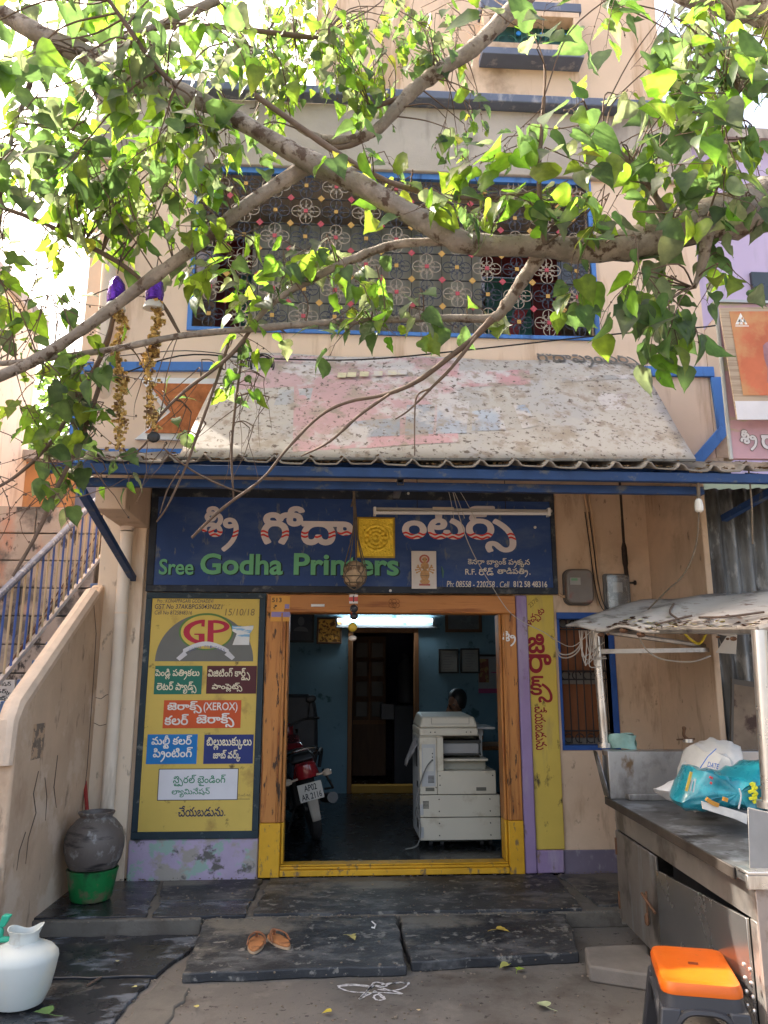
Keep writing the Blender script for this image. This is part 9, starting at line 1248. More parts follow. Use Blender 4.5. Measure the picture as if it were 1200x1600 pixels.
m = MB(); loft(m, [rrect(hx+.008, hy+.008, .05, .405), rrect(hx+.008, hy+.008, .05, .425), rrect(hx, hy, .045, .447), rrect(hx-.014, hy-.014, .04, .452), rrect(hx-.03, hy-.03, .03, .4505)]); SEAT = m.build('seat', om, SL, local=True)
m = MB(); m.tube([(-.018, 0, .4508), (.018, 0, .4508)], .007, 8); m.build('finger_hole', mat('hole_shadow', (.16, .03, .005), .8), SEAT, local=True)
m = MB(); loft(m, [rrect(hx+.012, hy+.012, .05, .355), rrect(hx+.006, hy+.006, .05, .404)]); m.build('skirt', dm, SL, local=True)
for sx_ in (-1, 1):
    for sy_ in (-1, 1):
        m = MB(); cx, cy = sx_*(hx-.02), sy_*(hy-.02); fx, fy = sx_*(hx+.045), sy_*(hy+.045)
        m.hexa([(fx-.022, fy-.022, 0), (fx+.022, fy-.022, 0), (fx+.022, fy+.022, 0), (fx-.022, fy+.022, 0)], [(cx-.036, cy-.036, .36), (cx+.036, cy-.036, .36), (cx+.036, cy+.036, .36), (cx-.036, cy+.036, .36)]); m.build('leg', dm, SL, local=True, bevel=.008)
m = MB()
for s_ in (-1, 1):
    m.tube(spline([(s_*(hx+.01), -hy+.0, .20), (s_*(hx+.015), -hy*.62, .33), (s_*(hx+.012), 0, .352), (s_*(hx+.015), hy*.62, .33), (s_*(hx+.01), hy, .20)], 5), .013, 6); m.tube(spline([(-hx, s_*(hy+.01), .2), (-hx*.6, s_*(hy+.015), .33), (0, s_*(hy+.012), .352), (hx*.6, s_*(hy+.015), .33), (hx, s_*(hy+.01), .2)], 5), .013, 6)
m.build('arch_rim', dm, SL, local=True)
# ================================================================== SMALL THINGS ON THE GROUND
tan = mat('tan_rubber', (.42, .175, .065), .7, .12, 8, .1, 60, stains=[((.20, .09, .04), (9, 12, 9), .56, .74)]); tand = mat('dark_strap_rubber', (.26, .11, .055), .6, .12, 8); sole = mat('pale_sole', (.40, .29, .19), .8)
def sandal(label, loc, rz, flip):
    q = thing('sandal', label, 'sandal', loc, 'pair of tan sandals on the step', (0, 0, rz)); f = -1 if flip else 1; q.scale = (1.1, 1.1, 1.0)
    out = []
    for i in range(28):
        a = 2*math.pi*i/28; t = math.sin(a); w_ = .040+.011*max(0, t)+.004*math.cos(a*2); out.append((f*(w_*math.cos(a)+.008*t), .125*t))
    m = MB(); m.hexa([(x, y, 0) for x, y in out], [(x, y, .014) for x, y in out]); m.build('sole', sole, q, local=True, bevel=.003)
    m = MB(); m.hexa([(x*.98, y*.98, .0142) for x, y in out], [(x*.95, y*.97, .026) for x, y in out]); m.build('footbed', tan, q, local=True, bevel=.004)
    m = MB(); pts = spline([(f*-.047, -.03, .02), (f*-.040, .015, .045), (f*-.012, .072, .05), (f*.012, .078, .05), (f*.045, .015, .045), (f*.05, -.03, .02)], 6)
    vs = []
    for i, p in enumerate(pts): vs += [p+Vector((0, .014, .004)), p+Vector((0, -.014, .006))]
    m.add(vs, [(2*i, 2*i+1, 2*i+3, 2*i+2) for i in range(len(pts)-1)]); m.tube([(0, .075, .052), (0, .085, .024)], .006, 6); m.build('strap', tand, q, local=True, solid=.006)
    return q
p = atz(400, 1480, -.055); sandal('left tan sandal of the pair on the step, strap facing the door', (p.x, p.y, -.0525), R(4), False)
p = atz(436, 1475, -.055); sandal('right tan sandal of the pair on the step, toe turned outward', (p.x, p.y, -.0525), R(24), True)
m = MB(); g = -.116
def chalk(pts): 
    q = [atz(a, b, -.12) for a, b in pts]; q = spline(q, 6) if len(q) > 2 else q; vs = []
    for i, p in enumerate(q):
        t = (q[min(i+1, len(q)-1)]-q[max(i-1, 0)]).normalized(); n = Vector((-t.y, t.x, 0))*.0055*(1+.35*math.sin(i*1.7)); vs += [Vector((p.x, p.y, g))+n, Vector((p.x, p.y, g))-n]
    m.add(vs, [(2*i, 2*i+1, 2*i+3, 2*i+2) for i in range(len(q)-1)])
chalk([(527, 1542), (545, 1539), (572, 1541), (580, 1544), (556, 1541), (530, 1543), (545, 1550), (570, 1552), (600, 1552), (629, 1554), (600, 1546), (582, 1540)])
chalk([(561, 1562), (572, 1553), (584, 1537), (595, 1537), (604, 1540), (600, 1543), (585, 1541), (575, 1548), (562, 1562), (570, 1558), (586, 1550)]); chalk([(596, 1540), (612, 1537), (633, 1537), (639, 1537), (630, 1545), (612, 1549), (590, 1547)]); chalk([(584, 1549), (596, 1556), (601, 1562), (590, 1564), (584, 1559), (590, 1555), (600, 1562)]); chalk([(604, 1540), (620, 1536), (636, 1537)])
m.build('chalk_kolam', mat('white_chalk', (.62, .60, .60), .95, .15, 60, stains=[((.3, .27, .24), (60, 60, 60), .56, .7)]), None, 'white chalk kolam drawing on the concrete before the step', 'chalk drawing', smooth=0)
m = MB(); g = -.054
for pts in ([(581, 1441), (587, 1446), (585, 1451), (581, 1450)],): 
    q = [atz(a, b, -.032) for a, b in pts]; m.tube([p+Vector((0, 0, .004)) for p in q], .005, 5)
m.build('chalk_piece', paper, None, 'bent white chalk scrap on the step slab', 'chalk')
# fallen leaves, one object each
def leaf_shape(L, W, fold=.25, curl=.15, seed=0, n=9):
    """heart shaped leaf with a drawn out tip, stalk end at the origin, growing along +Y"""
    r = random.Random(seed); pr = [0, .50, .80, .97, 1.0, .93, .76, .56, .36, .18, .07, .012]; tt = [0, -.045, .02, .11, .24, .38, .52, .64, .75, .84, .92, 1.0]; vs, fs = [], []
    for i, (p, t) in enumerate(zip(pr, tt)):
        w_ = W/2*p*(1+r.uniform(-.07, .05)); y = L*t; z = -curl*L*t*t
        if seed % 3 == 1 and i == 4+seed % 4: w_ *= .55
        vs += [Vector((-w_, y, z+fold*w_+r.uniform(-.006, .006)*L*3)), Vector((0, L*max(t, .0)+(.02*L if i == 1 else 0), z)), Vector((w_*(1+r.uniform(-.05, .05)), y, z+fold*w_+r.uniform(-.006, .006)*L*3))]
    for i in range(len(pr)-1): a = 3*i; fs += [(a, a+1, a+4, a+3), (a+1, a+2, a+5, a+4)]
    return vs, fs
fallen = [((75, 1590), .11, (.12, .20, .055), 'green fallen leaf with long stalk beside the white pot', -.10, 60), ((548, 1465), .075, (.42, .36, .12), 'pale yellow fallen leaf with curled stalk on the step left of its crack', -.045, 200), ((776, 1456), .085, (.46, .33, .06), 'yellow pointed fallen leaf on the right step slab', -.042, 250), ((795, 1511), .075, (.36, .36, .10), 'yellow green fallen leaf at the front edge of the right step slab', -.11, 120),
    ((809, 1519), .06, (.30, .42, .04), 'narrow bright green fallen leaf below the right step slab', -.113, 300), ((854, 1578), .085, (.36, .40, .22), 'pale green fallen leaf flat on the concrete left of the stool', -.113, 20), ((518, 1584), .05, (.52, .40, .04), 'yellow fallen leaf on the concrete below the kolam', -.113, 100), ((213, 1545), .03, (.55, .48, .16), 'small pale yellow fallen leaf on the wet left slab', -.096, 80), ((308, 1577), .035, (.52, .44, .12), 'small yellow fallen leaf on the concrete near the left kerb strip', -.112, 40), ((654, 1582), .025, (.55, .42, .22), 'tiny cream petal on the concrete right of the kolam', -.112, 0), ((582, 1384), .025, (.48, .32, .10), 'tiny orange petal on the slab before the threshold', .006, 0), ((183, 1505), .028, (.52, .46, .2), 'small cream petal on the wet slab by the stair wall', -.094, 10)]
for i, ((a, b), L, col, lab, z, rz) in enumerate(fallen):
    p = atz(a, b, z); vs, fs = leaf_shape(L, L*.8, .35, .1, i); mt = Matrix.Rotation(R(rz), 3, 'Z'); m = MB(); m.add([mt @ v+Vector((p.x, p.y, z+.006+.1*L)) for v in vs], fs)
    if L > .05: m.tube([Vector((p.x, p.y, z+.006+.1*L)), Vector((p.x, p.y, z))+mt @ Vector((.01, -L*.35, .012)), Vector((p.x, p.y, z))+mt @ Vector((.03, -L*.6, .008))], .0014, 4)
    m.build('fallen_leaf', mat('fallen_leaf_%s' % 'abcdefghijkl'[i], col, .6, .2, 30), None, lab, 'leaf', 'fallen leaves on the ground', smooth=60)
m = MB(); m.tube([atz(136, 1540, -.092), atz(158, 1527, -.092)], .006, 6); m.build('dry_stick', twigm, None, 'short dry stick lying on the wet left slab', 'stick')
m = MB(); r_ = random.Random(9)
for i in range(1500):
    x, y = r_.uniform(-1.3, 2.4), r_.uniform(-3.6, -.3); z = -.118
    if y > -1.0: z = .001 if r_.random() < .35 else None
    elif y > -2.1 and -.95 < x < 1.5: z = -.03-.045*(-1-y)/.95 if r_.random() < .4 else None
    if z is None: continue
    s_ = r_.uniform(.0025, .008)*(1.5 if r_.random() < .08 else 1); m.ball((x, y, z+s_*.4), (s_, s_*r_.uniform(.6, 1), s_*.6), 5, 3)
for i in range(420):
    x = r_.uniform(-1.9, 2.6); y = r_.choice((-1.0, -1.03, -.05, -.07)) + r_.gauss(0, .02); z = .002 if y > -.9 else -.016
    s_ = r_.uniform(.003, .010); m.ball((x, y, z+s_*.3), (s_, s_*r_.uniform(.5, 1), s_*.5), 5, 3)
m.build('grit', mat('grit_brown', (.20, .16, .12), .95, .5, 30), None, 'small grit and crumbs scattered over the concrete', kind='stuff')
# ================================================================== THE PEEPAL TREE OVERHEAD
TR = thing('peepal_tree', 'spreading peepal tree with heart shaped leaves, limbs reaching across the shop front from the right', 'tree', (3.3, -3.7, -.12))
limbs = []
def limb(pts, y0, y1, seg=5, extra=None):
    """pixel path with widths -> a limb at depths y0..y1"""
    n = len(pts); P, W = [], []
    for i, (a, b, w_) in enumerate(pts):
        y = y0+(y1-y0)*i/(n-1); P.append(at(a, b, y)); W.append(w_/2*((P[-1]-CAM).length)/FPX)
    if extra: P = [Vector(e[0]) for e in extra]+P; W = [e[1] for e in extra]+W
    Q = spline(P, seg); rs = []
    for i in range(len(Q)):
        t = i/seg; k = min(int(t), len(W)-2); rs.append((W[k]+(W[k+1]-W[k])*(t-k))*.81*(1+.05*math.sin(i*1.3+len(limbs))+.05*math.sin(i*2.9+1.7*len(limbs))+(.14 if (i*7+len(limbs)*5) % 23 == 0 else 0)))
    limbs.append((Q, rs)); return Q
main = limb([(1210, 318, 84), (1150, 335, 78), (1100, 345, 68), (1000, 378, 58), (900, 390, 46), (850, 384, 40), (730, 380, 38), (660, 345, 38), (560, 288, 36), (490, 255, 38), (430, 222, 30), (350, 175, 27), (270, 140, 32), (180, 105, 34), (80, 62, 30), (20, 30, 26), (-50, -10, 24)], -3.2, -3.0, extra=[((3.3, -3.7, 2.2), .22), ((3.2, -3.65, 3.2), .2), ((2.75, -3.4, 3.75), .15)])
limb([(490, 255, 32), (455, 275, 27), (380, 325, 24), (300, 390, 22), (230, 440, 22), (150, 500, 20), (60, 560, 20), (-30, 600, 20)], -3.05, -2.7)
limb([(852, 384, 32), (835, 410, 26), (815, 440, 24), (790, 478, 22), (768, 497, 18), (700, 497, 14), (600, 500, 13), (500, 505, 13), (380, 515, 13), (280, 525, 12), (180, 545, 12), (60, 562, 10), (-20, 570, 9)], -3.1, -2.6)
limb([(770, 497, 15), (740, 528, 11), (700, 560, 10), (650, 597, 9), (600, 617, 7), (545, 628, 6), (500, 650, 5.5), (450, 700, 5), (410, 748, 5), (360, 785, 6), (330, 810, 6), (300, 840, 5)], -3.05, -2.3)
limb([(608, 616, 6), (560, 650, 6), (515, 690, 5), (470, 713, 3)], -2.85, -2.7); limb([(745, 525, 7), (705, 575, 7), (675, 605, 6), (640, 640, 4), (618, 655, 3)], -3.0, -2.8); limb([(672, 607, 4), (652, 618, 4), (648, 650, 3), (648, 712, 2.5)], -2.95, -2.8)
limb([(905, 392, 26), (850, 380, 20), (720, 378, 15), (620, 382, 16), (540, 410, 15), (480, 440, 14), (430, 470, 11), (400, 500, 9)], -3.15, -2.75)
limb([(400, 500, 9), (370, 545, 8), (330, 580, 7), (290, 610, 6), (250, 650, 5), (230, 690, 4), (202, 715, 3)], -2.75, -2.5)
limb([(362, 520, 6), (340, 590, 6), (308, 680, 6), (290, 730, 5), (262, 790, 4), (245, 815, 3)], -2.7, -2.3); limb([(385, 515, 5), (372, 600, 5), (362, 700, 5), (365, 780, 4)], -2.7, -2.3); limb([(255, 700, 3), (300, 735, 4), (350, 760, 4), (380, 770, 3)], -2.5, -2.3); limb([(280, 735, 3), (262, 765, 3), (250, 802, 2.5)], -2.45, -2.35)
limb([(830, -15, 30), (790, 25, 27), (740, 75, 26), (690, 108, 24), (645, 142, 24), (615, 175, 22), (592, 200, 19), (560, 216, 17), (520, 219, 15), (480, 208, 11), (455, 193, 7)], -2.5, -2.3); limb([(640, 150, 10), (610, 158, 9), (580, 170, 8)], -2.4, -2.4); limb([(575, 215, 10), (545, 228, 9), (518, 232, 8)], -2.35, -2.35)
limb([(1250, 30, 60), (1190, 12, 50), (1130, 0, 46), (1060, -20, 40)], -3.0, -2.8, extra=[((3.3, -3.7, 3.0), .2), ((3.0, -3.5, 4.6), .14)])
limb([(853, 382, 12), (845, 330, 9), (842, 270, 8), (846, 210, 7), (850, 152, 7)], -3.2, -3.4); limb([(1050, 352, 14), (1020, 300, 11), (1000, 270, 10), (960, 230, 8), (930, 200, 6)], -3.3, -3.4); limb([(1105, 342, 30), (1100, 400, 18), (1085, 450, 7)], -3.3, -3.2); limb([(1160, 330, 14), (1130, 270, 11), (1120, 230, 8), (1150, 150, 7), (1180, 90, 6)], -3.3, -3.1)
limb([(180, 480, 9), (165, 540, 10), (130, 610, 9), (80, 690, 7), (30, 740, 6), (-10, 765, 5)], -2.6, -2.3); limb([(160, 590, 9), (125, 690, 8), (90, 760, 8), (60, 830, 7), (20, 900, 5)], -2.5, -2.3); limb([(-10, 320, 7), (60, 345, 7), (130, 380, 9), (200, 420, 8), (250, 470, 7), (280, 520, 6)], -2.6, -2.6); limb([(60, 60, 14), (50, 120, 9), (20, 210, 7), (0, 300, 7), (10, 330, 6)], -2.9, -2.7)
limb([(500, 60, 8), (300, 40, 9), (150, 60, 8), (60, 70, 8)], -2.4, -2.6); limb([(340, 0, 14), (200, 60, 12), (120, 90, 10)], -2.7, -2.9); limb([(170, 0, 6), (205, 50, 8), (240, 100, 8), (275, 135, 8)], -3.6, -3.4)
limb([(400, 150, 10), (560, 260, 10), (660, 300, 9), (760, 310, 7), (830, 300, 5)], -3.0, -3.2)
m, m2 = MB(), MB()
for Q, rs in limbs: (m if rs[0] > .0235 else m2).tube(Q, rs, 10 if rs[0] > .012 else 6)
m2.build('branches', branch_bark, TR, smooth=60, kind='stuff')
trunk = [(3.35, -3.75, -.12), (3.32, -3.72, .6), (3.3, -3.7, 1.6), (3.28, -3.68, 2.6), (3.2, -3.6, 3.6), (3.3, -3.6, 5.2), (3.1, -3.3, 7.0)]
m.tube(spline(trunk, 4), [.36-.24*i/24 for i in range(25)], 14); m.build('trunk', bark, TR, smooth=60)
allpts = [p for Q, rs in limbs for p in Q]
# leaves on drooping sprigs
lv = random.Random(21); LM = MB(); LM.cols = []; TWG = MB(); SHP = [leaf_shape(1.0, lv.uniform(.72, .92), lv.uniform(.05, .5), lv.uniform(-.05, .55), s_) for s_ in range(24)]
def add_leaf(p, d, size, tint):
    """p stalk tip, d growing direction"""
    d = d.normalized(); up = Vector((lv.gauss(0, .55), lv.gauss(-.35, .5), lv.gauss(.75, .45))); xx = d.cross(up)
    if xx.length < 1e-3: xx = Vector((1, 0, 0))
    xx.normalize(); zz = xx.cross(d); vs, fs = lv.choice(SHP)
    LM.add([p+(xx*v.x+d*v.y+zz*v.z)*size for v in vs], fs); LM.cols += [tint if i % 3 != 1 else tuple(c*1.3 for c in tint[:3])+(1,) for i in range(len(vs))]
def tintf(young):
    k = lv.random()
    if k < .015: return (.26, .25, .05, 1)
    if k < young: return (.095+lv.uniform(0, .04), .155+lv.uniform(0, .05), .026, 1)
    if k > .82: return (.115, .132, .098, 1)
    g_ = lv.uniform(.75, 1.25); return (.066*g_, .108*g_, .048*g_, 1)
def sprig(p, n, size, down=.7, young=.35, length=.28, twig=True):
    d = Vector((lv.gauss(0, .6), lv.gauss(0, .4), -down+lv.gauss(0, .35))).normalized(); pts = [p]
    for i in range(4): d = (d+Vector((lv.gauss(0, .16), lv.gauss(0, .16), -.10*down))).normalized(); pts.append(pts[-1]+d*length/4)
    if twig: TWG.tube(pts, [.0030, .0028, .0024, .0019, .0013], 4)
    for i in range(n):
        t = (i+.6)/n*4; k = min(3, int(t)); q = pts[k]+(pts[k+1]-pts[k])*(t-k); s_ = size*lv.choice((.55, .75, .9, 1.0, 1.1, 1.25))*lv.uniform(.9, 1.1)
        ld = Vector((lv.gauss(0, .75), lv.gauss(-.1, .55), -.45*down-.25+lv.gauss(0, .5))).normalized(); st = q+ld*s_*.4+Vector((0, 0, -.008))
        TWG.tube([q, q+ld*s_*.22+Vector((0, 0, .006)), st], .0011, 3); add_leaf(st, ld+Vector((0, 0, -.45*down)), s_, tintf(young))
        if lv.random() < .25: TWG.ball(q+Vector((lv.uniform(-.006, .006), 0, lv.uniform(-.006, .006))), .0055, 5, 3)
    return pts
def cluster(px, py, rx, ry, y0, y1, leaves, size, down=.7, young=.35, link=True):
    per = 6; n = max(1, round(leaves/per))
    for _ in range(n):
        a, rr = lv.uniform(0, 6.283), math.sqrt(lv.random()); p = at(px+rx*rr*math.cos(a), py+ry*rr*math.sin(a), lv.uniform(y0, y1)); pts = sprig(p+Vector((0, 0, .10)), per, size, down, young)
        if link:
            q = min(allpts, key=lambda w_: (w_-p).length_squared); d = (q-pts[0]).length
            if d < 1.5: mid = (q+pts[0])/2+Vector((lv.gauss(0, .08*d), lv.gauss(0, .05), .10*d)); TWG.tube(spline([q, mid, pts[0]], 4), [.0050-.0022*i/8 for i in range(9)], 4)
#        px   py   rx   ry   depth0 depth1 n  size
for c_ in [
    (90, 70, 150, 100, -3.6, -2.6, 153, 0.129, .7, .25), (270, 90, 130, 110, -3.6, -2.4, 188, 0.123, .8, .35), (60, 230, 110, 90, -3.4, -2.4, 133, 0.112, .7, .25), (200, 240, 130, 100, -3.4, -2.4, 166, 0.112, .7, .45), (330, 260, 70, 80, -3.2, -2.4, 82, 0.095, .8, .6),
    (470, 60, 110, 70, -2.8, -1.8, 204, 0.095, 1.0, .6), (560, 110, 60, 80, -2.6, -1.8, 81, 0.095, 1.0, .55), (450, 140, 60, 50, -2.6, -1.8, 61, 0.090, 1.0, .7), (690, 60, 40, 70, -2.6, -2.0, 61, 0.090, 1.1, .3), (710, 170, 36, 60, -2.6, -2.0, 51, 0.084, 1.1, .3), (620, 40, 60, 50, -2.6, -1.8, 61, 0.095, 1.0, .45),
    (60, 430, 100, 100, -3.0, -2.0, 88, 0.112, .6, .5), (190, 330, 90, 60, -2.8, -2.0, 124, 0.095, .7, .8), (60, 590, 90, 80, -2.9, -2.0, 84, 0.112, .6, .45), (180, 620, 90, 80, -2.8, -2.2, 36, 0.106, .6, .5), (110, 720, 90, 50, -2.6, -2.0, 48, 0.101, .6, .4), (330, 430, 80, 60, -2.9, -2.4, 55, 0.112, .5, .7),
    (420, 560, 70, 30, -2.9, -2.5, 18, 0.095, .5, .6), (310, 600, 60, 40, -2.8, -2.4, 13, 0.101, .5, .7), (540, 440, 110, 60, -3.1, -2.6, 63, 0.106, .4, .45), (480, 350, 90, 60, -3.0, -2.5, 27, 0.112, .4, .6), (600, 510, 70, 40, -3.1, -2.7, 27, 0.106, .5, .4), (690, 500, 60, 30, -3.1, -2.8, 18, 0.112, .5, .4), (600, 300, 60, 40, -3.2, -2.8, 18, 0.118, .3, .5),
    (720, 300, 60, 40, -3.4, -3.0, 27, 0.129, .2, .45), (850, 110, 40, 40, -3.7, -3.4, 9, 0.146, -.2, .25), (880, 200, 60, 40, -3.7, -3.3, 18, 0.146, .2, .3), (820, 280, 70, 60, -3.5, -3.1, 36, 0.123, .3, .55),
    (1000, 210, 80, 80, -3.6, -3.0, 67, 0.134, .4, .5), (1100, 90, 80, 80, -3.6, -2.8, 108, 0.134, .6, .4), (1160, 200, 60, 90, -3.6, -2.9, 57, 0.140, .5, .35), (1010, 320, 80, 50, -3.6, -3.1, 34, 0.123, .4, .4), (920, 330, 60, 40, -3.5, -3.1, 25, 0.112, .4, .6), (1130, 300, 70, 50, -3.6, -3.1, 21, 0.123, .5, .3),
    (1020, 430, 60, 50, -3.6, -3.1, 40, 0.140, 1.0, .4), (1060, 490, 40, 40, -3.5, -3.2, 21, 0.134, 1.1, .3), (920, 440, 30, 30, -3.4, -3.2, 9, 0.134, .9, .4), (1140, 420, 50, 40, -3.4, -3.1, 18, 0.134, .9, .2), (1180, 20, 60, 60, -3.3, -2.6, 63, 0.123, .6, .4), (940, 20, 40, 30, -3.4, -3.1, 18, 0.123, .8, .2)]: cluster(*c_)
# a higher, farther layer of the same crown against the sky
for c_ in [(100, 120, 200, 160, -1.6, .6, 120, .11, .7, .5, False), (350, 60, 200, 70, -1.8, -.9, 130, .10, .8, .5, False), (1120, 70, 100, 80, -1.6, .6, 110, .11, .7, .5, False), (60, 300, 120, 150, -1.6, .6, 70, .10, .7, .5, False), (530, 20, 120, 40, -1.8, -.9, 60, .10, .9, .5, False)]: cluster(*c_)
# crown outside the frame, overhead and behind the camera: keeps the street in leaf shade
for _ in range(150):
    p = Vector((lv.uniform(-3.5, 4), lv.uniform(-5.5, -2.8), lv.uniform(5.4, 7.2))); sprig(p, 7, .12, .7, .4, .3, False)
# thin dead twigs drooping over the awning
for _ in range(26):
    a, b = lv.uniform(215, 430), lv.uniform(560, 700); p = at(a, b, lv.uniform(-2.7, -2.3)); pts = [p]; d = Vector((lv.uniform(-.7, .2), lv.gauss(0, .1), -1)).normalized()
    for i in range(6): d = (d+Vector((lv.gauss(-.04, .16), 0, lv.gauss(0, .10)))).normalized(); pts.append(pts[-1]+d*lv.uniform(.03, .075))
    TWG.tube(pts, [.0032, .0028, .0025, .0021, .0017, .0013, .0009], 4)
    q = min(allpts, key=lambda w_: (w_-p).length_squared); TWG.tube(spline([q, (q+p)/2+Vector((0, 0, .02)), p], 4), .0034, 4)
# bare dark twigs at the left edge
for _ in range(46):
    a, b = lv.uniform(-10, 150), lv.uniform(380, 800); p = at(a, b, lv.uniform(-2.8, -2.2)); pts = [p]; d = Vector((lv.gauss(0, .8), lv.gauss(0, .2), lv.gauss(-.4, .5))).normalized()
    for i in range(5): d = (d+Vector((lv.gauss(0, .25), 0, lv.gauss(-.05, .25)))).normalized(); pts.append(pts[-1]+d*.07)
    TWG.tube(pts, [.0035, .003, .0026, .0022, .0018, .0012], 4)
    for q in pts[1:]:
        if lv.random() < .7: TWG.ball(q+Vector((lv.uniform(-.01, .01), 0, lv.uniform(-.01, .01))), .006, 5, 3)
for pts_ in ([(385, 0), (395, 80), (400, 160), (390, 170)], [(560, 0), (575, 60), (585, 110), (583, 165)], [(455, 0), (462, 70), (468, 160)], [(715, 40), (705, 130), (690, 230)], [(712, 110), (725, 160), (745, 200)], [(60, 250), (110, 330), (200, 420)], [(45, 230), (90, 320), (180, 400)]): TWG.tube(spline([at(a, b, -2.4) for a, b in pts_], 4), .0035, 4)
TWG.build('twig_mass', twigm, TR, smooth=60, kind='stuff')
lm = bpy.data.materials.new('peepal_leaf'); lm.use_nodes = True; t = lm.node_tree; t.nodes.clear(); L = t.links.new
out = t.nodes.new('ShaderNodeOutputMaterial'); at_ = t.nodes.new('ShaderNodeAttribute'); at_.attribute_name = 'tint'
nz_ = t.nodes.new('ShaderNodeTexNoise'); nz_.inputs['Scale'].default_value = 26; tc = t.nodes.new('ShaderNodeTexCoord'); L(tc.outputs['Object'], nz_.inputs['Vector'])
hs = t.nodes.new('ShaderNodeMix'); hs.data_type = 'RGBA'; hs.blend_type = 'MULTIPLY'; hs.inputs[0].default_value = .7; rp = t.nodes.new('ShaderNodeValToRGB'); rp.color_ramp.elements[0].position = .35; rp.color_ramp.elements[1].position = .65; rp.color_ramp.elements[0].color = (.6, .6, .6, 1); rp.color_ramp.elements[1].color = (1.15, 1.1, 1, 1)
L(nz_.outputs[0], rp.inputs[0]); L(at_.outputs[0], hs.inputs[6]); L(rp.outputs[0], hs.inputs[7])
pb_ = t.nodes.new('ShaderNodeBsdfPrincipled'); pb_.inputs['Roughness'].default_value = .42; pb_.inputs['Specular IOR Level'].default_value = .45; L(hs.outputs[2], pb_.inputs['Base Color'])
tr = t.nodes.new('ShaderNodeBsdfTranslucent'); vi = t.nodes.new('ShaderNodeMix'); vi.data_type = 'RGBA'; vi.blend_type = 'MULTIPLY'; vi.inputs[0].default_value = 1; vi.inputs[7].default_value = (2.0, 2.2, 1.35, 1); L(hs.outputs[2], vi.inputs[6]); L(vi.outputs[2], tr.inputs[0])
ms = t.nodes.new('ShaderNodeMixShader'); ms.inputs[0].default_value = .64; L(pb_.outputs[0], ms.inputs[1]); L(tr.outputs[0], ms.inputs[2]); L(ms.outputs[0], out.inputs[0])
LM.build('crown', lm, TR, smooth=60)
# trees far behind at the left
def far_tree(name_label, x, y, h, r, seed, leaves=3200, big=1.0):
    q = thing('background_tree', name_label, 'tree', (x, y, -.12), 'hazy trees behind the left boundary'); g_ = random.Random(seed); m = MB(); m.tube([(x, y, -.12), (x+.1, y, h*.4), (x-.1, y, h*.7), (x, y, h*.92)], [.18, .14, .09, .03], 8)
    for i in range(9): a = g_.uniform(0, 6.3); z = h*g_.uniform(.4, .8); m.tube([(x, y, z), (x+r*.6*math.cos(a), y+r*.6*math.sin(a), z+h*.15)], [.05, .015], 5)
    m.build('trunk', bark, q); m = MB(); m.cols = []
    for i in range(leaves):
        while True:
            u = Vector((g_.uniform(-1, 1), g_.uniform(-1, 1), g_.uniform(-1, 1)))
            if u.length < 1 and (math.sin(u.x*5+seed)+math.sin(u.z*6)+math.sin(u.y*5)) > -.7: break
        c = Vector((x, y, h*.68))+Vector((u.x*r, u.y*r, u.z*h*.36)); s_ = g_.uniform(.06, .13)*big; a, b = g_.uniform(0, 6.3), g_.uniform(-1, 1); d = Vector((math.cos(a)*s_, math.sin(a)*s_, b*s_)); e = d.cross(Vector((g_.uniform(-1, 1), g_.uniform(-1, 1), 1))).normalized()*s_*.6; k = g_.uniform(.7, 1.3)
        m.add([c-d, c+e, c+d, c-e], [(0, 1, 2, 3)]); m.cols += [(.06*k, .10*k, .035*k, 1)]*4
    m.build('crown', lm, q, smooth=0)
far_tree('airy pale tree far behind the stair, left of the shop', -6.0, 9.5, 8.2, 2.0, 1); far_tree('shorter bushy tree behind the orange house', -9.5, 13.0, 8.5, 2.6, 2)
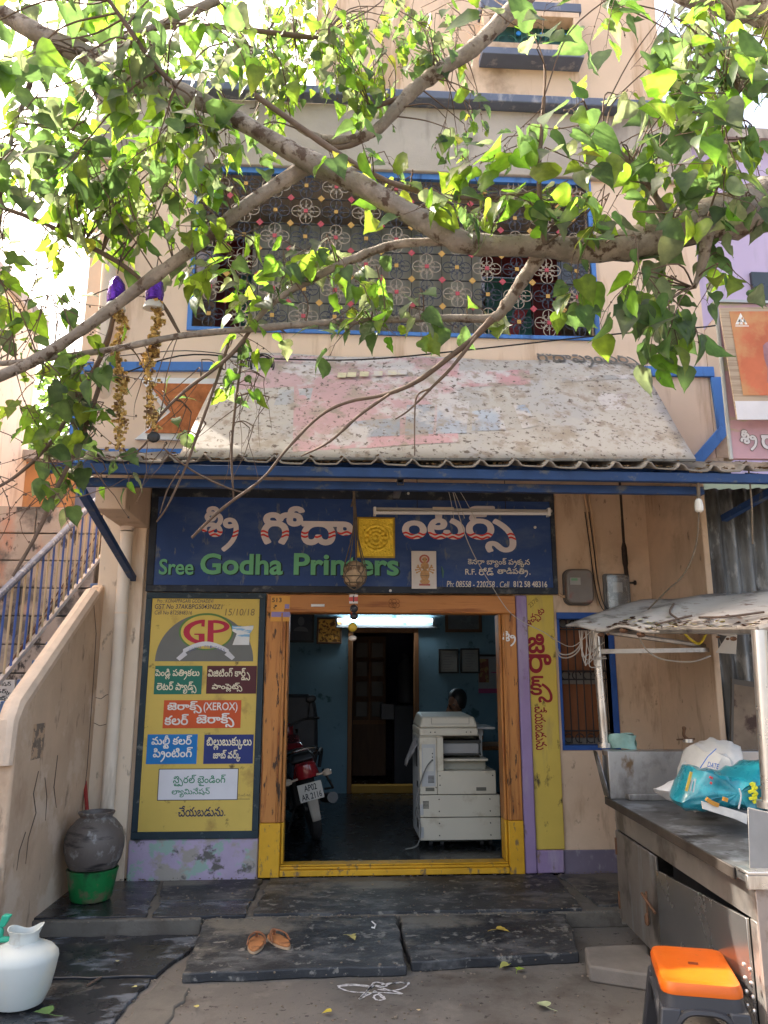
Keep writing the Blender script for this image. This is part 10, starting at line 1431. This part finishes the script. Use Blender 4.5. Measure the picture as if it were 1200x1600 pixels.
# flower garlands with foil tops
fol = mat('purple_foil', (.13, .03, .42), .25, .3, 14, .5, 26, metal=.6); mg = mat('dry_marigold', (.60, .42, .15), .9, .35, 20, stains=[((.24, .14, .07), (22, 22, 22), .52, .66)])
def garland(label, px0, py0, y, segs, tip=None):
    p = at(px0, py0, y); q = thing('flower_garland', label, 'garland', tuple(p), 'dried flower garlands hung in the tree'); m = MB()
    c = Vector(p); m.lathe([(.02, -.085), (.043, -.08), (.047, -.035), (.04, .025), (.024, .05), (.007, .07)], c, 14, wob=.12); m.build('foil_top', fol, q)
    m = MB(); m.lathe([(.03, -.135), (.058, -.13), (.05, -.10), (.038, -.086)], c, 12, 1, .7); m.build('white_paper_frill', mat('frill_paper', (.60, .58, .58), .8), q)
    m = MB(); g_ = random.Random(int(px0)); pts = [at(a, b, y) for a, b in segs]; Q = spline(pts, 8); m.tube(Q, .004, 5)
    for i, o in enumerate(Q):
        for k in range(7):
            s_ = g_.uniform(.009, .019)*(1.1 if i < len(Q)*.55 else .8); p0 = o+Vector((g_.gauss(0, .015), g_.gauss(0, .015), g_.gauss(0, .012)))
            for f_ in range(4): n1 = Vector((g_.gauss(0, 1), g_.gauss(0, 1), g_.gauss(0, 1))).normalized(); u_ = n1.orthogonal().normalized()*s_; w2 = n1.cross(u_); m.add([p0+u_, p0+w2*.8+n1*s_*.3, p0-u_, p0-w2*.8+n1*s_*.3], [(0, 1, 2, 3)])
    m.build('flowers', mg, q, kind='stuff')
    if tip: m = MB(); m.ball(at(*tip, y), (.035, .02, .03), 8, 5); m.build('dark_tassel', black, q)
    m = MB(); m.tube([c+Vector((0, 0, .085)), c+Vector((.01, 0, .2))], .003, 4); m.build('cord', wire_m, q)
garland('purple foil topped dried garland, the left of two hung in the branches', 182, 450, -2.62, [(178, 478), (190, 500), (182, 560), (190, 595), (186, 630), (190, 660), (182, 700)])
garland('purple foil topped dried garland with a dark tassel, the right of two in the branches', 242, 448, -2.62, [(244, 470), (246, 500), (240, 545), (232, 560), (234, 600), (236, 640), (240, 670)], (240, 683))
